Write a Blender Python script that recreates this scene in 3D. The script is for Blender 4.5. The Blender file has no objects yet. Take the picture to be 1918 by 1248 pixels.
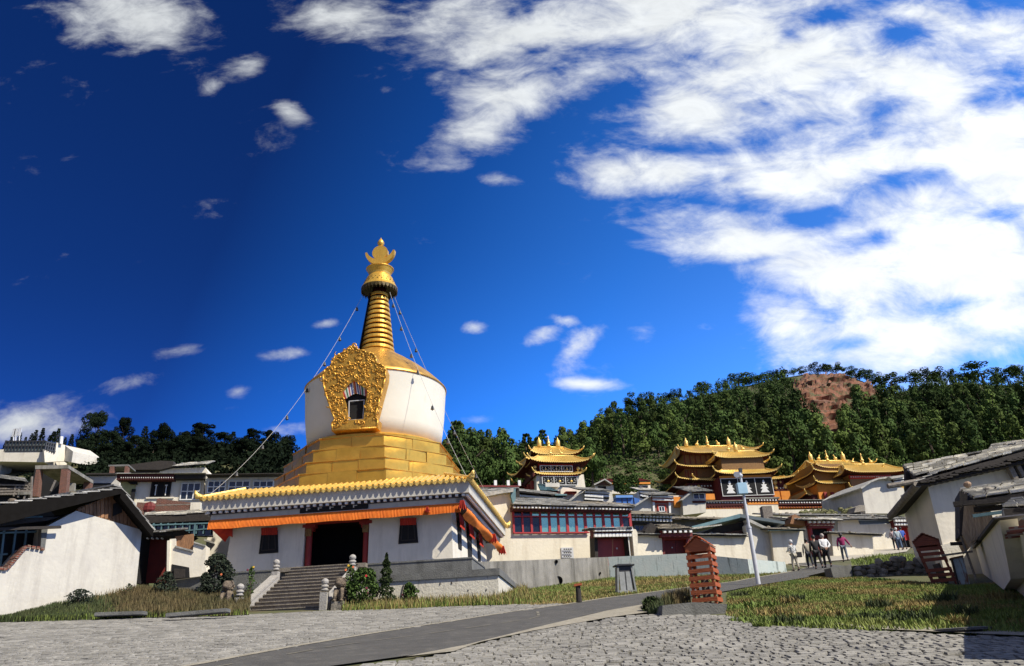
import bpy, bmesh, math, random
import numpy as np
from mathutils import Vector, Matrix, noise as mnoise

# ------------------------------------------------------------------ camera, world, sun, exposure
SC = bpy.context.scene
COL = SC.collection
R_ = math.radians
FOC, TH, RO = 1431.1, R_(23.94), R_(2.78)          # focal length in photo pixels, pitch, roll
Fv = Vector((0, math.cos(TH), math.sin(TH)))
R0 = Vector((1, 0, 0)); U0 = Vector((0, -math.sin(TH), math.cos(TH)))
Uv = U0 * math.cos(RO) + R0 * math.sin(RO)
Rv = R0 * math.cos(RO) - U0 * math.sin(RO)
cd = bpy.data.cameras.new('camera'); cam = bpy.data.objects.new('camera', cd); COL.objects.link(cam)
cd.sensor_fit = 'HORIZONTAL'; cd.sensor_width = 36.0; cd.lens = 36.0 * FOC / 1918.0
cd.clip_start = 0.1; cd.clip_end = 5000
cam.matrix_world = Matrix((Rv, Uv, -Fv)).transposed().to_4x4()
SC.camera = cam
SC.view_settings.view_transform = 'Standard'; SC.view_settings.look = 'None'
SC.view_settings.exposure = 0.38; SC.view_settings.gamma = 1.0

YAW = R_(-5.91)                                     # the temple's turn
TU = Vector((math.cos(YAW), math.sin(YAW), 0)); TV = Vector((-math.sin(YAW), math.cos(YAW), 0))
BETA, SEL = R_(62), R_(47)
sunh = TU * math.sin(BETA) - TV * math.cos(BETA)    # horizontal direction towards the sun
SUNV = (sunh * math.cos(SEL) + Vector((0, 0, math.sin(SEL)))).normalized()
sd = bpy.data.lights.new('sun', 'SUN'); sd.energy = 4.9; sd.angle = R_(0.5); sd.color = (1.0, 0.93, 0.81)
sun = bpy.data.objects.new('sun', sd); COL.objects.link(sun)
sun.rotation_euler = SUNV.to_track_quat('Z', 'Y').to_euler()

def ray(px, py): return Fv + Rv * ((px - 959) / FOC) + Uv * ((624 - py) / FOC)
def at(px, py, y):
    d = ray(px, py); return d * (y / d.y)

# world: Nishita sky deepened as through the thin mountain air, and broken clouds laid out by direction
W = bpy.data.worlds.new('World'); SC.world = W; W.use_nodes = True
wt = W.node_tree; wt.nodes.clear(); WN, WL = wt.nodes, wt.links
def wn(t, **k):
    n = WN.new(t)
    for a, b in k.items(): setattr(n, a, b)
    return n
def wm(op, a, b=None, c=None, clamp=False):
    n = wn('ShaderNodeMath', operation=op, use_clamp=clamp)
    for i, q in enumerate((a, b, c)):
        if q is None: continue
        if isinstance(q, (int, float)): n.inputs[i].default_value = q
        else: WL.new(q, n.inputs[i])
    return n.outputs[0]
sky = wn('ShaderNodeTexSky', sky_type='NISHITA', sun_disc=False)
sky.sun_elevation = SEL; sky.sun_rotation = math.atan2(SUNV.x, SUNV.y); sky.altitude = 3300; sky.air_density = 1.0; sky.dust_density = 0.2; sky.ozone_density = 3.0
tc = wn('ShaderNodeTexCoord'); sx = wn('ShaderNodeSeparateXYZ'); WL.new(tc.outputs['Generated'], sx.inputs[0])
yy = wm('MAXIMUM', sx.outputs[1], 0.05)
A_ = wm('DIVIDE', sx.outputs[0], yy); E_ = wm('DIVIDE', sx.outputs[2], yy)
front = wm('GREATER_THAN', sx.outputs[1], 0.06)
cmb = wn('ShaderNodeCombineXYZ'); WL.new(A_, cmb.inputs[0]); WL.new(E_, cmb.inputs[1])
# clouds: (px, py, rx, ry, rot degrees, weight) in photo pixels turned into directions
BL = [(1250,40,480,150,0,1.0),(1500,120,360,190,10,1.0),(900,60,220,90,20,.9),(660,30,170,60,12,.85),
      (880,240,140,70,-38,.9),(960,170,150,90,-20,.85),(1300,215,190,90,0,.9),(1220,320,200,60,5,.85),(1130,350,90,35,10,.5),
      (1700,200,330,220,0,1.0),(1500,330,300,90,0,.9),(1420,450,240,60,4,.9),(1600,520,260,110,12,1.0),
      (1780,480,300,260,0,1.1),(1700,640,330,80,0,1.1),(1880,300,200,240,0,1.1),(1900,80,200,90,20,.85),(1750,40,160,60,10,.8),(1350,420,230,60,10,.7),(1560,250,200,80,-20,.8),(1000,60,240,70,5,.9),(1480,600,150,90,15,.85),
      (240,30,190,75,20,.95),(320,80,70,40,20,.5),(465,125,60,30,-10,.62),(545,210,50,20,35,.6),(395,165,30,40,0,.3),(380,65,40,25,30,.4),
      (930,338,70,20,10,.66),(745,275,50,40,0,.4),(722,170,30,12,0,.5),
      (1095,640,75,28,-45,.66),(1210,625,65,38,10,.62),(1010,630,38,22,-20,.6),(1060,600,40,12,10,.5),(1300,615,90,24,-5,.62),(1100,720,70,14,5,.6),
      (340,660,70,20,-5,.58),(530,662,90,16,5,.55),(240,720,80,24,-8,.5),(440,735,30,14,0,.42),(40,800,150,60,-5,.75),(560,800,80,20,0,.4),
      (890,615,28,16,0,.5),(900,785,60,14,0,.42),(610,606,30,10,0,.4)]
HL = [(1480,60,30,20),(1180,180,70,60),(1640,240,90,45),(1690,60,60,30),(1150,100,120,30),(1670,190,70,30),(1560,160,60,25),(1720,330,90,22),(1850,190,70,30),(1500,415,90,20),(1790,570,80,18),(1600,640,70,16),(1880,400,60,18),(1640,450,80,18),(1330,540,70,50),(1290,590,60,40),(1540,30,60,25)]
def blob(px, py, rx, ry, rot, w):
    d = ray(px, py); a, e = d.x / d.y, d.z / d.y
    d1 = ray(px + 10, py); sa = abs(d1.x / d1.y - a) / 10
    d2 = ray(px, py + 10); se = abs(d2.z / d2.y - e) / 10
    mp = wn('ShaderNodeMapping', vector_type='TEXTURE')
    mp.inputs['Location'].default_value = (a, e, 0); mp.inputs['Rotation'].default_value = (0, 0, -R_(rot))
    mp.inputs['Scale'].default_value = (rx * sa, ry * se, 1)
    WL.new(cmb.outputs[0], mp.inputs[0])
    ln = wn('ShaderNodeVectorMath', operation='LENGTH'); WL.new(mp.outputs[0], ln.inputs[0])
    mr = wn('ShaderNodeMapRange', interpolation_type='SMOOTHSTEP')
    mr.inputs['From Min'].default_value = 0.0; mr.inputs['From Max'].default_value = 1.45
    mr.inputs['To Min'].default_value = w; mr.inputs['To Max'].default_value = 0
    WL.new(ln.outputs['Value'], mr.inputs['Value'])
    return mr.outputs[0]
mask = None
for b in BL:
    o = blob(*b); mask = o if mask is None else wm('MAXIMUM', mask, o)
for b in HL:
    mask = wm('SUBTRACT', mask, blob(*b, -12, .40))
# soft billows: fbm noise on the direction, and the same stretched
def nz(scale, det, rough, sxyz=(1, 1, 1), dist=0.0, off=0.0):
    mp = wn('ShaderNodeMapping'); mp.inputs['Scale'].default_value = sxyz; mp.inputs['Location'].default_value = (off, off * .7, 0)
    WL.new(cmb.outputs[0], mp.inputs[0])
    n = wn('ShaderNodeTexNoise', noise_dimensions='3D'); n.inputs['Scale'].default_value = scale; n.inputs['Detail'].default_value = det
    n.inputs['Roughness'].default_value = rough; n.inputs['Distortion'].default_value = dist
    WL.new(mp.outputs[0], n.inputs['Vector']); mp.inputs['Rotation'].default_value = (0, 0, R_(-16)); return n.outputs[0]
n1 = nz(5.0, 10, .62, (1, 1.9, 1), .45); n2 = nz(13, 9, .62, (1, 1.6, 1), .6, 3.1); n3 = nz(42, 6, .65, (1, 1.3, 1), .3, 7.7)
nn = wm('ADD', wm('ADD', wm('MULTIPLY', wm('SUBTRACT', n1, .5), 1.9), wm('MULTIPLY', wm('SUBTRACT', n2, .5), .95)), wm('MULTIPLY', wm('SUBTRACT', n3, .5), .22))
back = wm('MULTIPLY', wm('SUBTRACT', 1.0, front), .55)
dens = wm('ADD', wm('ADD', wm('MULTIPLY', wm('MULTIPLY', mask, 1.18), front), back), nn)
cl = wn('ShaderNodeMapRange', interpolation_type='SMOOTHSTEP'); cl.inputs['From Min'].default_value = .24; cl.inputs['From Max'].default_value = 1.22
WL.new(dens, cl.inputs['Value'])
cov = cl.outputs[0]
# clear sky: deep away from the sun, brighter towards it
ax = Vector((0.80, 0.55, -0.22)).normalized()
dp = wn('ShaderNodeVectorMath', operation='DOT_PRODUCT'); WL.new(tc.outputs['Generated'], dp.inputs[0]); dp.inputs[1].default_value = ax
rp = wn('ShaderNodeValToRGB'); cr = rp.color_ramp
cr.elements[0].position = 0.05; cr.elements[0].color = (.006, .036, .165, 1)
cr.elements[1].position = 1.0; cr.elements[1].color = (.18, .40, .85, 1)
for p_, c_ in ((.28, (.012, .100, .38, 1)), (.50, (.034, .195, .62, 1)), (.68, (.070, .26, .72, 1)), (.85, (.13, .35, .84, 1))):
    e_ = cr.elements.new(p_); e_.color = c_
WL.new(dp.outputs['Value'], rp.inputs[0])
low = wn('ShaderNodeMapRange', interpolation_type='SMOOTHSTEP'); low.inputs['From Min'].default_value = .15; low.inputs['From Max'].default_value = .62; low.inputs['To Min'].default_value = 1.38; low.inputs['To Max'].default_value = 1.0; WL.new(E_, low.inputs['Value'])
tint = wn('ShaderNodeMixRGB', blend_type='MULTIPLY'); tint.inputs[0].default_value = 1
hs = wn('ShaderNodeHueSaturation'); hs.inputs['Saturation'].default_value = .35; hs.inputs['Value'].default_value = 3.4
WL.new(wm('MULTIPLY', low.outputs[0], 3.4), hs.inputs['Value']); WL.new(sky.outputs[0], hs.inputs['Color']); WL.new(hs.outputs[0], tint.inputs[1]); WL.new(rp.outputs[0], tint.inputs[2])
# cloud brightness follows the same direction (hazy thin cloud is dimmer)
cb = wn('ShaderNodeMapRange'); cb.inputs['From Min'].default_value = .1; cb.inputs['From Max'].default_value = .75; cb.inputs['To Min'].default_value = 5.4; cb.inputs['To Max'].default_value = 8.2
WL.new(dp.outputs['Value'], cb.inputs['Value'])
det = wm('ADD', .80, wm('MULTIPLY', n2, .50))
cbv = wm('MULTIPLY', cb.outputs[0], det)
cc = wn('ShaderNodeMixRGB', blend_type='MULTIPLY'); cc.inputs[0].default_value = 1; cc.inputs[1].default_value = (.93, .97, 1, 1); WL.new(cbv, cc.inputs[2])
mx = wn('ShaderNodeMixRGB'); WL.new(cov, mx.inputs[0]); WL.new(tint.outputs[0], mx.inputs[1]); WL.new(cc.outputs[0], mx.inputs[2])
bg = wn('ShaderNodeBackground'); bg.inputs[1].default_value = .10
WL.new(mx.outputs[0], bg.inputs[0]); wo = wn('ShaderNodeOutputWorld'); WL.new(bg.outputs[0], wo.inputs[0])

# ------------------------------------------------------------------ materials
MATS = {}
def mat(name, c1, c2=None, scale=3.0, rough=.85, metal=0.0, bump=0.0, bscale=20.0, stretch=(1, 1, 1), island=0.0, dirt=None, dscale=1.2, dlo=.5, dhi=.72, extra=None, spec=None):
    if name in MATS: return MATS[name]
    m = bpy.data.materials.new(name); m.use_nodes = True; t = m.node_tree; N, L = t.nodes, t.links
    b = N['Principled BSDF']; b.inputs['Roughness'].default_value = rough; b.inputs['Metallic'].default_value = metal
    if spec is not None: b.inputs['Specular IOR Level'].default_value = spec
    co = N.new('ShaderNodeTexCoord'); mp = N.new('ShaderNodeMapping'); mp.inputs['Scale'].default_value = stretch
    L.new(co.outputs['Object'], mp.inputs[0])
    c2 = c2 or tuple(x * .75 for x in c1)
    nz_ = N.new('ShaderNodeTexNoise'); nz_.inputs['Scale'].default_value = scale; nz_.inputs['Detail'].default_value = 6; nz_.inputs['Roughness'].default_value = .65
    L.new(mp.outputs[0], nz_.inputs['Vector'])
    mr = N.new('ShaderNodeMapRange'); mr.inputs['From Min'].default_value = .35; mr.inputs['From Max'].default_value = .65
    L.new(nz_.outputs[0], mr.inputs['Value'])
    mix = N.new('ShaderNodeMixRGB'); mix.inputs[1].default_value = (*c1, 1); mix.inputs[2].default_value = (*c2, 1); L.new(mr.outputs[0], mix.inputs[0])
    out = mix.outputs[0]
    if island:
        g = N.new('ShaderNodeNewGeometry'); mi = N.new('ShaderNodeMapRange'); mi.inputs['To Min'].default_value = 1 - island; mi.inputs['To Max'].default_value = 1 + island
        L.new(g.outputs['Random Per Island'], mi.inputs['Value'])
        mm = N.new('ShaderNodeMixRGB'); mm.blend_type = 'MULTIPLY'; mm.inputs[0].default_value = 1; L.new(out, mm.inputs[1]); L.new(mi.outputs[0], mm.inputs[2]); out = mm.outputs[0]
    if dirt:
        n2_ = N.new('ShaderNodeTexNoise'); n2_.inputs['Scale'].default_value = dscale; n2_.inputs['Detail'].default_value = 8; n2_.inputs['Roughness'].default_value = .7
        mp2 = N.new('ShaderNodeMapping'); mp2.inputs['Scale'].default_value = (2.2, 2.2, .28); L.new(co.outputs['Object'], mp2.inputs[0]); L.new(mp2.outputs[0], n2_.inputs['Vector'])
        m2 = N.new('ShaderNodeMapRange'); m2.inputs['From Min'].default_value = dlo; m2.inputs['From Max'].default_value = dhi; L.new(n2_.outputs[0], m2.inputs['Value'])
        mm = N.new('ShaderNodeMixRGB'); mm.inputs[2].default_value = (*dirt, 1); L.new(out, mm.inputs[1]); L.new(m2.outputs[0], mm.inputs[0]); out = mm.outputs[0]
    L.new(out, b.inputs['Base Color'])
    if bump:
        n3 = N.new('ShaderNodeTexNoise'); n3.inputs['Scale'].default_value = bscale; n3.inputs['Detail'].default_value = 5; L.new(mp.outputs[0], n3.inputs['Vector'])
        bp = N.new('ShaderNodeBump'); bp.inputs['Strength'].default_value = bump; bp.inputs['Distance'].default_value = .05; L.new(n3.outputs[0], bp.inputs['Height']); L.new(bp.outputs[0], b.inputs['Normal'])
    if extra: extra(m, t, b, out)
    MATS[name] = m; return m
def tree_extra(m, t, b, out):
    N, L = t.nodes, t.links; oi = N.new('ShaderNodeObjectInfo'); mr = N.new('ShaderNodeMapRange'); mr.inputs['To Min'].default_value = .48; mr.inputs['To Max'].default_value = 1.5; L.new(oi.outputs['Random'], mr.inputs['Value'])
    mm = N.new('ShaderNodeMixRGB'); mm.blend_type = 'MULTIPLY'; mm.inputs[0].default_value = 1; L.new(out, mm.inputs[1]); L.new(mr.outputs[0], mm.inputs[2]); L.new(mm.outputs[0], b.inputs['Base Color'])
def brick_extra(bw, bh, mortar, msize=.02, axis='xz', bumpd=.02):
    def f(m, t, b, out):
        N, L = t.nodes, t.links
        co = N.new('ShaderNodeTexCoord'); sp = N.new('ShaderNodeSeparateXYZ'); L.new(co.outputs['Object'], sp.inputs[0])
        ad = N.new('ShaderNodeMath'); ad.operation = 'ADD'; L.new(sp.outputs[0], ad.inputs[0]); L.new(sp.outputs[1], ad.inputs[1])
        cm = N.new('ShaderNodeCombineXYZ'); L.new(ad.outputs[0], cm.inputs[0]); L.new(sp.outputs[2], cm.inputs[1])
        br = N.new('ShaderNodeTexBrick'); br.inputs['Scale'].default_value = 1; br.inputs['Brick Width'].default_value = bw; br.inputs['Row Height'].default_value = bh
        br.inputs['Mortar Size'].default_value = msize; br.inputs['Mortar'].default_value = (*mortar, 1); br.inputs['Color2'].default_value = (.6, .6, .6, 1); br.inputs['Color1'].default_value = (1, 1, 1, 1)
        L.new(cm.outputs[0], br.inputs['Vector'])
        mx_ = N.new('ShaderNodeMixRGB'); mx_.blend_type = 'MULTIPLY'; mx_.inputs[0].default_value = 1; L.new(out, mx_.inputs[1]); L.new(br.outputs['Color'], mx_.inputs[2])
        m3 = N.new('ShaderNodeMixRGB'); L.new(br.outputs['Fac'], m3.inputs[0]); L.new(mx_.outputs[0], m3.inputs[1]); m3.inputs[2].default_value = (*mortar, 1)
        L.new(m3.outputs[0], b.inputs['Base Color'])
        bp = N.new('ShaderNodeBump'); bp.invert = True; bp.inputs['Distance'].default_value = bumpd; L.new(br.outputs['Fac'], bp.inputs['Height']); L.new(bp.outputs[0], b.inputs['Normal'])
    return f
WHITE = mat('whitewash', (.75, .69, .56), (.67, .62, .50), 1.4, .9, bump=.25, bscale=6, dirt=(.47, .42, .33), dscale=.9, dlo=.49, dhi=.80)
WHITE_C = mat('cream_wash', (.78, .72, .57), (.72, .66, .52), 1.1, .9, bump=.25, bscale=7, dirt=(.52, .45, .33), dscale=.9, dlo=.49, dhi=.80)
WHITE_G = mat('grey_wash', (.60, .57, .48), (.52, .49, .42), 1.2, .9, bump=.25, bscale=6, dirt=(.36, .33, .28), dscale=.9, dlo=.49, dhi=.80)
PEEL = mat('peeling_wash', (.66, .62, .50), (.58, .54, .44), 3, .95, bump=.4, bscale=14, dirt=(.24, .21, .16), dscale=3.2, dlo=.58, dhi=.68)
CONC = mat('concrete', (.29, .275, .235), (.21, .20, .17), 2, .9, bump=.4, bscale=25, dirt=(.09, .085, .07), dscale=.8, dlo=.44, dhi=.66)
CONC_D = mat('dark_concrete', (.165, .165, .15), (.12, .12, .11), 2.5, .9, bump=.4, bscale=25, dirt=(.07, .07, .062), dscale=1.5, dlo=.5, dhi=.75)
TEAL = mat('pale_teal_paint', (.50, .58, .55), (.56, .61, .57), 2, .8, bump=.2, bscale=12, dirt=(.22, .26, .24), dscale=2.6, dlo=.54, dhi=.64)
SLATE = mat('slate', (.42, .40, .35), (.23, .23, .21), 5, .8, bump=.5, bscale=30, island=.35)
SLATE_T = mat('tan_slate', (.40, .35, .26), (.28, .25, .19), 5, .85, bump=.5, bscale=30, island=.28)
SLATE_L = mat('lit_slate', (.70, .67, .57), (.42, .40, .34), 5, .8, bump=.5, bscale=30, island=.5)  # paler copy of slate: sunlit brightness put into its base colour
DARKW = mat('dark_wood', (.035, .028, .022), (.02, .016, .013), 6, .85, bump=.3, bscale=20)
WOOD = mat('weathered_boards', (.36, .18, .08), (.16, .08, .04), 9, .85, bump=.6, bscale=14, stretch=(6, 6, .4), island=.3)
WOODG = mat('grey_boards', (.50, .37, .23), (.28, .20, .13), 9, .85, bump=.6, bscale=14, stretch=(6, 6, .4), island=.2)
LOG = mat('grey_log', (.25, .22, .18), (.13, .11, .09), 9, .85, bump=.5, bscale=12, stretch=(1, 1, 1))
RED = mat('red_paint', (.30, .022, .015), (.22, .017, .012), 3, .65, bump=.1)
DRED = mat('dark_red_paint', (.17, .016, .012), (.11, .012, .010), 3, .7, bump=.1)
REDM = mat('red_metal_door', (.36, .045, .032), (.28, .038, .028), 2.5, .5, bump=.08, bscale=3)
BRICK = mat('red_brick', (.24, .065, .035), (.15, .04, .025), 6, .9, bump=.3, extra=brick_extra(.24, .07, (.22, .17, .13), .012))
BLACK = mat('black_recess', (.008, .008, .008), (.005, .005, .005), 3, .9)
GLASS = mat('dark_glass', (.012, .02, .03), (.01, .016, .024), 2, .06, spec=.9)
def _gx(m, t, b, o): b.inputs['Metallic'].default_value = .82
BGLASS = mat('blue_mirror_glass', (.55, 1.0, .66), (.46, .90, .60), 1, .07, extra=_gx)
GOLDM = mat('gold_sheet', (.86, .48, .065), (.68, .36, .045), 1.3, .30, .72, bump=.45, bscale=2.2)
GOLDH = mat('hammered_gold', (.74, .40, .06), (.52, .27, .04), 5, .42, .6, bump=.5, bscale=16)
GOLDT = mat('gold_tiles', (.95, .68, .20), (.70, .44, .10), 8, .38, .45, bump=.5, bscale=22)
GOLDS = mat('gold_spire', (.90, .54, .09), (.72, .39, .06), 4, .36, .55, bump=.2, bscale=8, stretch=(1, 1, .15))
GOLDP = mat('gold_paint_panel', (.30, .17, .05), (.14, .065, .022), 14, .6, .3, bump=.6, bscale=25)
ORANGE = mat('orange_cloth', (.80, .21, .016), (.66, .15, .012), 3, .8)
ORED = mat('red_cloth', (.52, .035, .012), (.38, .022, .010), 3, .8)
OCHRE = mat('orange_wall_paint', (.74, .27, .03), (.62, .21, .025), 2, .8)
MAROON = mat('maroon_frieze', (.085, .014, .012), (.06, .010, .010), 3, .9, bump=.5, bscale=60)
PAINTW = mat('white_paint', (.78, .77, .72), (.70, .69, .64), 4, .6)
STONEW = mat('pale_carved_stone', (.40, .38, .34), (.30, .28, .25), 8, .85, bump=.4, bscale=30)
GRAN = mat('granite_steps', (.25, .22, .17), (.17, .145, .115), 6, .9, bump=.4, bscale=25, island=.15)
ROCK = mat('field_stone', (.28, .25, .20), (.17, .15, .12), 4, .92, bump=.8, bscale=10, island=.3)
ROCKM = mat('mossy_stone', (.17, .13, .095), (.08, .075, .05), 4, .95, bump=.8, bscale=10)
def asph(m, t, b, o): pass
ASPH = mat('asphalt', (.088, .084, .074), (.068, .065, .058), 1.2, .92, bump=.5, bscale=90, dirt=(.15, .14, .12), dscale=1.5, dlo=.5, dhi=.8)
KERB = mat('kerb_concrete', (.33, .30, .23), (.25, .225, .17), 3, .92, bump=.4, bscale=30, dirt=(.16, .14, .10), dscale=3)
COB = mat('cobble_stone', (.275, .262, .228), (.205, .195, .168), 1.2, .88, bump=.4, bscale=35, island=.24)
JOINT = mat('joint_soil', (.10, .09, .065), (.06, .055, .04), 9, .95)
SOIL = mat('meadow_soil', (.07, .085, .026), (.10, .085, .038), .9, .95, bump=.8, bscale=6)
PINEM = mat('pine_foliage', (.058, .095, .024), (.032, .056, .016), .35, .85, island=.3, extra=tree_extra, spec=.08)
PINEY = mat('pine_foliage_light', (.092, .130, .030), (.050, .078, .020), .35, .85, island=.3, extra=tree_extra, spec=.08)
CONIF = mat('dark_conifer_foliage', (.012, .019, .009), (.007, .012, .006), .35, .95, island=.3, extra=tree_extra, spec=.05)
BARK = mat('bark', (.11, .08, .055), (.06, .045, .03), 6, .95)
STEEL = mat('painted_steel', (.60, .61, .62), (.52, .53, .54), 5, .45)
DMETAL = mat('dark_metal', (.045, .045, .045), (.03, .03, .03), 6, .5)
SLATW = mat('orange_stained_timber', (.42, .105, .030), (.32, .075, .022), 8, .7, bump=.3, bscale=10, stretch=(.5, .5, 6))
SLATD = mat('faded_red_timber', (.24, .065, .035), (.15, .042, .025), 8, .85, bump=.4, bscale=10, stretch=(.5, .5, 6))
ROPE = mat('pale_wire', (.55, .53, .48), (.4, .4, .36), 5, .6)
TARPB = mat('blue_sheet_metal', (.055, .17, .50), (.04, .13, .40), 2, .45)
TARPG = mat('teal_sheet_metal', (.12, .22, .23), (.08, .15, .17), 2, .5)
YELW = mat('yellowed_wash', (.42, .40, .18), (.34, .32, .14), 2, .9)

# ------------------------------------------------------------------ mesh tools
ORG = {}
def tag(o, label=None, cat=None, group=None, kind=None):
    if label: o['label'] = label
    if cat: o['category'] = cat
    if group: o['group'] = group
    if kind: o['kind'] = kind
    return o
def empty(name, loc, label, cat, group=None):
    o = bpy.data.objects.new(name, None); COL.objects.link(o); o.location = loc; o.empty_display_size = .3
    ORG[o] = Vector(loc); return tag(o, label, cat, group)
class MB:
    def __init__(s): s.v = []; s.f = []
    def add(s, vs, fs):
        b = len(s.v); s.v += [tuple(q) for q in vs]; s.f += [tuple(i + b for i in f) for f in fs]
    def prism(s, pts, vec):
        n = len(pts); vec = Vector(vec); P = [Vector(p) for p in pts]
        s.add(P + [p + vec for p in P], [tuple(range(n)), tuple(range(2 * n - 1, n - 1, -1))] + [(i, i + n, (i + 1) % n + n, (i + 1) % n) for i in range(n)])
    def obox(s, P, a, b, c):
        P, a, b, c = map(Vector, (P, a, b, c)); s.prism([P, P + a, P + a + b, P + b], c)
    def cbox(s, C, sx, sy, sz, X=Vector((1, 0, 0)), Y=Vector((0, 1, 0)), Z=Vector((0, 0, 1))):
        C = Vector(C); s.obox(C - X * sx / 2 - Y * sy / 2 - Z * sz / 2, X * sx, Y * sy, Z * sz)
    def bar(s, a, b, w, h=None, up=Vector((0, 0, 1))):
        a, b = Vector(a), Vector(b); d = (b - a).normalized(); sd_ = d.cross(up)
        if sd_.length < 1e-4: sd_ = Vector((1, 0, 0))
        sd_.normalize(); u_ = sd_.cross(d); h = h or w
        s.obox(a - sd_ * w / 2 - u_ * h / 2, sd_ * w, u_ * h, b - a)
    def tube(s, path, r, n=8, cap=True):
        path = [Vector(p) for p in path]; b = len(s.v); m = len(path)
        rr = r if isinstance(r, (list, tuple)) else [r] * m
        for i, p in enumerate(path):
            d = (path[min(i + 1, m - 1)] - path[max(i - 1, 0)]).normalized()
            x = d.cross(Vector((0, 0, 1)));  x = x.normalized() if x.length > 1e-3 else Vector((1, 0, 0)); y = x.cross(d)
            for k in range(n):
                a = 2 * math.pi * k / n; s.v.append(tuple(p + x * math.cos(a) * rr[i] + y * math.sin(a) * rr[i]))
        for i in range(m - 1):
            for k in range(n): s.f.append((b + i * n + k, b + i * n + (k + 1) % n, b + (i + 1) * n + (k + 1) % n, b + (i + 1) * n + k))
        if cap: s.f.append(tuple(b + k for k in range(n - 1, -1, -1))); s.f.append(tuple(b + (m - 1) * n + k for k in range(n)))
    def lathe(s, prof, c, n=32, ph=0.0, sc=1.0):
        c = Vector(c); b = len(s.v); m = len(prof)
        for r, z in prof:
            for k in range(n):
                a = 2 * math.pi * (k + ph) / n; s.v.append((c.x + r * sc * math.cos(a), c.y + r * sc * math.sin(a), c.z + z))
        for i in range(m - 1):
            for k in range(n): s.f.append((b + i * n + k, b + i * n + (k + 1) % n, b + (i + 1) * n + (k + 1) % n, b + (i + 1) * n + k))
        s.f.append(tuple(b + k for k in range(n - 1, -1, -1))); s.f.append(tuple(b + (m - 1) * n + k for k in range(n)))
    def ball(s, c, r, n=10, sq=(1, 1, 1), jit=0.0, rnd=random):
        c = Vector(c); b = len(s.v); m = max(4, n // 2 + 1)
        for i in range(m + 1):
            th = math.pi * i / m
            for k in range(n):
                a = 2 * math.pi * k / n; q = 1 + rnd.uniform(-jit, jit)
                s.v.append((c.x + r * sq[0] * q * math.sin(th) * math.cos(a), c.y + r * sq[1] * q * math.sin(th) * math.sin(a), c.z + r * sq[2] * q * math.cos(th)))
        for i in range(m):
            for k in range(n): s.f.append((b + i * n + k, b + (i + 1) * n + k, b + (i + 1) * n + (k + 1) % n, b + i * n + (k + 1) % n))
    def build(s, name, m, parent=None, smooth=False, label=None, cat=None, group=None, kind=None, bevel=0):
        o_ = ORG.get(parent, Vector((0, 0, 0)))
        me = bpy.data.meshes.new(name); top = parent is None and kind is None
        base = Vector((0, 0, 0))
        if top and s.v:
            a = np.array(s.v); base = Vector((float(a[:, 0].mean()), float(a[:, 1].mean()), float(a[:, 2].min())))
        off = o_ + base
        me.from_pydata([(v[0] - off.x, v[1] - off.y, v[2] - off.z) for v in s.v], [], s.f)
        if len(s.f) < 60000:
            bm = bmesh.new(); bm.from_mesh(me); bmesh.ops.recalc_face_normals(bm, faces=bm.faces)
            if bevel: bmesh.ops.bevel(bm, geom=bm.edges[:], offset=bevel, segments=2, affect='EDGES', clamp_overlap=True)
            bm.to_mesh(me); bm.free()
        if smooth: me.polygons.foreach_set('use_smooth', [True] * len(me.polygons))
        me.materials.append(m); o = bpy.data.objects.new(name, me); COL.objects.link(o)
        if parent is not None: o.parent = parent
        o.location = base if top else (0, 0, 0)
        ORG[o] = off if not top else base
        return tag(o, label, cat, group, kind)
def onplane(px, py, P, n):
    d = ray(px, py); return d * (P.dot(n) / d.dot(n))
Z = Vector((0, 0, 1))
class Pl:                                           # an upright plane through a point of the photo at distance y, turned by phi
    def __init__(s, px, py, y, phi):
        s.P = at(px, py, y); s.d = Vector((math.cos(R_(phi)), math.sin(R_(phi)), 0)); s.n = Vector((-s.d.y, s.d.x, 0))
    def p(s, px, py, off=0.0): return onplane(px, py, s.P - s.n * off, s.n)
    def pts(s, L, off=0.0): return [s.p(a, b, off) for a, b in L]
    def wall(s, mb, L, depth, off=0.0): mb.prism(s.pts(L, off), s.n * depth)
    def box(s, mb, x0, y0, x1, y1, depth, off=0.0):  # level box from two opposite pixels
        a, b = s.p(x0, y1, off), s.p(x1, y0, off); w = (b - a).dot(s.d); h = b.z - a.z
        mb.obox(a, s.d * w, Z * h, s.n * depth)
def slates(mb, A, B, C, D, su=.45, sv=.35, th=.03, seed=1, miss=.03, gap=.018):
    rnd = random.Random(seed); A, B, C, D = map(Vector, (A, B, C, D))
    nv = max(1, round(((D - A).length + (C - B).length) / 2 / sv)); N_ = (B - A).cross(D - A).normalized()
    if N_.z < 0: N_ = -N_
    for j in range(nv):
        t0, t1 = j / nv, min(1.0, (j + 1.25) / nv)
        a0, b0, a1, b1 = A.lerp(D, t0), B.lerp(C, t0), A.lerp(D, t1), B.lerp(C, t1)
        x = -rnd.random() * .5 * su; Lw = (b0 - a0).length
        while x < Lw:
            w = su * rnd.uniform(.6, 1.5); s0 = max(0, x / Lw); s1 = min(1, (x + w - gap) / Lw); x += w
            if s1 <= s0 or rnd.random() < miss: continue
            o0 = N_ * (th * 1.6 + rnd.uniform(0, .02)); o1 = N_ * rnd.uniform(.0, .012); e0 = (a0 - a1).normalized() * rnd.uniform(-.05, .06)
            q = [a0.lerp(b0, s0) + o0 + e0, a0.lerp(b0, s1) + o0 + e0 + N_ * rnd.uniform(-.01, .012), a1.lerp(b1, s1) + o1, a1.lerp(b1, s0) + o1]
            mb.prism(q, -N_ * th * rnd.uniform(.7, 1.4))
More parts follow.
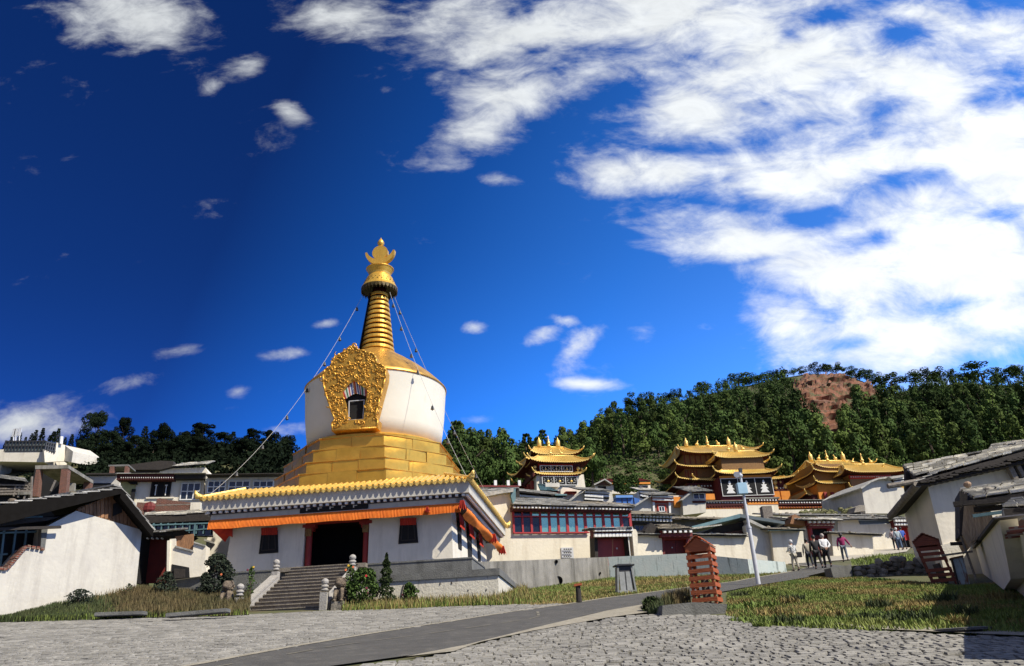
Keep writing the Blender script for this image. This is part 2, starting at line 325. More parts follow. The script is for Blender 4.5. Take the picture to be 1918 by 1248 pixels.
def rocks_on(mb, A, B, C, D, n, seed, r=.09):
    rnd = random.Random(seed)
    for i in range(n):
        s, t = rnd.random(), rnd.random(); p = A.lerp(B, s).lerp(D.lerp(C, s), t) + Z * .08
        q = r * rnd.uniform(.6, 1.5); mb.ball(p, q, 8, (1.2, 1, .7), .15, rnd)
def roof(par, A, B, run, rise, n, mats=None, su=.45, sv=.35, th=.03, seed=1, slab=.05, inset=(0, 0), nm='roof', rocks=0, rockr=.08):
    """slate roof from its eave line A-B, going back along n by run and up by rise"""
    if run > 1.4: rise = max(rise, run * A.z / A.y + 5.5 * (A @ Fv) / FOC)
    d = (B - A).normalized(); C = B + n * run + Z * rise - d * inset[1]; D = A + n * run + Z * rise + d * inset[0]
    mb = MB(); slates(mb, A, B, C, D, su, sv, th, seed)
    r = mb.build(nm, mats or SLATE, par)
    m2 = MB(); m2.prism([A - Z * .015 + n * .05, B - Z * .015 + n * .05, C - Z * .015, D - Z * .015], -Z * slab); m2.build('roof_boards', DARKW, r)
    if rocks:
        m3 = MB(); rocks_on(m3, A, B, C, D, rocks, seed + 5, rockr); m3.build('roof_rubble', ROCK, r)
    return A, B, C, D
def dentils(par, A, B, n_out, cnt, size, rows=1, gap=None, board=None, bh=None, bd=.25, wm=None, nm='beam_end_trim'):
    """a dark board with rows of pale square beam ends, top edge A-B, n_out = outward"""
    A, B = Vector(A), Vector(B); d = (B - A).normalized(); L_ = (B - A).length; gap = gap or size * 1.6; bh = bh or gap * rows + size * .4
    b = MB(); b.obox(A - n_out * .0, B - A, -Z * bh, -n_out * bd); bo = b.build('beam_board', board or DRED, par)
    m = MB()
    for r in range(rows):
        for k in range(cnt):
            c = A + d * (L_ * (k + .5 + (.0 if r % 2 else .0)) / cnt) - Z * (size * .6 + r * gap)
            m.cbox(c + n_out * (.04 + .05 * (rows - r)), size, .08 + .1 * (rows - r), size, d, n_out)
    m.build(nm, wm or PAINTW, par); return bo

# ------------------------------------------------------------------ terrain
SKL = [(-300,862),(0,852),(150,852),(250,852),(450,872),(560,868),(800,852),(860,846),(900,846),(960,852),(1000,852),(1050,842),(1100,815),(1140,790),(1180,777),(1230,765),(1260,755),(1320,740),
       (1380,727),(1450,712),(1500,702),(1530,700),(1600,706),(1640,727),(1665,741),(1680,738),(1700,730),(1760,722),(1800,718),(1850,721),(1918,723),(2300,735)]
SKA = np.array([ray(a, b).x / ray(a, b).y for a, b in SKL]); SKE = np.array([ray(a, b).z / ray(a, b).y for a, b in SKL])
def sm(x): x = max(0.0, min(1.0, x)); return x * x * (3 - 2 * x)
def rid(a): return 135 + 195 * sm((a + .22) / .30)
def Gs(x, y):
    z = -1.5 + .1347 * y + .03 * max(0, y - 34) + .018 * min(30, max(0, -x - 4))
    a = x / max(y, 20.0)
    lf = sm((-.12 - a) / .22); z += lf * .256 * max(0, y - 40) + (1 - lf) * .058 * max(0, y - 60)
    return z
def G(x, y):
    a = x / max(y, 20.0); rd = rid(a); y0 = 150 if a > -.05 else 150 + (a + .05) / .17 * 55 if a > -.22 else 95
    if y <= y0: return Gs(x, y)
    E = float(np.interp(a, SKA, SKE)); zr = E * rd; s = (y - y0) / (rd - y0)
    if s <= 1:
        z0 = Gs(a * y0, y0); q = z0 + (zr - z0) * (s ** .92)
        q += (mnoise.noise(Vector((x * .02, y * .02, 0))) * 5 + mnoise.noise(Vector((x * .06, y * .06, 4))) * 2) * math.sin(math.pi * min(1, s)) * (rd / 330) ** 2
        return q
    return zr - (y - rd) * .30 + mnoise.noise(Vector((x * .02, y * .02, 0))) * 3 * sm((y - rd) / 40)
def gp(px, py, off=0.0):
    d = ray(px, py); a1, a2 = .1347, .1647
    t = (-1.5 + off) / (d.z - a1 * d.y)
    if t > 0 and d.x * t < -4 or (t < 0 and d.x < 0): t = (-1.5 + off - .072) / (d.z - a1 * d.y + .018 * d.x)
    if t > 0 and t * d.y <= 34: return d * t
    t = (-1.5 + off - .03 * 34) / (d.z - a2 * d.y); return d * t
def hit(px, py, y0=150, y1=420):
    d = ray(px, py); a, e = d.x / d.y, d.z / d.y; y = y0
    while y < y1:
        if e * y <= G(a * y, y): return Vector((a * y, y, G(a * y, y)))
        y += 2.0
    return None
# ------------------------------------------------------------------ the ground, roads and paving
def build_ground():
    ys = [-300, -60, 0, 10, 20, 34] + list(range(38, 60, 4)) + list(range(60, 150, 5)) + list(range(150, 440, 4)) + [450, 480, 520, 600]
    as_ = [-12, -5, -2.2, -1.6] + [round(-1.2 + i * .016, 3) for i in range(151)] + [1.6, 2.2, 5, 12]
    m = MB(); nx = len(as_)
    for y in ys:
        for a in as_:
            x = a * max(y, 20); m.v.append((x, y, G(x, y)))
    for j in range(len(ys) - 1):
        for i in range(nx - 1):
            b = j * nx + i; m.f.append((b, b + 1, b + nx + 1, b + nx))
    m.build('ground', SOIL, kind='structure', smooth=True)
build_ground()
def W2(L, off=0.0): return [gp(a, b) + Z * off for a, b in L]
def interp_edge(L):
    P = sorted([(p.y, p.x) for p in W2(L)]); ys = [p[0] for p in P]; xs = [p[1] for p in P]
    def f(y):
        if y < ys[0]: s = (xs[1] - xs[0]) / (ys[1] - ys[0]); return xs[0] + s * (y - ys[0])
        return float(np.interp(y, ys, xs))
    return f
RL = [(380, 1248), (560, 1213.5), (700, 1190), (829, 1170), (960, 1149), (1060, 1135), (1140, 1122), (1210, 1113), (1295, 1101.5), (1355, 1094), (1410, 1085), (1472, 1074.6), (1525, 1063)]
RR = [(650, 1248), (800, 1228), (870, 1213), (1000, 1180), (1080, 1160), (1140, 1146), (1214, 1133), (1295, 1119), (1355, 1110), (1416, 1098.5), (1476, 1089), (1550, 1073), (1585, 1062)]
fl, fr = interp_edge(RL), interp_edge(RR)
def strip(name, f0, f1, y0, y1, off, m_, n=90, jit=0.0):
    mb = MB(); rnd = random.Random(3)
    for i in range(n + 1):
        y = y0 + (y1 - y0) * i / n; a, b = f0(y), f1(y) + rnd.uniform(-jit, jit)
        for k in range(7): x = a + (b - a) * k / 6; mb.v.append((x, y, G(x, y) + off))
    for i in range(n):
        for k in range(6): q = 7 * i + k; mb.f.append((q, q + 1, q + 8, q + 7))
    return mb.build(name, m_, kind='structure')
strip('asphalt_road', fl, fr, 1.0, 46, .036, ASPH, jit=.05)
strip('road_edge_line', lambda y: fl(y) - .16, lambda y: fl(y) + .02, 1.0, 44, .044, KERB, jit=.02)
mb = MB(); rnd = random.Random(8)
fc = interp_edge([(440, 1248), (620, 1215), (780, 1194), (900, 1177), (1010, 1160)])
for i in range(16):
    y = 10.0 + i * .85
    if rnd.random() < .15: continue
    q = [(fc(y) - .035, y), (fc(y) + .035, y), (fc(y + .6) + .035, y + .6), (fc(y + .6) - .035, y + .6)]
    mb.add([(a, b, G(a, b) + .045) for a, b in q], [(0, 1, 2, 3)])
mb.build('road_marking', mat('worn_road_paint', (.22, .20, .14), (.13, .12, .10), 9, .9), kind='structure')
# the street beyond the crest, paved yard before the gates
pth = MB(); q = [at(1525, 1063, 45) , at(1600, 1054, 46), at(1700, 1040, 52), at(1710, 1030, 60), at(1560, 1036, 56), at(1545, 1050, 50)]
pth.add([(p.x, p.y, G(p.x, p.y) + .05) for p in q], [tuple(range(6))]); pth.build('street', mat('street_concrete', (.42, .38, .30), (.34, .31, .25), 2, .9), kind='structure')
PLL = [(360, 1256)] + RL[:6] + [(1040, 1132), (960, 1134.5), (820, 1139), (640, 1145), (470, 1153), (260, 1160), (130, 1165), (0, 1168.5), (-160, 1174)]
POLY_L = [(p.x, p.y) for p in W2(PLL)] + [(-22, 16), (-12, 6), (-5.5, 3)] 
POLY_L[0] = (fl(3) - .1, 3)
PR = [(700, 1247), (800, 1236), (850, 1226), (900, 1208), (1000, 1186), (1060, 1174), (1140, 1162), (1200, 1153.5), (1350, 1155), (1440, 1169), (1560, 1176), (1620, 1183), (1800, 1193), (1918, 1198), (2150, 1206)]
POLY_R = [(fr(3) + .3, 3)] + [(p.x, p.y) for p in W2(PR)] + [(14, 3)]
def flat_poly(name, P, off, m_, kind='structure'):
    bm = bmesh.new(); vs = [bm.verts.new((x, y, G(x, y) + off)) for x, y in P]
    es = [bm.edges.new((vs[i], vs[(i + 1) % len(vs)])) for i in range(len(vs))]
    bmesh.ops.triangle_fill(bm, edges=es, use_beauty=True); bmesh.ops.bisect_plane(bm, geom=bm.verts[:] + bm.edges[:] + bm.faces[:], plane_co=(-4, 0, 0), plane_no=(1, 0, 0))
    for v_ in bm.verts: v_.co.z = G(v_.co.x, v_.co.y) + off
    me = bpy.data.meshes.new(name); bm.to_mesh(me); bm.free()
    me.materials.append(m_); o = bpy.data.objects.new(name, me); COL.objects.link(o); return tag(o, kind=kind)
flat_poly('plaza_bed', POLY_L, .012, JOINT); flat_poly('forecourt_bed', POLY_R, .012, JOINT)
krb = [(p.x, p.y) for p in W2([(760, 1236), (870, 1214), (1000, 1181), (1140, 1147), (1214, 1134), (1245, 1137), (1220, 1150), (1140, 1161), (1000, 1186), (900, 1208), (850, 1226)])]
flat_poly('kerb_strip', krb, .05, KERB)
kr2 = [(p.x, p.y) for p in W2([(1560, 1174), (1640, 1179), (1918, 1189), (2100, 1194), (2100, 1206), (1918, 1199), (1620, 1184)])]
flat_poly('gutter_strip', kr2, .062, KERB)
def inside(P, x, y):
    c = False; j = len(P) - 1
    for i in range(len(P)):
        if (P[i][1] > y) != (P[j][1] > y) and x < (P[j][0] - P[i][0]) * (y - P[i][1]) / (P[j][1] - P[i][1]) + P[i][0]: c = not c
        j = i
    return c
def cobbles(name, P, seed, label, rot=0.0):
    rnd = random.Random(seed); V = []; F = []
    xs = [p[0] for p in P]; ys = [p[1] for p in P]; y = max(min(ys), 6.5)
    ca, sa = math.cos(rot), math.sin(rot)
    row = 0
    while y < max(ys):
        dp = rnd.uniform(.125, .18) * (1 + (y > 18) * .4); x = min(xs) - rnd.random()
        if x < -1.0 * y: x = -1.0 * y
        while x < min(max(xs), 1.05 * y):
            w = rnd.uniform(.10, .28) * (1 + (y > 18) * .4); g = rnd.uniform(.005, .016); cx, cy = x + w / 2, y + dp / 2 + .10 * math.sin(x * .9 + row) * .3; x += w
            cy += (cx) * math.tan(rot)
            if not inside(P, cx, cy) or rnd.random() < .018: continue
            h = .035 + rnd.uniform(0, .008); z0 = G(cx, cy); hx, hy = w / 2 - g, dp / 2 - g * rnd.uniform(.8, 1.5); b = len(V); tl = rnd.uniform(-.003, .003)
            for (sx_, sy_) in ((-1, -1), (1, -1), (1, 1), (-1, 1)):
                jx, jy = rnd.uniform(-.02, .02), rnd.uniform(-.02, .02); X, Y = cx + sx_ * hx + jx, cy + sy_ * hy + jy
                V.append((X, Y, G(X, Y) - .01)); 
            for (sx_, sy_) in ((-1, -1), (1, -1), (1, 1), (-1, 1)):
                X, Y = cx + sx_ * (hx - .014) + rnd.uniform(-.012, .012), cy + sy_ * (hy - .014) + rnd.uniform(-.012, .012)
                V.append((X, Y, G(X, Y) + h + tl * sx_))
            F += [(b + 4, b + 5, b + 6, b + 7)] + [(b + i, b + (i + 1) % 4, b + 4 + (i + 1) % 4, b + 4 + i) for i in range(4)]
        y += dp; row += 1
    me = bpy.data.meshes.new(name); me.from_pydata(V, [], F); me.materials.append(COB); o = bpy.data.objects.new(name, me); COL.objects.link(o)
    return tag(o, kind='structure')
cobbles('cobbled_plaza', POLY_L, 5, None); cobbles('cobbled_forecourt', POLY_R, 6, None)
# left bank
FB = [(-120, 1172), (20, 1167), (130, 1165), (260, 1160), (400, 1157), (467, 1154)]
BARN = Pl(251, 1119, 29, 50)
KB = [BARN.p(-120, 1178, -.1), BARN.p(20, 1166, -.1), BARN.p(100, 1143, -.1), BARN.p(251, 1119, -.1), (at(330, 1127, 30.0)), (at(468, 1128, 29.8))]
FBW = W2(FB)
bank = MB(); nb = 60
def lerpL(L, t):
    t = t * (len(L) - 1); i = min(int(t), len(L) - 2); return L[i].lerp(L[i + 1], t - i)
def bankp(s, t):
    a, b = lerpL(FBW, s), lerpL(KB, s); p = a.lerp(b, t); p.z = a.z + (b.z - a.z) * sm(t * 1.05) + .08 * mnoise.noise(p * 1.5) * math.sin(math.pi * min(1, t)) + .03; return p
for j in range(13):
    for i in range(nb + 1): bank.v.append(tuple(bankp(i / nb, j / 10 - .04)))
for j in range(12):
    for i in range(nb): b = j * (nb + 1) + i; bank.f.append((b, b + 1, b + nb + 2, b + nb + 1))
bank.build('grassy_bank', SOIL, kind='structure', smooth=True)
mh = MB(); c = gp(1803, 1187); mh.lathe([(.42, .0), (.42, .035), (.36, .045), (.30, .04)], (c.x, c.y, G(c.x, c.y) + .04), 28)
mh.build('manhole_cover', mat('cast_iron', (.10, .095, .085), (.06, .058, .05), 14, .7, bump=.5, bscale=30), label='round iron manhole cover at the edge of the cobbles by the grass', cat='manhole cover')

# ------------------------------------------------------------------ stupa temple
TO = Vector((-13.362, 32, 0)); SZ = 11.37; CT = SZ / 2
def T(u, v, z=0.0): return TO + TU * u + TV * v + Z * z
def tp(px, py, v):
    p = onplane(px, py, TO + TV * v, TV) - TO; return p.dot(TU), p.z
def tpu(px, py, u):
    p = onplane(px, py, TO + TU * u, TU) - TO; return p.dot(TV), p.z
def tpoly(L, v): return [T(*((lambda q: (q[0], v, q[1]))(tp(a, b, v)))) for a, b in L]
def tpolyu(L, u): return [T(u, *tpu(a, b, u)) for a, b in L]
temple = empty('stupa_temple', T(CT, CT, 4.2), 'white stupa with gold spire and gold stepped base on a low white temple hall', 'stupa')
FLZ = 4.2; WL0, WL1 = .96, 10.41
m = MB()
dl, dr = tp(567, 1062, 1.0)[0], tp(690, 1054, 1.0)[0]
b_ = .10
m.prism([T(WL0 - b_, 1 - b_, FLZ), T(dl, 1 - b_, FLZ), T(dl, 1, 6.7), T(WL0, 1, 6.7)], TV * .4)
m.prism([T(dr, 1 - b_, FLZ), T(WL1 + b_, 1 - b_, FLZ), T(WL1, 1, 6.7), T(dr, 1, 6.7)], TV * .4)
m.prism([T(dl, 1.003, 6.25), T(dr, 1.003, 6.25), T(dr, 1.003, 6.7), T(dl, 1.003, 6.7)], TV * .39)
m.prism([T(WL1 + b_ - .002, 1.3, FLZ), T(WL1 + b_ - .002, SZ - 1, FLZ), T(WL1 - .002, SZ - 1, 6.7), T(WL1 - .002, 1.3, 6.7)], -TU * .4)
m.prism([T(WL0 - b_ + .002, 1.3, FLZ), T(WL0 - b_ + .002, SZ - 1, FLZ), T(WL0 + .002, SZ - 1, 6.7), T(WL0 + .002, 1.3, 6.7)], TU * .4)
m.prism([T(WL0, SZ - 1, FLZ), T(WL1, SZ - 1, FLZ), T(WL1, SZ - 1, 6.7), T(WL0, SZ - 1, 6.7)], -TV * .4)
hall = m.build('wall', WHITE, temple)
m = MB(); m.obox(T(WL0 - .13, .85, FLZ), TU * (WL1 - WL0 + .26), TV * .05, Z * .10); m.build('base_course', PAINTW, temple) if False else None
m = MB(); m.obox(T(WL0 + .4, 1.2, FLZ - .02), TU * 8.6, TV * 8.5, Z * .04); m.obox(T(2.8, 3.6, FLZ), TU * 5.6, TV * .1, Z * 2.4); m.obox(T(1.3, 1.42, 6.55), TU * 8.8, TV * 8.3, Z * .08); m.build('dark_interior', BLACK, temple)
m = MB()
for uu in (dl + .16, dr - .16):
    m.tube([T(uu, 1.12, FLZ), T(uu, 1.12, 5.95)], .13, 14); m.cbox(T(uu, 1.12, 6.02), .55, .3, .14, TU, TV); m.cbox(T(uu, 1.12, 5.88), .38, .28, .14, TU, TV)
m.obox(T(dl, 1.02, 6.08), TU * (dr - dl), TV * .16, Z * .18); m.build('column', RED, temple, smooth=False)
m = MB()
for uu in (dl + .16, dr - .16): m.cbox(T(uu, 1.0, 5.75), .26, .08, .3, TU, TV)
m.build('column_capital', GOLDP, temple)
for nm_, B, Rr in (('l', [(490, 994), (519, 993), (520.5, 1035), (484.5, 1037.7)], [(489, 989), (520, 988), (519.5, 1001.5), (489.5, 1002.5)]), ('r', [(749.5, 976), (779, 975), (783, 1016.4), (746, 1019)], [(749, 971), (780, 970), (779.5, 983), (749, 984)])):
    m = MB(); m.prism(tpoly(B, .88), TV * .2); w_ = m.build('window', BLACK, temple)
    m = MB(); q = tpoly(B, .865); c_ = sum(q, Vector()) / 4
    inn = [c_ + (p - c_) * .72 for p in q]
    for i in range(4): m.bar(inn[i], inn[(i + 1) % 4], .04, .03, TV)
    m.bar((inn[0] + inn[1]) / 2, (inn[2] + inn[3]) / 2, .03, .03, TV); m.build('window_frame', DARKW, w_)
    m = MB(); P = tpoly(Rr, .80)
    for i in range(14):
        a = P[0].lerp(P[1], i / 14); b = P[0].lerp(P[1], (i + 1) / 14); c = P[3].lerp(P[2], (i + 1) / 14); d = P[3].lerp(P[2], i / 14); o_ = TV * (.03 * (i % 2)); o2 = TV * (.03 * ((i + 1) % 2))
        m.add([a + o_, b + o2, c + o2, d + o_], [(0, 1, 2, 3)])
    m.build('window_valance', ORED, w_)
for k, (a, b, c, d) in enumerate(((857, 975, 863.5, 1029), (875, 992, 883, 1046), (894, 1012, 899.5, 1054))):
    v0, z1 = tpu(a, b, WL1 + .06); v1, z0 = tpu(c, d, WL1 + .06); z1 = min(z1, 6.3); z0 = max(z0, 4.3) if k != 1 else 4.25
    zt, zb = max(z1, 6.0), min(z0, 4.9)
    m = MB(); m.obox(T(WL1 + .1, v0, zb), TU * -.12, TV * (v1 - v0), Z * (zt - zb)); w_ = m.build('window', BLACK, temple)
    m = MB()
    for i in range(10):
        y0_, y1_ = v0 - .15 + (v1 - v0 + .3) * i / 10, v0 - .15 + (v1 - v0 + .3) * (i + 1) / 10
        m.add([T(WL1 + .14 + .04 * (i % 2), y0_, 6.35), T(WL1 + .14 + .04 * ((i + 1) % 2), y1_, 6.35), T(WL1 + .2 + .04 * ((i + 1) % 2), y1_, 5.75), T(WL1 + .2 + .04 * (i % 2), y0_, 5.75)], [(0, 1, 2, 3)])
    m.build('window_valance', ORED, w_)
# eaves: dark under-structure, inner band, beam ends, fascia
m = MB(); m.obox(T(.42, .45, 6.36), TU * (SZ - .84), TV * (SZ - .9), Z * .19); m.build('eave_soffit', DARKW, temple)
m = MB()
q0, q1 = .30, SZ - .30
cl_, cr_ = tp(563, 950, .3)[0], tp(690, 945, .3)[0]
for a, b in ((q0, cl_), (cr_, q1)): m.obox(T(a, .30, 6.42), TU * (b - a), TV * .3, Z * .20)
m.obox(T(q1, .30, 6.42), TU * -.3, TV * (SZ - .6), Z * .20); m.obox(T(q0, .602, 6.42), TU * .3, TV * (SZ - .9), Z * .20)
m.obox(T(q0 + .02, .26, 6.36), TU * (q1 - q0 - .04), TV * .3, Z * .055)
m.build('eave_band', WHITE_G, temple)
m = MB(); m.obox(T(cl_, .24, 6.43), TU * (cr_ - cl_), TV * .2, Z * .27); m.build('name_board', BLACK, temple)
m = MB()
for k in range(5): m.cbox(T(cl_ + .3 + k * .5, .235, 6.56), .05, .012, .12, TU, TV); m.cbox(T(cl_ + .38 + k * .5, .235, 6.58), .14, .012, .03, TU, TV)
m.build('lettering_marks', WHITE_G, temple)
m = MB(); m.obox(T(.18, .2, 6.615), TU * (SZ - .36), TV * (SZ - .4), Z * .13); m.build('beam_board', mat('blue_black_board', (.03, .03, .05), (.02, .02, .035), 5, .8), temple)
m = MB()
for k in range(41):
    uu = .12 + (SZ - .24) * (k + .5) / 41
    m.cbox(T(.14, uu, 6.68), .13, .11, .095, TU, TV)
    m2 = MB(); m2.cbox(T(uu, .14, 6.68), .11, .13, .095, TU, TV); m2.build('beam_end', PAINTW, temple)
    m2 = MB(); m2.cbox(T(SZ - .14, uu, 6.68), .13, .09, .095, TU, TV); m2.build('beam_end', PAINTW, temple)
m.build('beam_end_trim', PAINTW, temple)
m = MB()
m.obox(T(0, 0, 6.74), TU * SZ, TV * .16, Z * .5); m.obox(T(SZ, .16, 6.74), TU * -.16, TV * (SZ - .16), Z * .5); m.obox(T(0, .16, 6.74), TU * .16, TV * (SZ - .16), Z * .5); m.obox(T(.16, SZ, 6.74), TU * (SZ - .32), TV * -.16, Z * .5)
m.obox(T(.15, .15, 6.745), TU * (SZ - .3), TV * (SZ - .3), Z * .02)
m.build('fascia', WHITE_G, temple)
# gold tiled skirt roof
m = MB(); e0, zz0, i0, zz1 = -.10, 7.25, 1.25, 7.78
cs = [(e0, e0), (SZ - e0, e0), (SZ - e0, SZ - e0), (e0, SZ - e0)]; ci = [(i0, i0), (SZ - i0, i0), (SZ - i0, SZ - i0), (i0, SZ - i0)]
m.add([T(*c, zz0) for c in cs] + [T(*c, zz1) for c in ci] + [T(*c, zz0 - .06) for c in cs], [(i, (i + 1) % 4, 4 + (i + 1) % 4, 4 + i) for i in range(4)] + [(i, 8 + i, 8 + (i + 1) % 4, (i + 1) % 4) for i in range(4)] + [(4, 5, 6, 7), (8, 9, 10, 11)])
nt = 47; sp_ = (SZ - 2 * e0) / nt
for k in range(nt):
    q = e0 + sp_ * (k + .5)
    dd = min(1.35, max(.05, min(q - e0, SZ - e0 - q))); f_ = dd / 1.35; zt = zz0 + (zz1 - zz0) * f_
    m.tube([T(q, e0 - .04, zz0 + .02), T(q, e0 + dd, zt + .03)], .062, 8); m.tube([T(SZ - e0 + .04, q, zz0 + .02), T(SZ - e0 - dd, q, zt + .03)], .062, 8)
    m.tube([T(e0 - .04, q, zz0 + .02), T(e0 + dd, q, zt + .03)], .062, 6)
    for (C_, X_) in ((T(q + sp_ / 2, e0 - .03, zz0 - .06), TU), (T(SZ - e0 + .03, q + sp_ / 2, zz0 - .06), TV)):
        nn_ = X_.cross(Z); m.prism([C_ - X_ * .09 + Z * .07, C_ - X_ * .06 - Z * .03, C_ - Z * .08, C_ + X_ * .06 - Z * .03, C_ + X_ * .09 + Z * .07], nn_ * .02)
m.tube([T(e0, e0, zz0 + .05), T(i0, i0, zz1 + .08)], .08, 8); m.tube([T(SZ - e0, e0, zz0 + .05), T(SZ - i0, i0, zz1 + .08)], .09, 8); m.tube([T(SZ - e0, SZ - e0, zz0 + .05), T(SZ - i0, SZ - i0, zz1 + .08)], .09, 8)
rf = m.build('tiled_roof', GOLDT, temple)
m = MB()
for uu, vv in ((SZ - e0, e0), (SZ - e0, SZ - e0), (e0, e0)):
    m = MB(); sx_ = 1 if uu > 5 else -1; sy_ = 1 if vv > 5 else -1
    m.tube([T(uu - sx_ * .15, vv - sy_ * .15, zz0 + .06), T(uu, vv, zz0 + .1), T(uu + sx_ * .12, vv + sy_ * .12, zz0 + .2), T(uu + sx_ * .14, vv + sy_ * .14, zz0 + .33)], [.1, .11, .09, .03], 8); m.ball(T(uu + sx_ * .05, vv + sy_ * .05, zz0 + .1), .13, 8); m.build('corner_finial', GOLDT, rf, smooth=True)
# pleated orange valance
def cloth(mb, P0, P1, top, bot, out, n, amp, seed, wob=.0):
    rnd = random.Random(seed); b = len(mb.v); rows = 5; ph = rnd.random() * 6
    for j in range(rows):
        t = j / (rows - 1)
        for i in range(n + 1):
            s = i / n; p = P0.lerp(P1, s)
            o_ = amp * (.35 + .65 * t) * math.sin(i * 1.05 + .9 * math.sin(i * .11 + ph)) + wob * math.sin(s * 23 + t * 2)
            z = top + (bot + .012 * math.sin(s * 40 + ph) - top) * t
            mb.v.append(tuple(p + out * (o_ + .02 + .05 * t) + Z * z))
    for j in range(rows - 1):
        for i in range(n): q = b + j * (n + 1) + i; mb.f.append((q, q + 1, q + n + 2, q + n + 1))
m = MB(); cloth(m, T(.28, .24), T(SZ - .38, .24), 6.385, 5.99, -TV, 1100, .03, 1)
m.build('orange_valance', ORANGE, temple, smooth=True)
m = MB(); rnd = random.Random(12)
# side valance: partly rolled up and sagging
n = 120; rows = 7; b = len(m.v)
for j in range(rows):
    t = j / (rows - 1)
    for i in range(n + 1):
        s = i / n; vv = .24 + (SZ - .5) * s; sag = .10 * math.sin(s * 9.0 + .6) + .05 * math.sin(s * 31); rl = .10 + .05 * math.sin(s * 14)
        an = t * math.pi * 1.35
        m.v.append(tuple(T(SZ - .24 + rl * math.sin(an) + .02 * math.sin(i * 1.7 + j), vv, 6.385 - (.12 + .34 * t) * (1 + .25 * sag) + rl * .3 * (math.cos(an) - 1) + .015 * math.sin(i * 2.3 + j))))
for j in range(rows - 1):
    for i in range(n): q = b + j * (n + 1) + i; m.f.append((q, q + 1, q + n + 2, q + n + 1))
m.build('side_valance', ORANGE, temple, smooth=True)
m = MB()
for C_, r_ in ((T(SZ - .30, .10, 6.28), .17), (T(SZ - 1.75, .17, 6.2), .10), (T(SZ - .10, 7.4, 6.05), .20), (T(SZ - .12, 10.8, 5.95), .2)):
    m = MB(); b = len(m.v)
    for j in range(5):
        for i in range(13):
            s_ = i / 12 - .5; t_ = j / 4; m.v.append(tuple(C_ + TU * (s_ * r_ * 1.6 * (.6 + .7 * t_)) + TV * (.5 * r_ * math.sin(i * 2.2) * t_ - .05) + Z * (r_ * 1.0 - t_ * r_ * (2.1 + .3 * math.sin(i * 1.7)))))
    m.f = [(j * 13 + i, j * 13 + i + 1, (j + 1) * 13 + i + 1, (j + 1) * 13 + i) for j in range(4) for i in range(12)]
    m.build('gathered_cloth', ORED, temple, smooth=True)
m = MB(); P = [T(.35, .35, 6.05), T(.32, 1.6, 5.75), T(.6, 1.2, 5.62), T(1.0, .92, 6.0), T(.7, .45, 6.22)]
m.add(P, [(0, 1, 2), (0, 2, 3, 4)]); m.prism(tpoly([(404, 994), (421, 983), (435, 990), (435, 1006), (412, 999)], .7), TV * .05); m.build('hanging_red_cloth', ORED, temple)
# stepped gold base: octagonal tiers of slightly crooked sheet panels
AP = [(3.60, 813), (3.95, 834), (4.30, 856), (4.65, 877)]
tz = [tp(718, py, CT - a)[1] for a, py in AP] + [7.55]
print('tier z', [round(q, 2) for q in tz])
rnd = random.Random(4)
for k, (a, _) in enumerate(AP):
    m = MB(); z1, z0 = tz[k], tz[k + 1] - .02
    R8 = a / math.cos(math.pi / 8)
    cn = [T(CT + R8 * math.cos(math.pi / 8 + i * math.pi / 4), CT + R8 * math.sin(math.pi / 8 + i * math.pi / 4)) for i in range(8)]
    m.add([c + Z * z1 for c in cn], [tuple(range(8))])
    for i in range(8):
        A, B = cn[i], cn[(i + 1) % 8]; no = ((A + B) / 2 - T(CT, CT)).normalized(); npan = 3 if k else 2
        for j in range(npan):
            s0, s1 = j / npan, (j + 1) / npan; a_, b2 = A.lerp(B, s0), A.lerp(B, s1)
            jt = lambda: no * rnd.uniform(-.005, .055)
            q = [a_ + Z * z0 + jt(), b2 + Z * z0 + jt(), b2 + Z * z1 + jt(), a_ + Z * z1 + jt()]
            if j == 0: q[0] = a_ + Z * z0; q[3] = a_ + Z * z1
            if j == npan - 1: q[1] = b2 + Z * z0; q[2] = b2 + Z * z1
            g = 5; bl = rnd.uniform(.0, .05); b0 = len(m.v)
            for jj in range(g):
                for ii in range(g):
                    s_, t_ = ii / (g - 1), jj / (g - 1); pp = q[0].lerp(q[1], s_).lerp(q[3].lerp(q[2], s_), t_); m.v.append(tuple(pp + no * (bl * math.sin(math.pi * s_) * math.sin(math.pi * t_) + .012 * mnoise.noise(pp * 2.0) * (0 < ii < g - 1) * (0 < jj < g - 1))))
            m.f += [(b0 + jj * g + ii, b0 + jj * g + ii + 1, b0 + (jj + 1) * g + ii + 1, b0 + (jj + 1) * g + ii) for jj in range(g - 1) for ii in range(g - 1)]
    gt = m.build('gold_tier', GOLDM, temple, smooth=True); m = MB(); m2 = MB()
    for i in range(8):
        A, B = cn[i], cn[(i + 1) % 8]; no = ((A + B) / 2 - T(CT, CT)).normalized(); npan = 3 if k else 2
        m.obox(A + Z * (z1 - .03) + no * .01, B - A, no * .045, Z * .033)
        for j in range(1, npan): p_ = A.lerp(B, j / npan) + no * .036; m2.bar(p_ + Z * z0, p_ + Z * (z1 - .05), .009, .012, no)
    m.build('tier_lip', GOLDM, gt); m2.build('sheet_seam', mat('dark_gold_seam', (.42, .22, .03), (.34, .17, .025), 5, .5, .5), gt)
zb = tp(703, 806, CT - 3.38)[1]; ztop = tp(724, 701, CT - 3.6)[1]; print('dome z', zb, ztop)
ctr = T(CT, CT)
m = MB(); m.lathe([(3.0, tz[0] - .02), (3.5, tz[0] - .01), (3.53, tz[0] + .14), (3.45, tz[0] + .22), (3.2, tz[0] + .24)], ctr, 64); m.build('gold_rim', GOLDM, temple, smooth=False)
zb = tz[0] + .2; ztop = 13.42
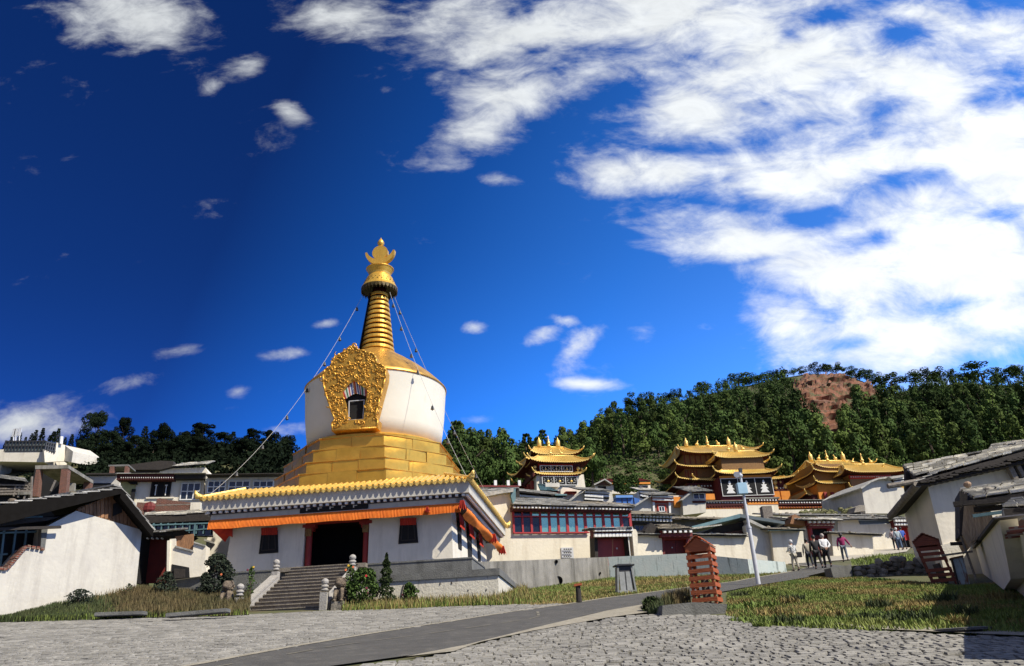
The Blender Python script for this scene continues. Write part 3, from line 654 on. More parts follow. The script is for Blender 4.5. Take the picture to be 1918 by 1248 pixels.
m = MB(); m.lathe([(3.25, zb), (3.37, zb + .8), (3.46, zb + 1.6), (3.55, ztop - .05), (3.56, ztop), (3.3, ztop + .02)], ctr, 96); m.build('dome', mat('dome_white', (.74, .71, .60), (.70, .67, .56), 1.1, .85, bump=.1, bscale=3, dirt=(.55, .51, .40), dscale=1.6, dlo=.6, dhi=.85), temple, smooth=True)
m = MB(); m.lathe([(3.59, ztop - .02), (3.60, ztop + .04), (3.42, ztop + .24), (3.0, ztop + .66), (2.4, ztop + 1.16), (1.7, ztop + 1.66), (1.1, ztop + 2.05), (.95, ztop + 2.2)], ctr, 96); cap_ = m.build('gold_dome_cap', mat('tarnished_gold', (.88, .50, .10), (.50, .28, .07), 2.2, .42, .75, bump=.2, bscale=5, stretch=(1, 1, .4)), temple, smooth=True)
# niche
S8 = lambda L: [(580 + a / 6.57, 630 + b / 6.57) for a, b in L]
OUT = S8([(540, 98), (565, 140), (610, 165), (680, 172), (700, 200), (760, 198), (800, 225), (825, 270), (828, 335), (880, 338), (925, 375), (945, 430), (940, 520), (905, 650), (872, 770), (842, 890), (812, 1005), (848, 1030), (836, 1132), (275, 1172), (268, 1078), (308, 1032), (268, 940), (228, 820), (188, 700), (158, 570), (156, 470), (180, 410), (225, 375), (262, 368), (270, 300), (310, 245), (370, 210), (445, 178), (490, 140), (520, 125)])
INN = S8([(545, 548), (590, 572), (632, 600), (705, 670), (692, 800), (662, 1018), (468, 1032), (440, 850), (403, 690), (455, 620), (500, 575)])
def holed(outer, inner, vec, name, m_, par):
    bm = bmesh.new(); es = []
    for Lp in (outer, inner):
        vs = [bm.verts.new(p) for p in Lp]; es += [bm.edges.new((vs[i], vs[(i + 1) % len(vs)])) for i in range(len(vs))]
    bmesh.ops.triangle_fill(bm, edges=es, use_beauty=True)
    g = bmesh.ops.extrude_face_region(bm, geom=bm.faces[:]); bmesh.ops.translate(bm, verts=[q for q in g['geom'] if isinstance(q, bmesh.types.BMVert)], vec=vec)
    bmesh.ops.recalc_face_normals(bm, faces=bm.faces); mb = MB(); bm.verts.index_update()
    mb.add([v.co.copy() for v in bm.verts], [[v.index for v in f.verts] for f in bm.faces]); bm.free(); return mb.build(name, m_, par)
VN = 1.80
nich = holed(tpoly(OUT, VN), tpoly(INN, VN), TV * .55, 'niche_surround', GOLDH, temple)
m = MB(); rnd = random.Random(7)
ox = [tp(a, b, VN) for a, b in OUT]; ix = [tp(a, b, VN) for a, b in INN]
for _ in range(420):
    uu, zz = rnd.uniform(3.9, 7.1), rnd.uniform(10.6, 15)
    if not inside(ox, uu, zz) or inside([(5.57 + (a - 5.57) * 1.12, 12 + (b - 12) * 1.08) for a, b in ix], uu, zz): continue
    r = rnd.uniform(.10, .22); a0 = rnd.uniform(0, 6.3); tn = rnd.uniform(3.0, 5.0); pts = []
    for i in range(9):
        t = i / 8; an = a0 + tn * t; rr = r * (1 - .7 * t); pts.append(T(uu + rr * math.cos(an), VN - .01, zz + rr * math.sin(an)))
    m.tube(pts, [.03] * 8 + [.01], 6)
m.build('relief_scroll', GOLDH, nich, smooth=True)
m = MB(); cu = 5.57
for i in range(len(ox)):
    a, b = ox[i], ox[(i + 1) % len(ox)]; m.tube([T(cu + (a[0] - cu) * .975, VN - .01, 12.6 + (a[1] - 12.6) * .985), T(cu + (b[0] - cu) * .975, VN - .01, 12.6 + (b[1] - 12.6) * .985)], .04, 6)
m.build('niche_edge', GOLDH, nich, smooth=True)
m = MB(); m.prism(tpoly(S8([(400, 560), (700, 560), (700, 1030), (430, 1040)]), VN + .26), TV * .05); m.build('niche_recess', BLACK, temple)
m = MB(); fr_ = tpoly(S8([(486, 800), (672, 785), (655, 1020), (482, 1035)]), VN + .2)
for i in range(4): m.bar(fr_[i], fr_[(i + 1) % 4], .035, .03, TV)
m.build('niche_frame', STEEL, temple)
pal = [mat('stripe_red', (.45, .04, .04)), mat('stripe_white', (.7, .68, .62)), mat('stripe_blue', (.04, .07, .26)), mat('stripe_green', (.05, .2, .10)), mat('stripe_orange', (.7, .25, .05))]
mbs = [MB() for _ in pal]; up = S8([(403, 690), (455, 620), (500, 575), (545, 548), (590, 572), (632, 600), (705, 670)]); lo = S8([(440, 775), (480, 745), (520, 722), (568, 700), (610, 712), (645, 722), (700, 740)])
UW, LW = tpoly(up, VN + .08), tpoly(lo, VN + .12); seq = [0, 1, 3, 1, 0, 1, 2, 1, 4, 0, 1, 2, 1, 0, 1, 3, 1, 0]
for i, c in enumerate(seq):
    s0, s1 = i / len(seq), (i + 1) / len(seq); mbs[c].prism([lerpL(UW, s0), lerpL(UW, s1), lerpL(LW, s1), lerpL(LW, s0)], TV * .03)
for q, mm_ in zip(mbs, pal):
    if q.v: q.build('striped_cloth', mm_, temple)
# spire
z0, z1 = 15.72, 19.25; nr = 12
m = MB(); m.lathe([(.84, z0 - .25), (.80, z0), (.38, z1), (.36, z1 + .2)], ctr, 32); m.build('spire_core', mat('spire_core_red', (.05, .006, .005), (.03, .004, .004), 4, .9, spec=.1), temple, smooth=True)
for k in range(nr):
    t0 = k / nr; t1 = (k + .64) / nr; m = MB(); ra = .86 - .43 * t0; rb = .86 - .43 * (t0 * .6 + t1 * .4); za, zc = z0 + (z1 - z0) * t0, z0 + (z1 - z0) * t1
    m.lathe([(ra - .12, za + .01), (ra - .02, za), (ra + .015, za + .03), (rb + .015, zc - .03), (rb - .02, zc), (rb - .12, zc - .01)], ctr, 40); m.build('spire_ring', GOLDS, temple, smooth=False)
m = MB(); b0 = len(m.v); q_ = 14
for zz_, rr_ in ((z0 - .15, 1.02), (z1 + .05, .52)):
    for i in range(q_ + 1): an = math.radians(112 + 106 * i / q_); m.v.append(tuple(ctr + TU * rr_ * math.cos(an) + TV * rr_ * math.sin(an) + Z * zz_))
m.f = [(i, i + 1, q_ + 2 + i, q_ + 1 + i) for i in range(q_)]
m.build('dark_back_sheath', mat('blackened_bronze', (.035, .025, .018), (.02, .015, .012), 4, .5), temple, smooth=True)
m = MB(); m.lathe([(.50, 19.50), (.90, 19.36), (.95, 19.36), (.95, 19.39), (.5, 19.56)], ctr, 40); m.build('canopy_underside', mat('black_filigree', (.015, .013, .01), (.05, .045, .03), 30, .6), temple)
m = MB(); m.lathe([(.40, 19.6), (.93, 19.40), (.97, 19.40), (.99, 19.46), (.90, 19.62), (.70, 20.10), (.58, 20.24), (.5, 20.24)], ctr, 40); can = m.build('spire_canopy', GOLDS, temple)
m = MB()
for k in range(30):
    a = 2 * math.pi * k / 30; c = ctr + TU * .95 * math.cos(a) + TV * .95 * math.sin(a); t_ = -TU * math.sin(a) + TV * math.cos(a); r_ = TU * math.cos(a) + TV * math.sin(a)
    m.prism([c - t_ * .1 + Z * 19.45, c + t_ * .1 + Z * 19.45, c + t_ * .07 + Z * 19.28, c + Z * 19.2, c - t_ * .07 + Z * 19.28], r_ * .03); m.ball(c + Z * 19.16, .025, 6)
m.build('canopy_fringe', mat('dark_gold_filigree', (.16, .11, .03), (.02, .02, .015), 18, .5, .5), can)
m = MB()
for k in range(22):
    for rr_, zz, s in ((.855, 19.74, .032), (.79, 19.90, .022)):
        a = 2 * math.pi * (k + (.5 if rr_ < .83 else 0)) / 22; m.ball(ctr + TU * rr_ * math.cos(a) + TV * rr_ * math.sin(a) + Z * zz, s, 6)
m.build('canopy_hole', BLACK, can)
m = MB(); m.lathe([(.5, 20.18), (.56, 20.20), (.60, 20.36), (.72, 20.62), (.76, 20.65), (.76, 20.68), (.3, 20.70)], ctr, 40); m.build('spire_collar', GOLDS, temple)
def arcp(r, c, a0, a1, n): return [(r * math.cos(a0 + (a1 - a0) * i / n), c + r * math.sin(a0 + (a1 - a0) * i / n)) for i in range(n + 1)]
outc = arcp(.84, 21.80, R_(180 + 2), R_(360 - 2), 24); inc = arcp(.80, 22.08, R_(360 - 22), R_(180 + 22), 20)
m = MB(); m.prism([ctr + TU * a + Z * b - TV * .14 for a, b in outc + inc], TV * .28); m.build('crescent', GOLDS, temple)
m = MB(); m.prism([ctr + TU * a + Z * b - TV * .13 for a, b in arcp(.44, 21.70, 0, R_(351), 39)], TV * .26); m.build('sun_disc', GOLDS, temple)
m = MB(); m.lathe([(.03, 22.08), (.10, 22.16), (.19, 22.30), (.19, 22.40), (.12, 22.54), (.04, 22.64), (.015, 22.72)], ctr, 20); m.build('jewel_finial', GOLDS, temple, smooth=True)
# bell strings
def bell_string(P0, P1, sag, ts, label):
    w = empty('bell_string', P1, label, 'bell string', 'wires with bells from the stupa spire'); m = MB()
    f = lambda t: P0.lerp(P1, t) - Z * sag * 4 * t * (1 - t)
    m.tube([f(i / 40) for i in range(41)], .009, 5); m.build('wire', ROPE, w)
    for t in ts:
        c = f(t); m = MB(); m.tube([c, c - Z * .09], .008, 4); m.lathe([(.02, -.07), (.05, -.10), (.065, -.2), (.085, -.25), (.02, -.24)], c, 10); m.ball(c - Z * .29, .025, 6); m.build('bell', DMETAL, w)
sp = ctr + Z * 19.0
bell_string(sp - TU * .9 - TV * .2, T(.1, .1, 7.35), 1.2, (.04, .17, .28, .40, .53, .68, .83), 'sagging wire of bells from the spire to the front left roof corner')
bell_string(sp + TU * .7 - TV * .4, T(SZ - .1, .1, 7.4), .5, (.06, .19, .34, .43, .62, .80), 'wire of bells crossing before the white dome to the near right corner')
bell_string(sp + TU * .8 + TV * .2, T(SZ - .1, SZ - .1, 7.4), .5, (.05, .2, .38, .55, .75), 'wire of bells running behind the dome side to the far right roof corner')

# ------------------------------------------------------------------ terrace and stairs
TOPT = 3.42; SU0, SU1 = 4.25, 6.95
terr = empty('temple_terrace', T(8, -2.4, 2.2), 'low terrace of peeling white wall with grey stone cap below the stupa hall', 'terrace')
m = MB()
for a, b in ((-3.2, SU0 - .3), (SU1 + .3, 12.77)): m.obox(T(a, -2.42, 1.0), TU * (b - a), TV * 2.5, Z * (TOPT - .24 - 1.0))
m.obox(T(11.0, .08, 1.0), TU * 1.768, TV * 10.5, Z * (TOPT - .24 - 1.0)); m.build('terrace_wall', PEEL, terr)
m = MB()
for a, b in ((-3.2, SU0 - .3), (SU1 + .3, 12.83)): m.obox(T(a, -2.48, TOPT - .24), TU * (b - a), TV * 2.56, Z * .10); m.obox(T(a, -2.44, TOPT - .14), TU * (b - a), TV * 2.52, Z * .14)
m.obox(T(10.9, .08, TOPT - .24), TU * 1.93, TV * 10.5, Z * .10); m.obox(T(10.9, .08, TOPT - .14), TU * 1.89, TV * 10.5, Z * .14); m.build('stone_cap', CONC_D, terr)
m = MB(); m.obox(T(-1.15, 0, TOPT - .1), TU * (11.43 + 1.15), TV * 11, Z * (FLZ - TOPT + .1 - .06)); m.obox(T(-1.18, -.03, FLZ - .06), TU * (11.46 + 1.18), TV * 11.2, Z * .06)
m.obox(T(11.43, 1.2, TOPT - .1), TU * .75, TV * 6, Z * .55); m.obox(T(-3.2, .0, TOPT - .1), TU * 2.04, TV * 8, Z * .45); m.build('upper_step', CONC_D, terr)
m = MB(); rnd = random.Random(3)
for _ in range(11):
    uu, zz = rnd.uniform(7.5, 12.5), rnd.uniform(2.4, 3.1); m.cbox(T(uu, -2.425, zz), rnd.uniform(.02, .05), .02, rnd.uniform(.03, .09), TU, TV)
m.bar(T(9.35, -2.44, 3.05), T(9.28, -2.44, 2.75), .03); m.bar(T(9.28, -2.44, 2.75), T(9.33, -2.44, 2.15), .035); m.build('wall_crack', mat('crack_dark', (.08, .065, .05)), terr)  # crack line and small dark marks on the terrace wall
st = empty('stone_staircase', T(5.6, -4.2, 2.1), 'broad flight of worn brown stone steps climbing to the dark temple doorway', 'staircase')
NS = 14; zb0 = 2.06
for k in range(NS):
    m = MB(); v0 = -4.25 + k * .304; z_ = zb0 + (k + 1) * (FLZ - zb0) / NS; uu = SU0; rnd = random.Random(k)
    if k == NS - 1: m.obox(T(SU0 - .55, v0, z_ - .16), TU * .55, TV * .4, Z * .16) ; m.obox(T(SU1, v0, z_ - .16), TU * .3, TV * .4, Z * .16)
    while uu < SU1:
        w = min(rnd.uniform(.5, .95), SU1 - uu); m.obox(T(uu + .004, v0 + rnd.uniform(0, .012), 1.2), TU * (w - .008), TV * (.33 if k < NS - 1 else .6), Z * (z_ - 1.2 - .045 - rnd.uniform(0, .006))); m.obox(T(uu + .006, v0 - .035, z_ - .04), TU * (w - .012), TV * .36, Z * (.04 - rnd.uniform(0, .006))); uu += w
    m.build('step', GRAN, st)
def rail(u0, label):
    m = MB(); P = [T(u0, -1.55, 3.72), T(u0, -4.15, 2.42), T(u0, -4.15, 1.5), T(u0, -1.55, 1.5)]; m.prism(P, TU * .26); m.prism([T(u0 - .02, -1.5, 3.72), T(u0 - .02, -4.2, 2.40), T(u0 - .02, -4.2, 2.48), T(u0 - .02, -1.5, 3.80)], TU * .30)
    r = m.build('balustrade', STONEW, st)
    for v_, zz, h in ((-1.45, 3.3, .66), (-4.30, 2.02, .78)):
        m = MB(); c = T(u0 + .13, v_, 0); m.cbox(c + Z * (zz + h / 2 - .1), .24, .24, h - .1 + .2, TU, TV); m.lathe([(.12, 0), (.14, .03), (.10, .06), (.10, .1), (.14, .13), (.13, .17), (.08, .2), (.12, .25), (.13, .31), (.09, .38), (.02, .41)], c + Z * (zz + h), 14); m.build('newel_post', STONEW, r)
rail(SU0 - .28, ''); rail(SU1 + .02, '')
def lion(uc, v_, label, s=1.0):
    b = T(uc, v_, 0); b.z = G(b.x, b.y); L = empty('stone_lion', b, label, 'stone lion', 'stone lions beside the temple stairs'); rnd = random.Random(int(uc * 10))
    m = MB(); m.cbox(b + Z * .10, .42 * s, .5 * s, .3, TU, TV); m.build('pedestal', ROCK, L)
    m = MB(); Bz = b + Z * .25
    m.ball(Bz + Z * .26 + TV * .06, .19 * s, 12, (1, 1.1, 1.35), .05, rnd); m.ball(Bz + Z * .60 - TV * .06, .17 * s, 12, (1.05, 1, 1.05), .08, rnd); m.ball(Bz + Z * .57 - TV * .2, .09 * s, 10, (1, 1, .8), .05, rnd)
    for sg in (-1, 1):
        m.tube([Bz + TU * .11 * sg - TV * .12 + Z * .42, Bz + TU * .12 * sg - TV * .18 + Z * .2, Bz + TU * .12 * sg - TV * .2], [.07, .06, .07], 8); m.ball(Bz + TU * .13 * sg + TV * .12 + Z * .1, .12 * s, 8, (1, 1.3, 1), .05, rnd); m.ball(Bz + TU * .12 * sg + Z * .74, .045, 6)
        m.ball(Bz + TU * .12 * sg - TV * .23 + Z * .03, .06, 8, (1, 1.2, .7))
    for _ in range(16):
        a = rnd.uniform(0, 6.28); m.ball(Bz + Z * (.60 + .15 * math.sin(a)) + TU * .17 * math.cos(a) + TV * rnd.uniform(-.02, .1), .05, 6)
    m.build('body', mat('painted_lion_stone', (.24, .19, .13), (.08, .06, .045), 6, .95, bump=1.0, bscale=18), L, smooth=True)
lion(SU0 - .62, -4.25, 'weathered stone lion left of the stairs half hidden in dry grass'); lion(SU1 + .66, -4.2, 'weathered stone lion right of the stairs beside the flowering bush')
# ------------------------------------------------------------------ golden-roofed monastery halls
class Fr:                                           # a local frame: x along the front, y away, z up
    def __init__(s, px, py, y, phi): s.o = at(px, py, y); s.X = Vector((math.cos(R_(phi)), math.sin(R_(phi)), 0)); s.Y = Vector((-s.X.y, s.X.x, 0))
    def __call__(s, x, y, z): return s.o + s.X * x + s.Y * y + Z * z
    def box(s, mb, x0, x1, y0, y1, z0, z1): mb.obox(s(x0, y0, z0), s.X * (x1 - x0), s.Y * (y1 - y0), Z * (z1 - z0))
def gold_roof(fr, par, xc, yc, w, d, ze, wi, di, zt, up=.9, conc=1.5, nm='gold_roof', fin=None, ribs=.34, m_=None):
    """hipped roof: eaves half sizes w,d at ze; inner (ridge or wall) half sizes wi,di at zt; corners swept up"""
    m = MB(); sf = MB(); nv = 8
    for side in range(4):
        if side in (0, 2): hw, hd, iw, idd = w, d, wi, di
        else: hw, hd, iw, idd = d, w, di, wi
        nu = max(8, int(2 * hw / ribs) * 2); b = len(m.v)
        for j in range(nv + 1):
            t = j / nv
            for i in range(nu + 1):
                s = -1 + 2 * i / nu; x = s * (hw + (iw - hw) * t); y = -(hd + (idd - hd) * t)
                e = abs(s) ** 5; out = .35 * e * (1 - t) ** 2
                z = ze + (zt - ze) * t ** conc + up * .55 * e * (1 - t) ** 2.5 + (.07 if i % 2 else -.05)
                y -= out; x += out * (1 if s > 0 else -1)
                X, Y = ((x, y), (-y, x), (-x, -y), (y, -x))[side]; m.v.append(tuple(fr(xc + X, yc + Y, z)))
        for j in range(nv):
            for i in range(nu): q = b + j * (nu + 1) + i; m.f.append((q, q + 1, q + nu + 2, q + nu + 1))
        # eave edge drop
        b2 = len(m.v)
        for i in range(nu + 1): p = m.v[b + i]; m.v.append((p[0], p[1], p[2] - .16))
        for i in range(nu): m.f.append((b + i, b2 + i, b2 + i + 1, b + i + 1))
        b3 = len(sf.v)
        for i in range(nu + 1): q_ = m.v[b2 + i]; sf.v.append((q_[0], q_[1], q_[2] - .004))
        for i in range(nu + 1):
            p = Vector(m.v[b + nv * (nu + 1) + i]); sf.v.append((p.x, p.y, ze + fr.o.z - .05))
        for i in range(nu): sf.f.append((b3 + i, b3 + nu + 1 + i, b3 + nu + 2 + i, b3 + i + 1))
    o = m.build(nm, m_ or GOLDT, par); sf.build('soffit', MAROON, o)
    h = MB()
    for sx_ in (-1, 1):
        for sy_ in (-1, 1):
            P = []
            for k in range(7):
                t = k / 6; P.append(fr(xc + sx_ * (w + .35 - (w - wi + .35) * t), yc + sy_ * (d + .35 - (d - di + .35) * t), ze + (zt - ze) * t ** conc + up * .55 * (1 - t) ** 2.5 + .08))
            tip = [fr(xc + sx_ * (w + .8), yc + sy_ * (d + .8), ze + up * .55 + .62), fr(xc + sx_ * (w + .65), yc + sy_ * (d + .65), ze + up * .55 + .25)]
            h.tube(tip + P, [.04, .13] + [.13] * 7, 6)
    if di < .5: h.tube([fr(xc - wi, yc, zt + .1), fr(xc + wi, yc, zt + .1)], .16, 6)
    h.build('roof_ridge', GOLDT, o, smooth=True)
    if fin:
        for x, kind in fin:
            m2 = MB(); c = fr(xc + x, yc, zt + .15)
            if kind == 'jar': m2.lathe([(.34, 0), (.38, .1), (.37, .95), (.28, 1.15), (.17, 1.25), (.13, 1.35), (.03, 1.7)], c, 12)
            elif kind == 'spire': m2.lathe([(.34, 0), (.36, .15), (.16, .35), (.3, .6), (.3, .75), (.12, .95), (.18, 1.2), (.06, 1.5), (.1, 1.6), (.02, 1.95)], c, 12)
            elif kind == 'deer':
                m2.ball(c + Z * .4, .3, 8, (1.2, .6, .8)); m2.tube([c + Z * .45, c + Z * .9 + fr.X * (.2 if x < 0 else -.2)], [.14, .08], 6); m2.ball(c + Z * .98 + fr.X * (.26 if x < 0 else -.26), .12, 6)
                for q in (-.2, .2): m2.tube([c + fr.X * q + Z * .3, c + fr.X * q], .06, 5)
            m2.build('roof_ornament', GOLDT, o, smooth=True)
    return o
def panel_row(fr, par, x0, x1, y, z0, z1, n, emb=True, m_=None):
    m = MB(); fr.box(m, x0, x1, y, y + .12, z0, z1); b = m.build('front_panel', m_ or BLACK, par)
    f = MB(); t = .09
    for i in range(n + 1): x = x0 + (x1 - x0) * i / n; fr.box(f, x - t / 2, x + t / 2, y - .06, y + .02, z0 + t, z1 - t)
    fr.box(f, x0 - t / 2, x1 + t / 2, y - .06, y + .02, z0, z0 + t); fr.box(f, x0 - t / 2, x1 + t / 2, y - .06, y + .02, z1 - t, z1); f.build('panel_frame', PAINTW, b)
    if emb:
        e2 = MB()
        for i in range(n):
            e = MB()
            xc = x0 + (x1 - x0) * (i + .5) / n; w = (x1 - x0) / n; h = z1 - z0; zc = (z0 + z1) / 2
            P = [(-.02, .36), (-.08, .22), (-.02, .12), (-.16, .10), (-.10, .0), (-.24, -.12), (-.12, -.14), (-.26, -.34), (.26, -.34), (.12, -.14), (.24, -.12), (.10, 0), (.16, .10), (.02, .12), (.08, .22), (.02, .36)] if emb == 'tall' else None
            if P: e.prism([fr(xc + a * w, y - .02, zc + b_ * h) for a, b_ in P], -fr.Y * .03)
            else:
                e2.ball(fr(xc, y - .02, zc - .05 * h), .14 * h, 8, (1, .3, 1)); e.tube([fr(xc, y - .03, zc - .3 * h), fr(xc, y - .03, zc + .3 * h)], .035, 5)
                for sg in (-1, 1):
                    e.tube([fr(xc + sg * .12 * w, y - .03, zc - .25 * h), fr(xc + sg * .3 * w, y - .03, zc - .2 * h), fr(xc + sg * .36 * w, y - .03, zc), fr(xc + sg * .26 * w, y - .03, zc + .1 * h), fr(xc + sg * .34 * w, y - .03, zc + .28 * h)], .04, 5)
            e.build('emblem', PAINTW, b)
        if e2.v: e2.build('medallion', GOLDT, b)
    return b
def frieze(fr, par, x0, x1, y, z0, z1, rows=2, sp=.45, m_=None, dot=None, side=None, nm='frieze'):
    m = MB(); fr.box(m, x0, x1, y, y + .3, z0, z1); b = m.build(nm, m_ or MAROON, par); e = MB(); n = max(2, int((x1 - x0) / sp))
    for r in range(rows):
        z = z0 + (z1 - z0) * (r + .5) / rows
        for i in range(n): fr.box(e, x0 + (x1 - x0) * (i + .5) / n - sp * .22, x0 + (x1 - x0) * (i + .5) / n + sp * .22, y - .08, y + .02, z - sp * .2, z + sp * .2)
    e.build('beam_end', dot or PAINTW, b); return b
def columns(fr, par, xs, y, z0, z1, r=.16, m_=None):
    for x in xs:
        m = MB(); m.tube([fr(x, y, z0), fr(x, y, z1)], r, 8); m.build('column', m_ or RED, par)

# central hall (T2)
fr = Fr(1367, 937, 130, 5); t2 = empty('monastery_hall', fr(0, 5, 0), 'tallest golden roofed monastery hall with black curtained porch behind the lamp post', 'monastery hall', 'golden roofed monastery halls')
m = MB(); fr.box(m, -6.4, 10.6, 1.5, 12, -6, 3.4); m.build('wall', DRED, t2)
for x0, x1 in ((7.0, 9.4), (9.6, 11.2), (-5.4, -3.6)):
    m = MB(); fr.box(m, x0, x1, 1.2, 1.6, -3, 1.5); m.build('orange_wall_panel', OCHRE, t2)
m = MB(); fr.box(m, -6.2, 6.2, 2.6, 12, 3.4, 6.2); m.build('middle_storey', GOLDP, t2); m = MB(); fr.box(m, -5.9, 5.7, 3.2, 12, 6.2, 9.3); m.build('upper_storey', GOLDP, t2)
for k in range(13):
    x = -5.8 + k * .96; m = MB(); fr.box(m, x - .06, x + .06, 3.05, 3.2, 6.3, 9.0); m.build('gallery_post', DRED, t2)
for k in range(9):
    x = -6.2 + k * .5 if k < 5 else 3.2 + (k - 4) * .75; m = MB(); fr.box(m, x - .06, x + .06, 2.45, 2.6, 3.5, 5.9); m.build('gallery_post', DRED, t2)
gold_roof(fr, t2, 0, 7.5, 8.2, 7.4, 3.75, 6.2, 5.0, 4.5, .9); gold_roof(fr, t2, 3.4, 6.0, 8.6, 5.6, 3.55, 7.0, 3.6, 4.3, .9)
gold_roof(fr, t2, -.1, 7.5, 7.7, 6.6, 6.2, 5.9, 4.4, 7.0, .9); gold_roof(fr, t2, .2, 7.4, 6.9, 6.0, 8.8, 6.0, .15, 11.3, 1.1, 1.2, fin=((-4.0, 'jar'), (-2.0, 'deer'), (0, 'spire'), (2.0, 'deer'), (4.0, 'jar')))
# porch
m = MB(); fr.box(m, -1.0, 6.4, -1.5, 2.6, 4.4, 6.9); m.build('porch_storey', GOLDP, t2); m = MB(); fr.box(m, -2.0, 7.2, -1.5, 1.6, -6, 3.6); m.build('porch_wall', DRED, t2)
gold_roof(fr, t2, 2.7, .3, 5.2, 2.9, 4.0, 3.8, 1.8, 4.8, .95); gold_roof(fr, t2, 2.7, .6, 4.6, 2.6, 6.9, 3.4, .2, 8.4, .7, 1.3, fin=((-1.3, 'deer'), (0, 'jar'), (1.3, 'deer')))
panel_row(fr, t2, -1.7, 7.1, -1.75, .3, 3.3, 3, 'tall'); m = MB(); fr.box(m, -1.8, 7.2, -1.8, -1.6, 3.3, 3.75); m.build('orange_strip', OCHRE, t2)
frieze(fr, t2, 7.4, 11.0, 1.3, 1.6, 2.5, 1, .5); frieze(fr, t2, -6.5, -2.2, 1.3, 1.6, 3.2, 2, .5)
m = MB()
for x, z, r in ((8.9, 3.1, .42), (8.9, 2.2, .34), (10.6, 2.3, .34), (-4.6, 2.6, .35), (-5.9, 2.7, .25), (9.9, 3.1, .2)): m.ball(fr(x, 1.2, z), r, 10, (1, .35, 1.2))
m.build('gold_medallion', GOLDT, t2, smooth=True)
for sdx in (-6.7,):
    for k in range(5): m = MB(); fr.box(m, sdx - .05, sdx + .1, 2.5 + k * 2.3, 3.8 + k * 2.3, -.5, 1.4); m.build('side_window', BLACK, t2)
# left hall (T1)
fr = Fr(1046, 915, 118, 13); t1 = empty('monastery_hall', fr(0, 4, 0), 'golden roofed monastery hall with white side walls below the dark pine wood', 'monastery hall', 'golden roofed monastery halls')
m = MB(); m.prism([fr(-3.7, 0, -5), fr(4.7, 0, -5), fr(4.25, 0, 2.2), fr(-3.35, 0, 2.2)], fr.Y * 10); m.build('wall', WHITE, t1)
m = MB(); fr.box(m, -3.1, 4.0, .6, 9, 2.2, 4.4); m.build('upper_wall', MAROON, t1)
panel_row(fr, t1, -2.6, 3.0, -.35, .4, 1.8, 3); panel_row(fr, t1, -2.7, 2.5, .1, 2.62, 3.62, 3)
m = MB(); fr.box(m, -2.8, 3.1, -.32, 0, 1.85, 2.05); fr.box(m, -2.9, 2.7, .2, .5, 3.68, 3.9); m.build('red_strip', ORED, t1)
gold_roof(fr, t1, 0, .6, 3.6, 1.2, 2.15, 2.9, .6, 2.45, .45)
m = MB()
for x, z, r in ((3.5, 3.2, .30), (4.1, 3.1, .22), (3.4, 2.7, .18), (-3.5, 3.4, .24), (-3.5, 2.8, .24)): m.ball(fr(x, .2, z), r, 8, (1, .4, 1.1))
m.build('gold_medallion', GOLDT, t1, smooth=True)
gold_roof(fr, t1, .3, 1.4, 4.6, 2.2, 4.1, 3.0, .3, 5.4, .9, 1.25, fin=((-.9, 'deer'), (.9, 'deer'))); gold_roof(fr, t1, .3, 5.4, 5.0, 5.6, 4.3, 2.8, 3.0, 5.2, .9)
m = MB(); fr.box(m, -2.6, 3.0, 2.6, 8, 4.7, 6.1); m.build('top_storey', GOLDP, t1)
gold_roof(fr, t1, .3, 5.2, 3.8, 3.9, 5.9, 2.5, .15, 7.9, .9, 1.25, fin=((-1.6, 'jar'), (0, 'spire'), (1.6, 'jar')))
# long left wing going back
m = MB(); m.prism([fr(-3.6, 9, -6), fr(-3.6, 26, -6), fr(-3.6, 26, 1.0), fr(-3.6, 9, 2.4)], fr.X * 4); m.build('side_wing', WHITE, t1)
gold_roof(fr, t1, -1.6, 17, 3.8, 10.5, 1.8, 1.0, 8, 3.1, 1.0, m_=DRED, nm='wing_roof')
for k in range(7):
    m = MB(); fr.box(m, -3.85, -3.5, 1.6 + k * 2.4, 2.6 + k * 2.4, .3, 1.6); m.build('side_window', RED, t1)
m = MB(); fr.box(m, -3.9, -3.55, .2, 24, 1.9, 2.5); m.build('red_cornice', MAROON, t1)
# right hall (T3)
fr = Fr(1606, 940, 128, 9); t3 = empty('monastery_hall', fr(0, 5, 0), 'golden roofed monastery hall with red friezes beside the plain grey white wall', 'monastery hall', 'golden roofed monastery halls')
m = MB(); fr.box(m, -6.0, 8, 1, 16, -5, 3.4); m.build('wall', OCHRE, t3)
m = MB(); fr.box(m, -5.6, 5.6, 1.6, 14, 3.4, 6.8); m.build('upper_wall', GOLDP, t3)
frieze(fr, t3, -1.0, 6.5, -1.0, 3.6, 4.2, 1, .4, m_=ORED); frieze(fr, t3, -1.0, 6.6, -1.0, .9, 1.4, 1, .4, m_=ORED)
m = MB(); fr.box(m, -1.0, 6.6, -.9, 1.2, -5, 4.3); m.build('porch', GOLDP, t3)
for x in (-5.2, -3.9, -2.6, -1.3): m = MB(); fr.box(m, x, x + .5, .6, 1.1, -1, 1.8); m.build('red_panel', RED, t3)
gold_roof(fr, t3, 2.9, .2, 4.8, 2.4, 1.6, 3.8, 1.2, 2.2, .6); gold_roof(fr, t3, -3.2, 2.6, 3.2, 2.4, 3.3, 2.2, 1.0, 4.0, .8)
gold_roof(fr, t3, 3.2, 1.0, 5.6, 3.4, 4.5, 4.0, .2, 6.4, 1.0, 1.3, fin=((-1.8, 'deer'), (0, 'spire'), (1.6, 'deer'))); gold_roof(fr, t3, -.3, 6.2, 5.8, 5.6, 5.3, 4.4, 3.4, 6.0, .9)
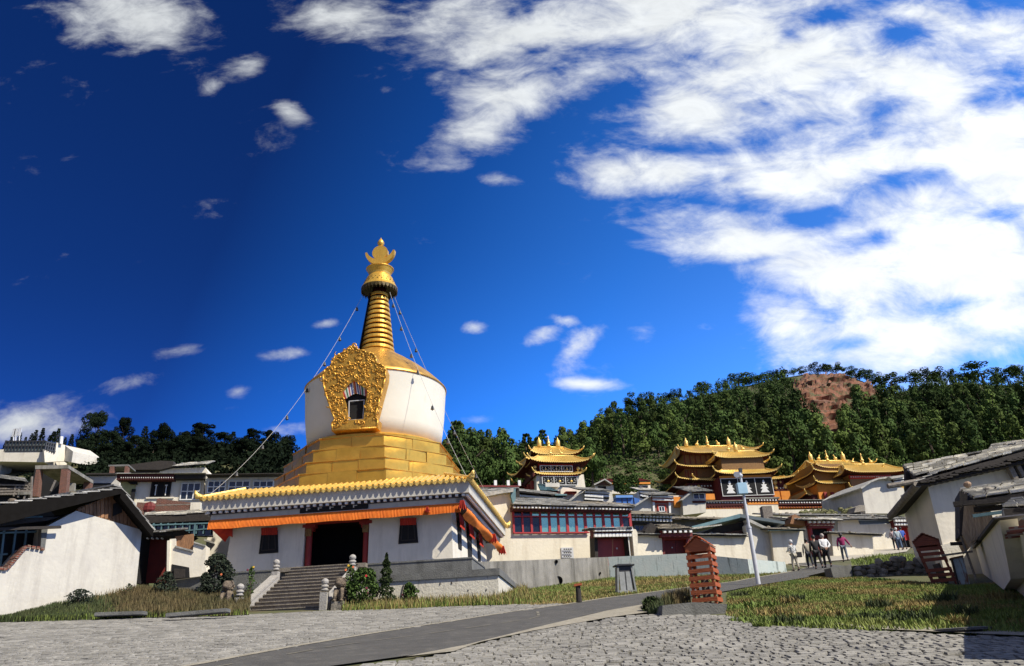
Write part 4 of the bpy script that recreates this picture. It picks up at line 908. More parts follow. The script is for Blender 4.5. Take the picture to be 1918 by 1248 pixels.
gold_roof(fr, t3, 0, 6.2, 5.0, 4.8, 6.2, 4.1, .15, 8.4, 1.1, 1.2, fin=((-3.1, 'jar'), (-1.6, 'deer'), (0, 'spire'), (1.6, 'deer'), (3.1, 'jar')))
gold_roof(fr, t3, -4.9, 15, 2.6, 13, 1.6, 1.6, 11, 2.9, .7)
m = MB(); fr.box(m, -6.9, -6.0, 1.5, 26, -5, 1.6); m.build('side_wing', MAROON, t3)
# ------------------------------------------------------------------ monastery compound wall
pw = Pl(1296, 937, 112, 10); cw = empty('compound_wall', pw.p(1450, 960), 'long dark red parapet wall with white dots and an orange band below the golden halls', 'wall')
def fbox(pl, par, nm, x0, y0, x1, y1, dep, mt, off=0.0):
    m = MB(); pl.box(m, x0, y0, x1, y1, dep, off); return m.build(nm, mt, par)
fbox(pw, cw, 'wall', 1296, 953, 1400, 985, 1.2, WHITE_C); fbox(pw, cw, 'orange_wall', 1298, 948, 1619, 954, 1.25, OCHRE, .03)
fbox(pw, cw, 'wall', 1456, 953, 1619, 985, 1.2, WHITE_C); fbox(pw, cw, 'parapet', 1296, 938.5, 1619, 948.2, 1.4, MAROON, .10); fbox(pw, cw, 'coping', 1294, 935.5, 1621, 938.5, 1.9, CONC, .35)
fbox(pw, cw, 'gate_panel', 1401, 944, 1457, 985, 1.6, WHITE_C, .3); fbox(pw, cw, 'gate_panel_band', 1401, 940, 1457, 945.5, 1.6, OCHRE, .36); fbox(pw, cw, 'coping', 1397, 931, 1460, 934.6, 2, CONC, .55); fbox(pw, cw, 'parapet', 1400, 934.6, 1457, 940, 1.6, MAROON, .40)
for y_, x0, x1 in ((941.5, 1298, 1398), (941.5, 1459, 1618), (950, 1300, 1398), (950, 1459, 1618), (937, 1402, 1456)):
    m = MB(); A = pw.p(x0, y_, .14); B = pw.p(x1, y_, .14); n = int((B - A).length / .42)
    off_ = .5 if y_ == 937 else (.13 if y_ < 945 else .06)
    for i in range(n): m.cbox(pw.p(x0 + (x1 - x0) * (i + .5) / n, y_, off_), .2, .12, .17, pw.d, pw.n)
    m.build('beam_end', PAINTW if y_ < 945 else DRED, cw)

# ------------------------------------------------------------------ village houses, from the far ones to the near
def hse(nm, label, cat, y, phi, wall, dep, px0=None, mt=None, group='village houses on the slope'):
    x0, y0 = px0 or wall[0]; pl = Pl(x0, y0, y, phi); b = pl.p(sum(p[0] for p in wall) / len(wall), max(p[1] for p in wall))
    h = empty(nm, b, label, cat, group); m = MB(); pl.wall(m, wall, dep); m.build('wall', mt or WHITE, h); return h, pl
def pr(pl, h, x1, y1, x2, y2, over, run, rise, seed=1, mt=None, su=.45, sv=.35, slab=.05, inset=(0, 0), rocks=0, th=.035, level=True, nm='roof', rockr=.08):
    A = pl.p(x1, y1, over); B = pl.p(x2, y2, over)
    return roof(h, A, B, run, rise, pl.n, mt, su, sv, th, seed, slab, inset, nm, rocks, rockr)
def quad(pl, par, nm, L, mt, off=.05, dep=.1):
    m = MB(); m.prism(pl.pts(L, off), pl.n * dep); return m.build(nm, mt, par)
def win(pl, par, x0, y0, x1, y1, off=.04, nx=2, ny=1, frm=None, gl=None):
    w = fbox(pl, par, 'window', x0, y0, x1, y1, .06, gl or GLASS, off)
    m = MB(); a, b = pl.p(x0, y1, off + .03), pl.p(x1, y0, off + .03); W_ = (b - a).dot(pl.d); H_ = b.z - a.z; t = .07
    for i in range(nx + 1): m.obox(a + pl.d * (W_ * i / nx - t / 2), pl.d * t, Z * H_, pl.n * .05)
    for i in range(ny + 1): m.obox(a + Z * (H_ * i / ny - t / 2) - pl.d * t / 2 - pl.n * .01, pl.d * (W_ + t), Z * t, pl.n * .05)
    m.build('window_frame', frm or PAINTW, w); return w
def beams(pl, par, x1, y1, x2, y2, cnt, size, rows, off=.1, board=None, bh=None, wm_=None, bd=.3):
    A = pl.p(x1, y1, off); B = pl.p(x2, y2, off); return dentils(par, A, B, -pl.n, cnt, size, rows, None, board, bh, bd, wm_)

# far: orange-eaved house, blue sheds, dotted houses
h, p = hse('village_house', 'low house with long red and orange eaves just under the wooded hill', 'house', 100, 12, [(1114, 909), (1218, 909), (1220, 925), (1114, 925)], 6)
pr(p, h, 1140, 902.5, 1219, 901, .6, 4, .5, 3, mt=DRED); fbox(p, h, 'orange_eave', 1145, 903, 1218, 906.5, .3, OCHRE, .5); quad(p, h, 'gable', [(1114, 909), (1116, 905), (1133, 898.5), (1145, 905), (1145, 909)], BRICK, .4, 2)
quad(p, h, 'gable_roof', [(1112, 907), (1133, 896.5), (1147, 906), (1145, 907), (1133, 899), (1114, 909)], SLATE, .9, 3)
for x in (1121, 1150, 1158, 1172, 1190, 1205): fbox(p, h, 'window', x, 911, x + (8 if x > 1150 else 14), 920, .1, BLACK, .03)
h, p = hse('metal_shed', 'bright blue sheet metal shed between grey slate roofs', 'shed', 88, 8, [(1154, 932), (1185, 931), (1198, 935), (1198, 945), (1154, 945)], 3, mt=TARPB)
quad(p, h, 'shed_roof', [(1153, 928), (1185, 927.5), (1186, 932), (1154, 932.5)], mat('pale_blue_sheet', (.16, .32, .66), (.12, .27, .6), 2, .4), .25, 3)
for x in (1165, 1175, 1187): fbox(p, h, 'seam', x, 932, x + .6, 944, .05, GLASS, .04)
h, p = hse('village_house', 'small far house with two dotted friezes and a flat slate roof near the blue shed', 'house', 90, 12, [(1198, 919), (1232, 922), (1234, 940), (1196, 940)], 5)
pr(p, h, 1196, 918, 1235, 919.5, .6, 3, .7, 4, mt=SLATE_L); beams(p, h, 1198, 920, 1231, 921, 11, .22, 2, .1, DARKW); beams(p, h, 1202, 927, 1225, 928, 9, .22, 1, .1, DARKW)
h, p = hse('village_house', 'low gabled house with two dotted friezes beside the red awning', 'house', 82, 12, [(1062, 940), (1094, 921), (1128, 922), (1141, 923), (1146, 921), (1149, 938), (1140, 945)], 5, mt=WHITE_G)
pr(p, h, 1084, 917, 1147, 920, .7, 4, .9, 5); beams(p, h, 1094, 920, 1140, 922.5, 18, .2, 2, .12, DARKW); beams(p, h, 1094, 927, 1128, 929.5, 13, .2, 2, .12, DARKW)
quad(p, h, 'verge', [(1060, 941), (1090, 918), (1097, 917), (1066, 941)], SLATE, .5, 1.5)
h, p = hse('village_house', 'white house with a bright red awning and small grey roof below the left golden hall', 'house', 86, 14, [(1050, 918), (1054, 913), (1084, 915), (1090, 919), (1078, 935), (1050, 935)], 4)
fbox(p, h, 'red_awning', 1060, 920.5, 1080, 924, .9, ORED, .7); pr(p, h, 1012, 918.5, 1047, 920, .5, 4, 1.7, 6, mt=TARPG, inset=(.8, .8)); fbox(p, h, 'lower_wall', 1014, 919, 1046, 930, 2, MAROON, .1); fbox(p, h, 'upper_wall', 1022, 905, 1048, 912, 2, WHITE_G, -1.5)
h, p = hse('village_house', 'dark house with white dotted frieze and teal gutter above the blue glass front', 'house', 64, 14, [(968, 921), (1054, 929), (1056, 945), (966, 945)], 4, mt=DARKW)
pr(p, h, 966, 920, 1062, 930, .8, 4, 1.2, 7, mt=SLATE); beams(p, h, 972, 927, 1054, 933.5, 21, .17, 1, .2, DARKW, .3); fbox(p, h, 'gutter', 1040, 925.6, 1062, 928, .2, TARPG, .95)
h, p = hse('village_house', 'house with long red edged slate roof right behind the temple eaves', 'house', 60, 14, [(892, 914), (972, 912), (974, 935), (892, 935)], 4, mt=DARKW)
pr(p, h, 888, 917, 972, 915, .8, 5, 1.0, 8, mt=SLATE); fbox(p, h, 'fascia', 888, 909.5, 973, 912, .2, DRED, .3)
m = MB()
for x in (926, 950, 971): m.obox(p.p(x, 910, -1), p.d * .22, p.n * .2, Z * .45)
m.build('chimney', PAINTW, h)
m = MB(); slates(m, p.p(890, 928, 2.2), p.p(950, 922, 2.2), p.p(955, 915, .5), p.p(890, 915, .5), .5, .3, .03, 44); m.build('lower_roof', SLATE, h)
# gate facade with white posts, and its neighbour
h, p = hse('gate_house', 'gabled house with white posts and a red lattice front left of the compound wall', 'gate house', 74, 10, [(1186, 948), (1221, 930), (1225, 929), (1228, 965), (1186, 965)], 5, mt=WHITE_G)
fbox(p, h, 'front', 1226, 934, 1252, 962, .3, mat('faded_pink', (.35, .20, .16), (.28, .16, .12)), .02); beams(p, h, 1221, 929, 1259, 930, 15, .17, 2, .25, ORED, .55)
for x in (1222, 1252): m = MB(); m.prism(p.pts([(x, 934), (x + 4, 934), (x + 5, 961), (x + 1.5, 961)], .15), p.n * .3); m.build('post', PAINTW, h)
pr(p, h, 1216, 928, 1266, 926, .7, 3, .35, 9); quad(p, h, 'verge', [(1186, 947), (1219, 927), (1224, 926.5), (1190, 949)], SLATE, .6, 1.5)
m = MB()
for x0, y0, x1, y1 in ((1228, 941, 1250, 942), (1232, 945, 1233, 957), (1246, 945, 1247, 957), (1232, 945, 1247, 946), (1228, 936, 1229, 941), (1240, 936, 1241, 941)): p.box(m, x0, y0, x1, y1, .05, .1)
m.build('red_lattice', ORED, h); win(p, h, 1235, 949, 1244, 958, .06)
h, p = hse('village_house', 'grey white house with one small window against the left end of the compound wall', 'house', 78, 12, [(1278, 934), (1296, 923), (1322, 924), (1322, 960), (1280, 965)], 5, mt=WHITE_G)
win(p, h, 1300, 924.5, 1319, 935, .06, 2, 1, PAINTW); pr(p, h, 1290, 921, 1336, 920, .8, 4, 1.4, 10, mt=SLATE); quad(p, h, 'verge', [(1275, 937), (1294, 920.5), (1300, 919.5), (1279, 937)], SLATE, .7, 1.5); fbox(p, h, 'orange_door', 1264, 931, 1276, 950, .3, OCHRE, -.5); fbox(p, h, 'door_wall', 1256, 928, 1280, 965, .3, WHITE_G, -.9)
fbox(p, h, 'dotted_board', 1298, 938, 1322, 942, .3, MAROON, .1); fbox(p, h, 'door', 1322, 925, 1338, 936, .3, OCHRE, -.6)
# brown dotted house left of centre, slate roof to its right
h, p = hse('village_house', 'brown house with two rows of pale beam ends right of the blue glass front', 'house', 56, 12, [(1181, 966), (1256, 976), (1254, 1000), (1181, 1003)], 4, mt=mat('brown_plaster', (.16, .12, .085), (.10, .08, .06), 4, .9))
pr(p, h, 1179, 963.5, 1266, 964.5, .8, 5, 1.2, 11, mt=SLATE_T); beams(p, h, 1181, 964.5, 1257, 967, 12, .16, 2, .35, DARKW, .6); win(p, h, 1190, 984, 1206, 995, .05, 2, 1, LOG)
h, p = hse('village_house', 'long slate roofed house in front of the compound wall left of the lamp post', 'house', 60, 12, [(1262, 972), (1390, 972), (1390, 1000), (1262, 1000)], 4, mt=mat('grey_plaster', (.20, .18, .14), (.13, .12, .095), 4, .9))
pr(p, h, 1255, 972, 1392, 972.5, .9, 6, 1.1, 12, mt=SLATE_T, rocks=5)
h, p = hse('village_house', 'house with weathered slate roof and a wooden chimney right of the lamp post', 'house', 64, 12, [(1432, 975), (1500, 978), (1500, 1000), (1432, 1000)], 4, mt=DARKW)
pr(p, h, 1430, 972, 1512, 977, .8, 6, 1.2, 13, mt=SLATE, rocks=8); m = MB(); m.cbox(p.p(1436, 963, -1), .8, .8, 1.2); m.build('chimney', LOG, h)
h, p = hse('village_house', 'house with mossy rubble covered roof below the right golden hall', 'house', 66, 12, [(1470, 968), (1660, 966), (1660, 1000), (1470, 1000)], 4, mt=WHITE_G)
pr(p, h, 1465, 965, 1672, 966.5, .8, 5, 1.0, 14, mt=SLATE, rocks=16, rockr=.14)
m = MB(); rnd = random.Random(9); A_0, B_0 = p.p(1500, 960, -2.5), p.p(1600, 957, -2.5)
for i in range(70): m.ball(A_0.lerp(B_0, rnd.random()) + Z * rnd.uniform(-.2, .25), rnd.uniform(.1, .25), 6, (1.2, 1, .7), .3, rnd)
m.build('rubble', mat('mossy_rubble', (.20, .18, .09), (.10, .12, .04), 6, .95), h); quad(p, h, 'loose_stone', [(1600, 960), (1603, 950), (1610, 946), (1620, 946), (1621, 957)], ROCK, -1.2, 1.5)
h, p = hse('village_house', 'big plain grey white gable wall under the right end of the golden hall', 'house', 70, 16, [(1614, 913.5), (1632, 902), (1645, 897), (1663, 895), (1673, 905), (1698, 918), (1700, 962), (1621.5, 962)], 6, mt=WHITE_G)
quad(p, h, 'verge', [(1612, 914), (1630, 901), (1645, 895), (1665, 893), (1665, 895.5), (1646, 898), (1632, 903.5), (1614, 916)], SLATE, .5, 5); beams(p, h, 1672, 896, 1697, 893, 9, .2, 2, .1, MAROON, .8); quad(p, h, 'back_eave', [(1665, 893), (1697, 889), (1697, 893), (1670, 897)], SLATE, .8, 4)

# ------------------------------------------------------------------ the street front row
# retaining walls
def polywall(nm, label, base, top, th, mt, cat='retaining wall', y_back=.0):
    w = MB(); B = [gp(*q) for q in base]; 
    for i in range(len(B) - 1):
        a, b = B[i], B[i + 1]; ta, tb = at(*top[i], a.y), at(*top[i + 1], b.y); ta = Vector((a.x, a.y, ta.z)); tb = Vector((b.x, b.y, tb.z)); n_ = Vector((-(b - a).y, (b - a).x, 0)).normalized()
        w.prism([a - Z * .6, b - Z * .6, tb, ta], n_ * th)
    return w.build(nm, mt, label=label, cat=cat, group='retaining walls along the road')
polywall('retaining_wall', 'rough grey concrete retaining wall with drain pipes beside the temple terrace', [(880, 1116), (988, 1103), (1142, 1083)], [(880, 1053), (988, 1049.5), (1142, 1043.3)], .4, CONC)
polywall('painted_retaining_wall', 'pale teal painted retaining wall tapering down to the street where people walk', [(1142.5, 1083), (1293, 1078.5), (1405, 1077), (1474, 1072)], [(1142.5, 1043.3), (1293, 1036.5), (1405, 1047.3), (1466, 1053)], .45, TEAL)
def pipe(px, py, y, r, label):
    m = MB(); c = at(px, py, y); a = [c + Vector((0, -.12, 0)), c + Vector((0, .5, 0))]; m.tube(a, r, 14, cap=False)
    o = empty('drain_pipe', c, label, 'drain pipe', 'drain pipes in the retaining walls'); m.tube(a, r * .8, 14, cap=False); m.build('pipe', CONC, o); m = MB(); m.tube([c + Vector((0, -.03, 0)), c + Vector((0, .1, 0))], r * .79, 14); m.build('hole', BLACK, o)
yw = lambda px: float(np.interp(px, [880, 988, 1142, 1293, 1405, 1474], [gp(880, 1116).y, gp(988, 1103).y, gp(1142, 1083).y, gp(1293, 1078.5).y, gp(1405, 1077).y, gp(1474, 1072).y]))
pipe(1046, 1088, yw(1046) - .05, .20, 'large round drain pipe at the foot of the grey retaining wall'); pipe(1042, 1052.5, yw(1042) - .05, .08, 'small drain pipe near the top of the grey retaining wall'); pipe(1124, 1074, yw(1124) - .04, .05, 'tiny drain hole where the grey wall meets the teal one'); pipe(1168, 1063, yw(1168) - .04, .06, 'small drain pipe in the teal wall above the litter bin')
# house with the blue glass front
h, p = hse('glass_fronted_house', 'cream house with a long band of blue mirror windows in red frames', 'house', 42.5, 14, [(900, 1075), (905, 930), (911, 928), (935, 923.5), (960, 921), (963, 949), (1181, 953), (1181, 990), (1104, 997), (1112, 1003), (1115, 1075)], .5, mt=WHITE_C, group=None)
m = MB(); A = p.p(962.5, 1060, -.5); B = p.p(1115, 1060, -.5); m.obox(Vector((A.x, A.y, A.z)), p.d * (B - A).dot(p.d), p.n * 5, Z * .1); p.box(m, 905, 932, 958, 1060, 5, -.5); m.build('rear_wall', WHITE_C, h)
x0, x1, ym = 962, 1180.5, 967.5; nw = 13
gb = MB(); fm = MB()
for i in range(nw):
    xa, xb = x0 + (x1 - x0) * i / nw, x0 + (x1 - x0) * (i + 1) / nw; yt = 951 + 3 * i / nw; yb_ = 998.5 - .8 * i / nw if xb < 1103 else 989.5 + .3
    for (a, b, c, d) in ((xa, yt + 1, xb, ym + .7 * i / nw), (xa, ym + .7 * i / nw, xb, yb_)):
        dk = (i < 2 and 1) or (i == 2 and b > 960) or (i == nw - 1 and b > 960)
        g = MB(); p.box(g, a, b, c, d, .03, .06); g.build('window_pane', GLASS if dk else BGLASS, h)
for i in range(nw + 1):
    xa = x0 + (x1 - x0) * i / nw; yt = 951 + 3 * i / nw; yb_ = 999 if xa < 1104 else 990; w = .8 if i % 2 else 1.4; p.box(fm, xa - w / 2, yt, xa + w / 2, yb_, .1, .12)
for (a, ya, b, yb_) in ((x0, 951, x1, 954), (x0, ym, x1, ym + 1), (x0, 998.5, 1104, 997.5)):
    A, B = p.p(a, ya, .13), p.p(b, yb_, .13); fm.bar(A, B, .08, .07)
fm.build('window_frame', mat('red_window_frame', (.40, .03, .03), (.33, .025, .025), 4, .5), h)
beams(p, h, 959, 948, 1182, 952, 34, .12, 1, .5, MAROON, .24, bd=.5); 
pr(p, h, 962, 945.5, 1186, 950, .75, 2.6, .35, 15, mt=SLATE, rocks=4, su=.7)
rA = p.p(960, 941, -1.6); rB = p.p(1080, 943, -1.6); roof(h, rA, rB, 3, .9, p.n, SLATE, seed=16)
roof(h, p.p(1080, 943.5, -1.4), p.p(1190, 946.5, -1.4), 4, .9, p.n, SLATE_T, seed=17, rocks=3)
quad(p, h, 'verge', [(893, 922), (908, 923), (962, 914), (962, 921), (935, 925), (911, 930), (900, 927)], SLATE, .4, 5); quad(p, h, 'teal_end_board', [(956, 917), (966, 915), (966, 935), (961, 944), (957, 930)], TARPG, .25, .2)
fbox(p, h, 'vent_grille', 1052.5, 1025.5, 1073.5, 1046, .06, STEEL, .06); m = MB()
for i in range(4):
    for j in range(3): m.cbox(p.p(1057 + i * 4.1, 1029 + j * 6.5, .13), .07, .02, .07, p.d, p.n)
m.build('vent_hole', BLACK, h)
# garage portal beside it
h, p = hse('garage_gate', 'wide dull red metal gate under a dotted beam roof beside the blue windows', 'gate', 42.0, 14, [(1113, 1000), (1119, 1000), (1121, 1060), (1115, 1060)], .8, mt=DARKW, group='gates along the street')
fbox(p, h, 'gate_post', 1176, 1001, 1184.5, 1060, .6, DARKW, .0); dq = [(1118, 1008), (1176, 1006), (1177, 1060), (1121, 1060)]
quad(p, h, 'gate_leaf', [(1119, 1008), (1147, 1007), (1147.5, 1060), (1121, 1060)], REDM, -.25, .08); quad(p, h, 'gate_leaf', [(1148, 1007), (1176, 1006), (1178, 1060), (1148.5, 1060)], REDM, -.27, .08); quad(p, h, 'lintel', [(1116, 1001.5), (1178, 1000.5), (1178, 1008), (1117, 1009)], DRED, .02, .4)
beams(p, h, 1110, 990.5, 1182.5, 989.5, 11, .17, 2, .30, DRED, .42, bd=.5); pr(p, h, 1104, 990, 1185, 988.5, .65, 1.3, .14, 18, mt=SLATE, th=.03)
m = MB(); m.ball(p.p(1155.5, 1027.5, -.1), .05, 8); m.build('door_knob', STEEL, h); quad(p, h, 'white_pipe', [(1176, 1003), (1177.5, 1003), (1182, 1045), (1180.5, 1045)], PAINTW, .35, .06)
m = MB(); p2 = Pl(1190, 1040, 42.2, 14); m.prism(p2.pts([(1184, 997), (1187, 991), (1191, 992), (1194, 998), (1196, 1060), (1190, 1060)], .2), p2.n * .8); m.build('gate_pillar', WHITE_C, label='narrow cream pillar with a pointed top right of the red metal gate', cat='pillar')
# wall + second gate
h, p = hse('yard_wall', 'cream yard wall with slate coping between the cream pillar and the dark gate', 'yard wall', 43.2, 12, [(1192, 1003), (1239, 1002), (1243, 1060), (1193, 1060)], .5, mt=WHITE_C, group='yard walls along the street')
pr(p, h, 1190, 1001, 1240, 1001, .3, .9, .2, 19, mt=SLATE, sv=.3)
h, p = hse('roofed_gate', 'dark red double door gate under its own pale slate hip roof', 'gate', 43.5, 12, [(1237, 1002), (1244, 1001), (1247, 1060), (1240, 1060)], .7, mt=DRED, group='gates along the street')
quad(p, h, 'gate_post', [(1285, 1001), (1291, 1000), (1294, 1060), (1287, 1060)], DRED, 0, .7); quad(p, h, 'lintel', [(1240, 1001), (1290, 1000), (1290, 1010), (1241, 1011)], RED, .03, .3)
quad(p, h, 'door', [(1244, 1011), (1265, 1010.5), (1266, 1060), (1246, 1060)], DRED, -.3, .08); quad(p, h, 'door', [(1265.6, 1010.5), (1287, 1010), (1288, 1060), (1266.6, 1060)], DRED, -.32, .08); m = MB(); m.ball(p.p(1259, 1026, -.2), .04, 6); m.build('door_knob', STEEL, h)
beams(p, h, 1238, 993.5, 1296, 992.5, 6, .15, 1, .45, DRED, .35, bd=.7); beams(p, h, 1243, 998, 1291, 997.5, 6, .15, 1, .25, DRED, .3, bd=.5)
pr(p, h, 1236, 991.5, 1299, 990, .7, 1.5, .50, 20, mt=SLATE_T, inset=(.1, .55), th=.04, sv=.3); quad(p, h, 'gable_side', [(1208, 994), (1219, 979), (1237, 991), (1238, 1000), (1209, 998)], DARKW, .2, .9)
# wall three and gable house
h, p = hse('yard_wall', 'long cream yard wall with slate coping behind the orange timber tower', 'yard wall', 44.2, 10, [(1292, 1003), (1402, 1005), (1412, 1062), (1294, 1062)], .5, mt=WHITE_C, group='yard walls along the street')
pr(p, h, 1289, 1001, 1402, 1003.5, .3, .9, .2, 21, mt=SLATE, sv=.3, rocks=4, rockr=.05)
h, p = hse('gable_house', 'whitewashed house with grey gable end, slate lean-to roof and red brick shed behind', 'house', 45.0, 12, [(1396, 985), (1404, 976), (1440, 994), (1444, 995), (1450, 1062), (1411, 1062)], .4, mt=WHITE_G, group=None)
p3 = Pl(1444, 1000, 45.0, 4); m = MB(); m.prism(p3.pts([(1444.2, 994), (1504, 994), (1510, 1062), (1451, 1062)], 0), p3.n * 3.2); m.build('front_wall', WHITE_C, h)
A, B = p3.p(1439, 991.5, .45), p3.p(1509, 993, .45); roof(h, A, B, 2.8, .62, p3.n, SLATE_T, inset=(-.9, 1.0), seed=22, rocks=4)
fbox(p3, h, 'gutter', 1438, 991.8, 1510, 994.2, .12, TARPG, .5); quad(p, h, 'verge', [(1400, 973), (1406, 973), (1443, 991), (1441, 995), (1404, 978)], SLATE, .3, .6)
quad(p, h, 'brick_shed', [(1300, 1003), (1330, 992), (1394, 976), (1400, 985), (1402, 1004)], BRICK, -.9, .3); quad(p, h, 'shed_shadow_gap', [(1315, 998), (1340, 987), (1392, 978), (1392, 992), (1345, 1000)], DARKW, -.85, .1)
q1 = p.pts([(1296, 986), (1386, 962.5), (1386, 970), (1298, 991)], .1); m = MB(); m.prism(q1, p.n * 3.0); m.build('shed_roof', TARPG, h); m = MB(); m.prism(p.pts([(1386, 962.5), (1470, 977), (1470, 982), (1386, 969)], -.1), p.n * 3.2); m.build('shed_roof', mat('grey_blue_sheet', (.09, .12, .13), (.06, .08, .09), 2, .6), h)
m = MB(); slates(m, p.p(1289, 993.5, .5), p.p(1352, 985, .5), p.p(1352, 982, -.1), p.p(1289, 990, -.1), .5, .3, .03, 23); m.build('lower_shed_roof', SLATE_L, h)
# third gate with red columns
h, p = hse('roofed_gate', 'gate with slanting red columns and open dark doorway where the tourists walk', 'gate', 52, 8, [(1507, 985), (1512, 985), (1518, 1040), (1512, 1040)], .8, mt=WHITE_G, group='gates along the street')
quad(p, h, 'door_frame', [(1511, 982), (1557, 982), (1564, 1045), (1518, 1045)], RED, -.1, .15); quad(p, h, 'door_opening', [(1522, 991), (1550, 991), (1556, 1045), (1526, 1045)], BLACK, -.05, .05); quad(p, h, 'door', [(1526, 1003), (1551, 1003), (1557, 1045), (1530, 1045)], DRED, -.02, .03)
for a, b in ((1513, 1522), (1549, 1558)): m = MB(); m.tube([p.p(a + 2.5, 985, .15), p.p(b + 1.5, 1040, .15)], .16, 10); m.build('column', RED, h)
beams(p, h, 1510, 975, 1562, 975, 6, .17, 1, .55, DRED, .3, bd=.6); beams(p, h, 1513, 979.5, 1560, 979.5, 7, .17, 1, .35, DRED, .35, bd=.5)
pr(p, h, 1503, 973.5, 1580, 974.5, .9, 2.6, .62, 24, mt=SLATE_L, inset=(-1.0, -.4), rocks=5); quad(p, h, 'wood_gable', [(1480, 981), (1484, 966), (1489, 963), (1507, 974), (1509, 985)], WOOD, .3, .9)
h, p = hse('yard_wall', 'low cream yard wall with thin slate roof behind the person in magenta', 'yard wall', 51, 4, [(1557, 997), (1634, 1003), (1637, 1043), (1562, 1048)], .6, mt=WHITE_C, group='yard walls along the street')
pr(p, h, 1553, 997, 1655, 1001.5, .45, 1.0, .12, 25, mt=SLATE, sv=.3, rocks=4, rockr=.07)
h, p = hse('village_house', 'cream walled house with a blue grey tarpaulin strip under the eaves', 'house', 57, 6, [(1569, 976), (1607, 974), (1611, 984), (1668, 981), (1677, 1030), (1572, 1035)], .6, mt=WHITE_C)
fbox(p, h, 'tarpaulin', 1611, 974, 1664, 981.5, .15, mat('blue_grey_tarp', (.12, .16, .22), (.09, .12, .17), 5, .7), .02); pr(p, h, 1560, 972.5, 1672, 972, .7, 2.5, .5, 26, mt=SLATE, rocks=9, rockr=.1)
h, p = hse('roofed_gate', 'red gate with white jambs in the corner by the leaning white house', 'gate', 57.5, 6, [(1667, 979), (1672, 979), (1680, 1032), (1674, 1032)], .6, mt=WHITE, group='gates along the street')
quad(p, h, 'gate_jamb', [(1700, 979), (1703, 979), (1716, 1032), (1711, 1032)], WHITE, .0, .6); quad(p, h, 'gate_recess', [(1672, 982), (1701, 982), (1711, 1034), (1679, 1034)], BLACK, -.3, .1)
quad(p, h, 'red_curtain', [(1675, 983), (1699, 983), (1705, 1012), (1681, 1012)], mat('bright_red_cloth', (.50, .02, .02), (.42, .015, .015), 3, .8), -.2, .05); beams(p, h, 1672, 974.5, 1703, 974, 6, .15, 2, .4, DRED, .5, bd=.6); pr(p, h, 1664, 973, 1708, 972, .6, 1.5, .3, 27, mt=SLATE)
for k, x in enumerate((1676, 1708)): quad(p, h, 'gate_banner', [(x, 998), (x + 2, 998), (x + 4, 1028), (x + 2, 1028)], mat('pink_banner', (.5, .2, .2)), -.1, .03)
# ------------------------------------------------------------------ left side houses
_oi = Pl.__init__
def _ni(s, *a):
    _oi(s, *a)
    if s.n.dot(s.P) < 0: s.n = -s.n
Pl.__init__ = _ni
GL = 'houses on the left slope'
h, p = hse('gable_barn', 'large whitewashed gable house with weathered boards under the dark roof peak, nearest on the left', 'house', 29, 50, [(251, 1138), (266, 993), (143, 957), (90, 985), (84, 1030), (50, 1024), (14, 1066), (-60, 1066), (-70, 1215), (20, 1192), (100, 1166)], 5.5, (251, 1119), WHITE_G, None)
quad(p, h, 'gable_boards', [(141, 958), (147, 951), (190, 935), (228, 916), (265, 990), (266, 995), (205, 976), (143, 959)], WOOD, -.10, .1)
rnd = random.Random(5)
m = MB()
for i in range(17):
    x = 146 + i * 7.1; yt = 952 - (x - 147) * .43 if x < 226 else 918 + (x - 226) * 1.9; yb = 957 + (x - 143) * .295
    if yb - yt < 3: continue
    m.prism(p.pts([(x, yt + rnd.uniform(0, 3)), (x + 6.2, yt - 1), (x + 6.6, yb - rnd.uniform(-2, 2)), (x + .4, yb)], rnd.uniform(-.05, .0)), p.n * .03)
m.build('board_cladding', WOOD, h)
quad(p, h, 'loft_opening', [(213, 944), (227, 938), (229, 960), (212, 967)], BLACK, .02, .05)
AP_ = p.p(228, 914, .55); LE = p.p(-60, 953, .55); RE = p.p(288, 993, .55); bk = p.n * 7 + Z * .75
m = MB(); slates(m, LE, LE + bk, AP_ + bk, AP_, .5, .42, .04, 31); m.prism([AP_ + Z * .06, AP_ + bk + Z * .06, AP_ + bk + Z * .1 - p.d * .3, AP_ + Z * .1 - p.d * .3], -Z * .05)
rf_ = m.build('roof', SLATE, h); m = MB(); m.prism([LE - Z * .03, AP_ - Z * .03, AP_ - Z * .22, LE - Z * .78], bk); m.prism([AP_ - Z * .03, RE, RE - Z * .26, AP_ - Z * .36], bk); m.build('roof_boards', mat('shadow_black_wood', (.010, .009, .008), (.007, .006, .005), 6, .95, spec=.1), rf_)  # near-black boards, thicker at left: overhang shade put into colour and shape
m = MB(); slates(m, RE + bk, RE, AP_, AP_ + bk, .5, .42, .04, 32); m.build('rear_slates', SLATE, rf_); m = MB(); rocks_on(m, LE.lerp(AP_, .2), LE.lerp(AP_, .95), LE.lerp(AP_, .95) + p.n * 2, LE.lerp(AP_, .2) + p.n * 2, 14, 3, .09); m.build('roof_rubble', ROCKM, rf_)
quad(p, h, 'dark_window_recess', [(-70, 985), (140, 962), (92, 985), (84, 1029), (50, 1022), (14, 1064), (-70, 1064)], BLACK, -1.2, .1)
m = MB()
for a, b in (((0, 1062), (8, 992)), ((22, 1050), (30, 990)), ((46, 1024), (50, 988)), ((-30, 1062), (-20, 995)), ((-20, 1041), (14, 1038)), ((-40, 1000), (78, 996)), ((-40, 975), (80, 968))): m.bar(p.p(*a, -1.0), p.p(*b, -1.0), .06, .06)
m.build('window_frame', TARPG, h); quad(p, h, 'canopy_board', [(-60, 992), (90, 975), (112, 968), (-60, 975)], DARKW, .0, .1)
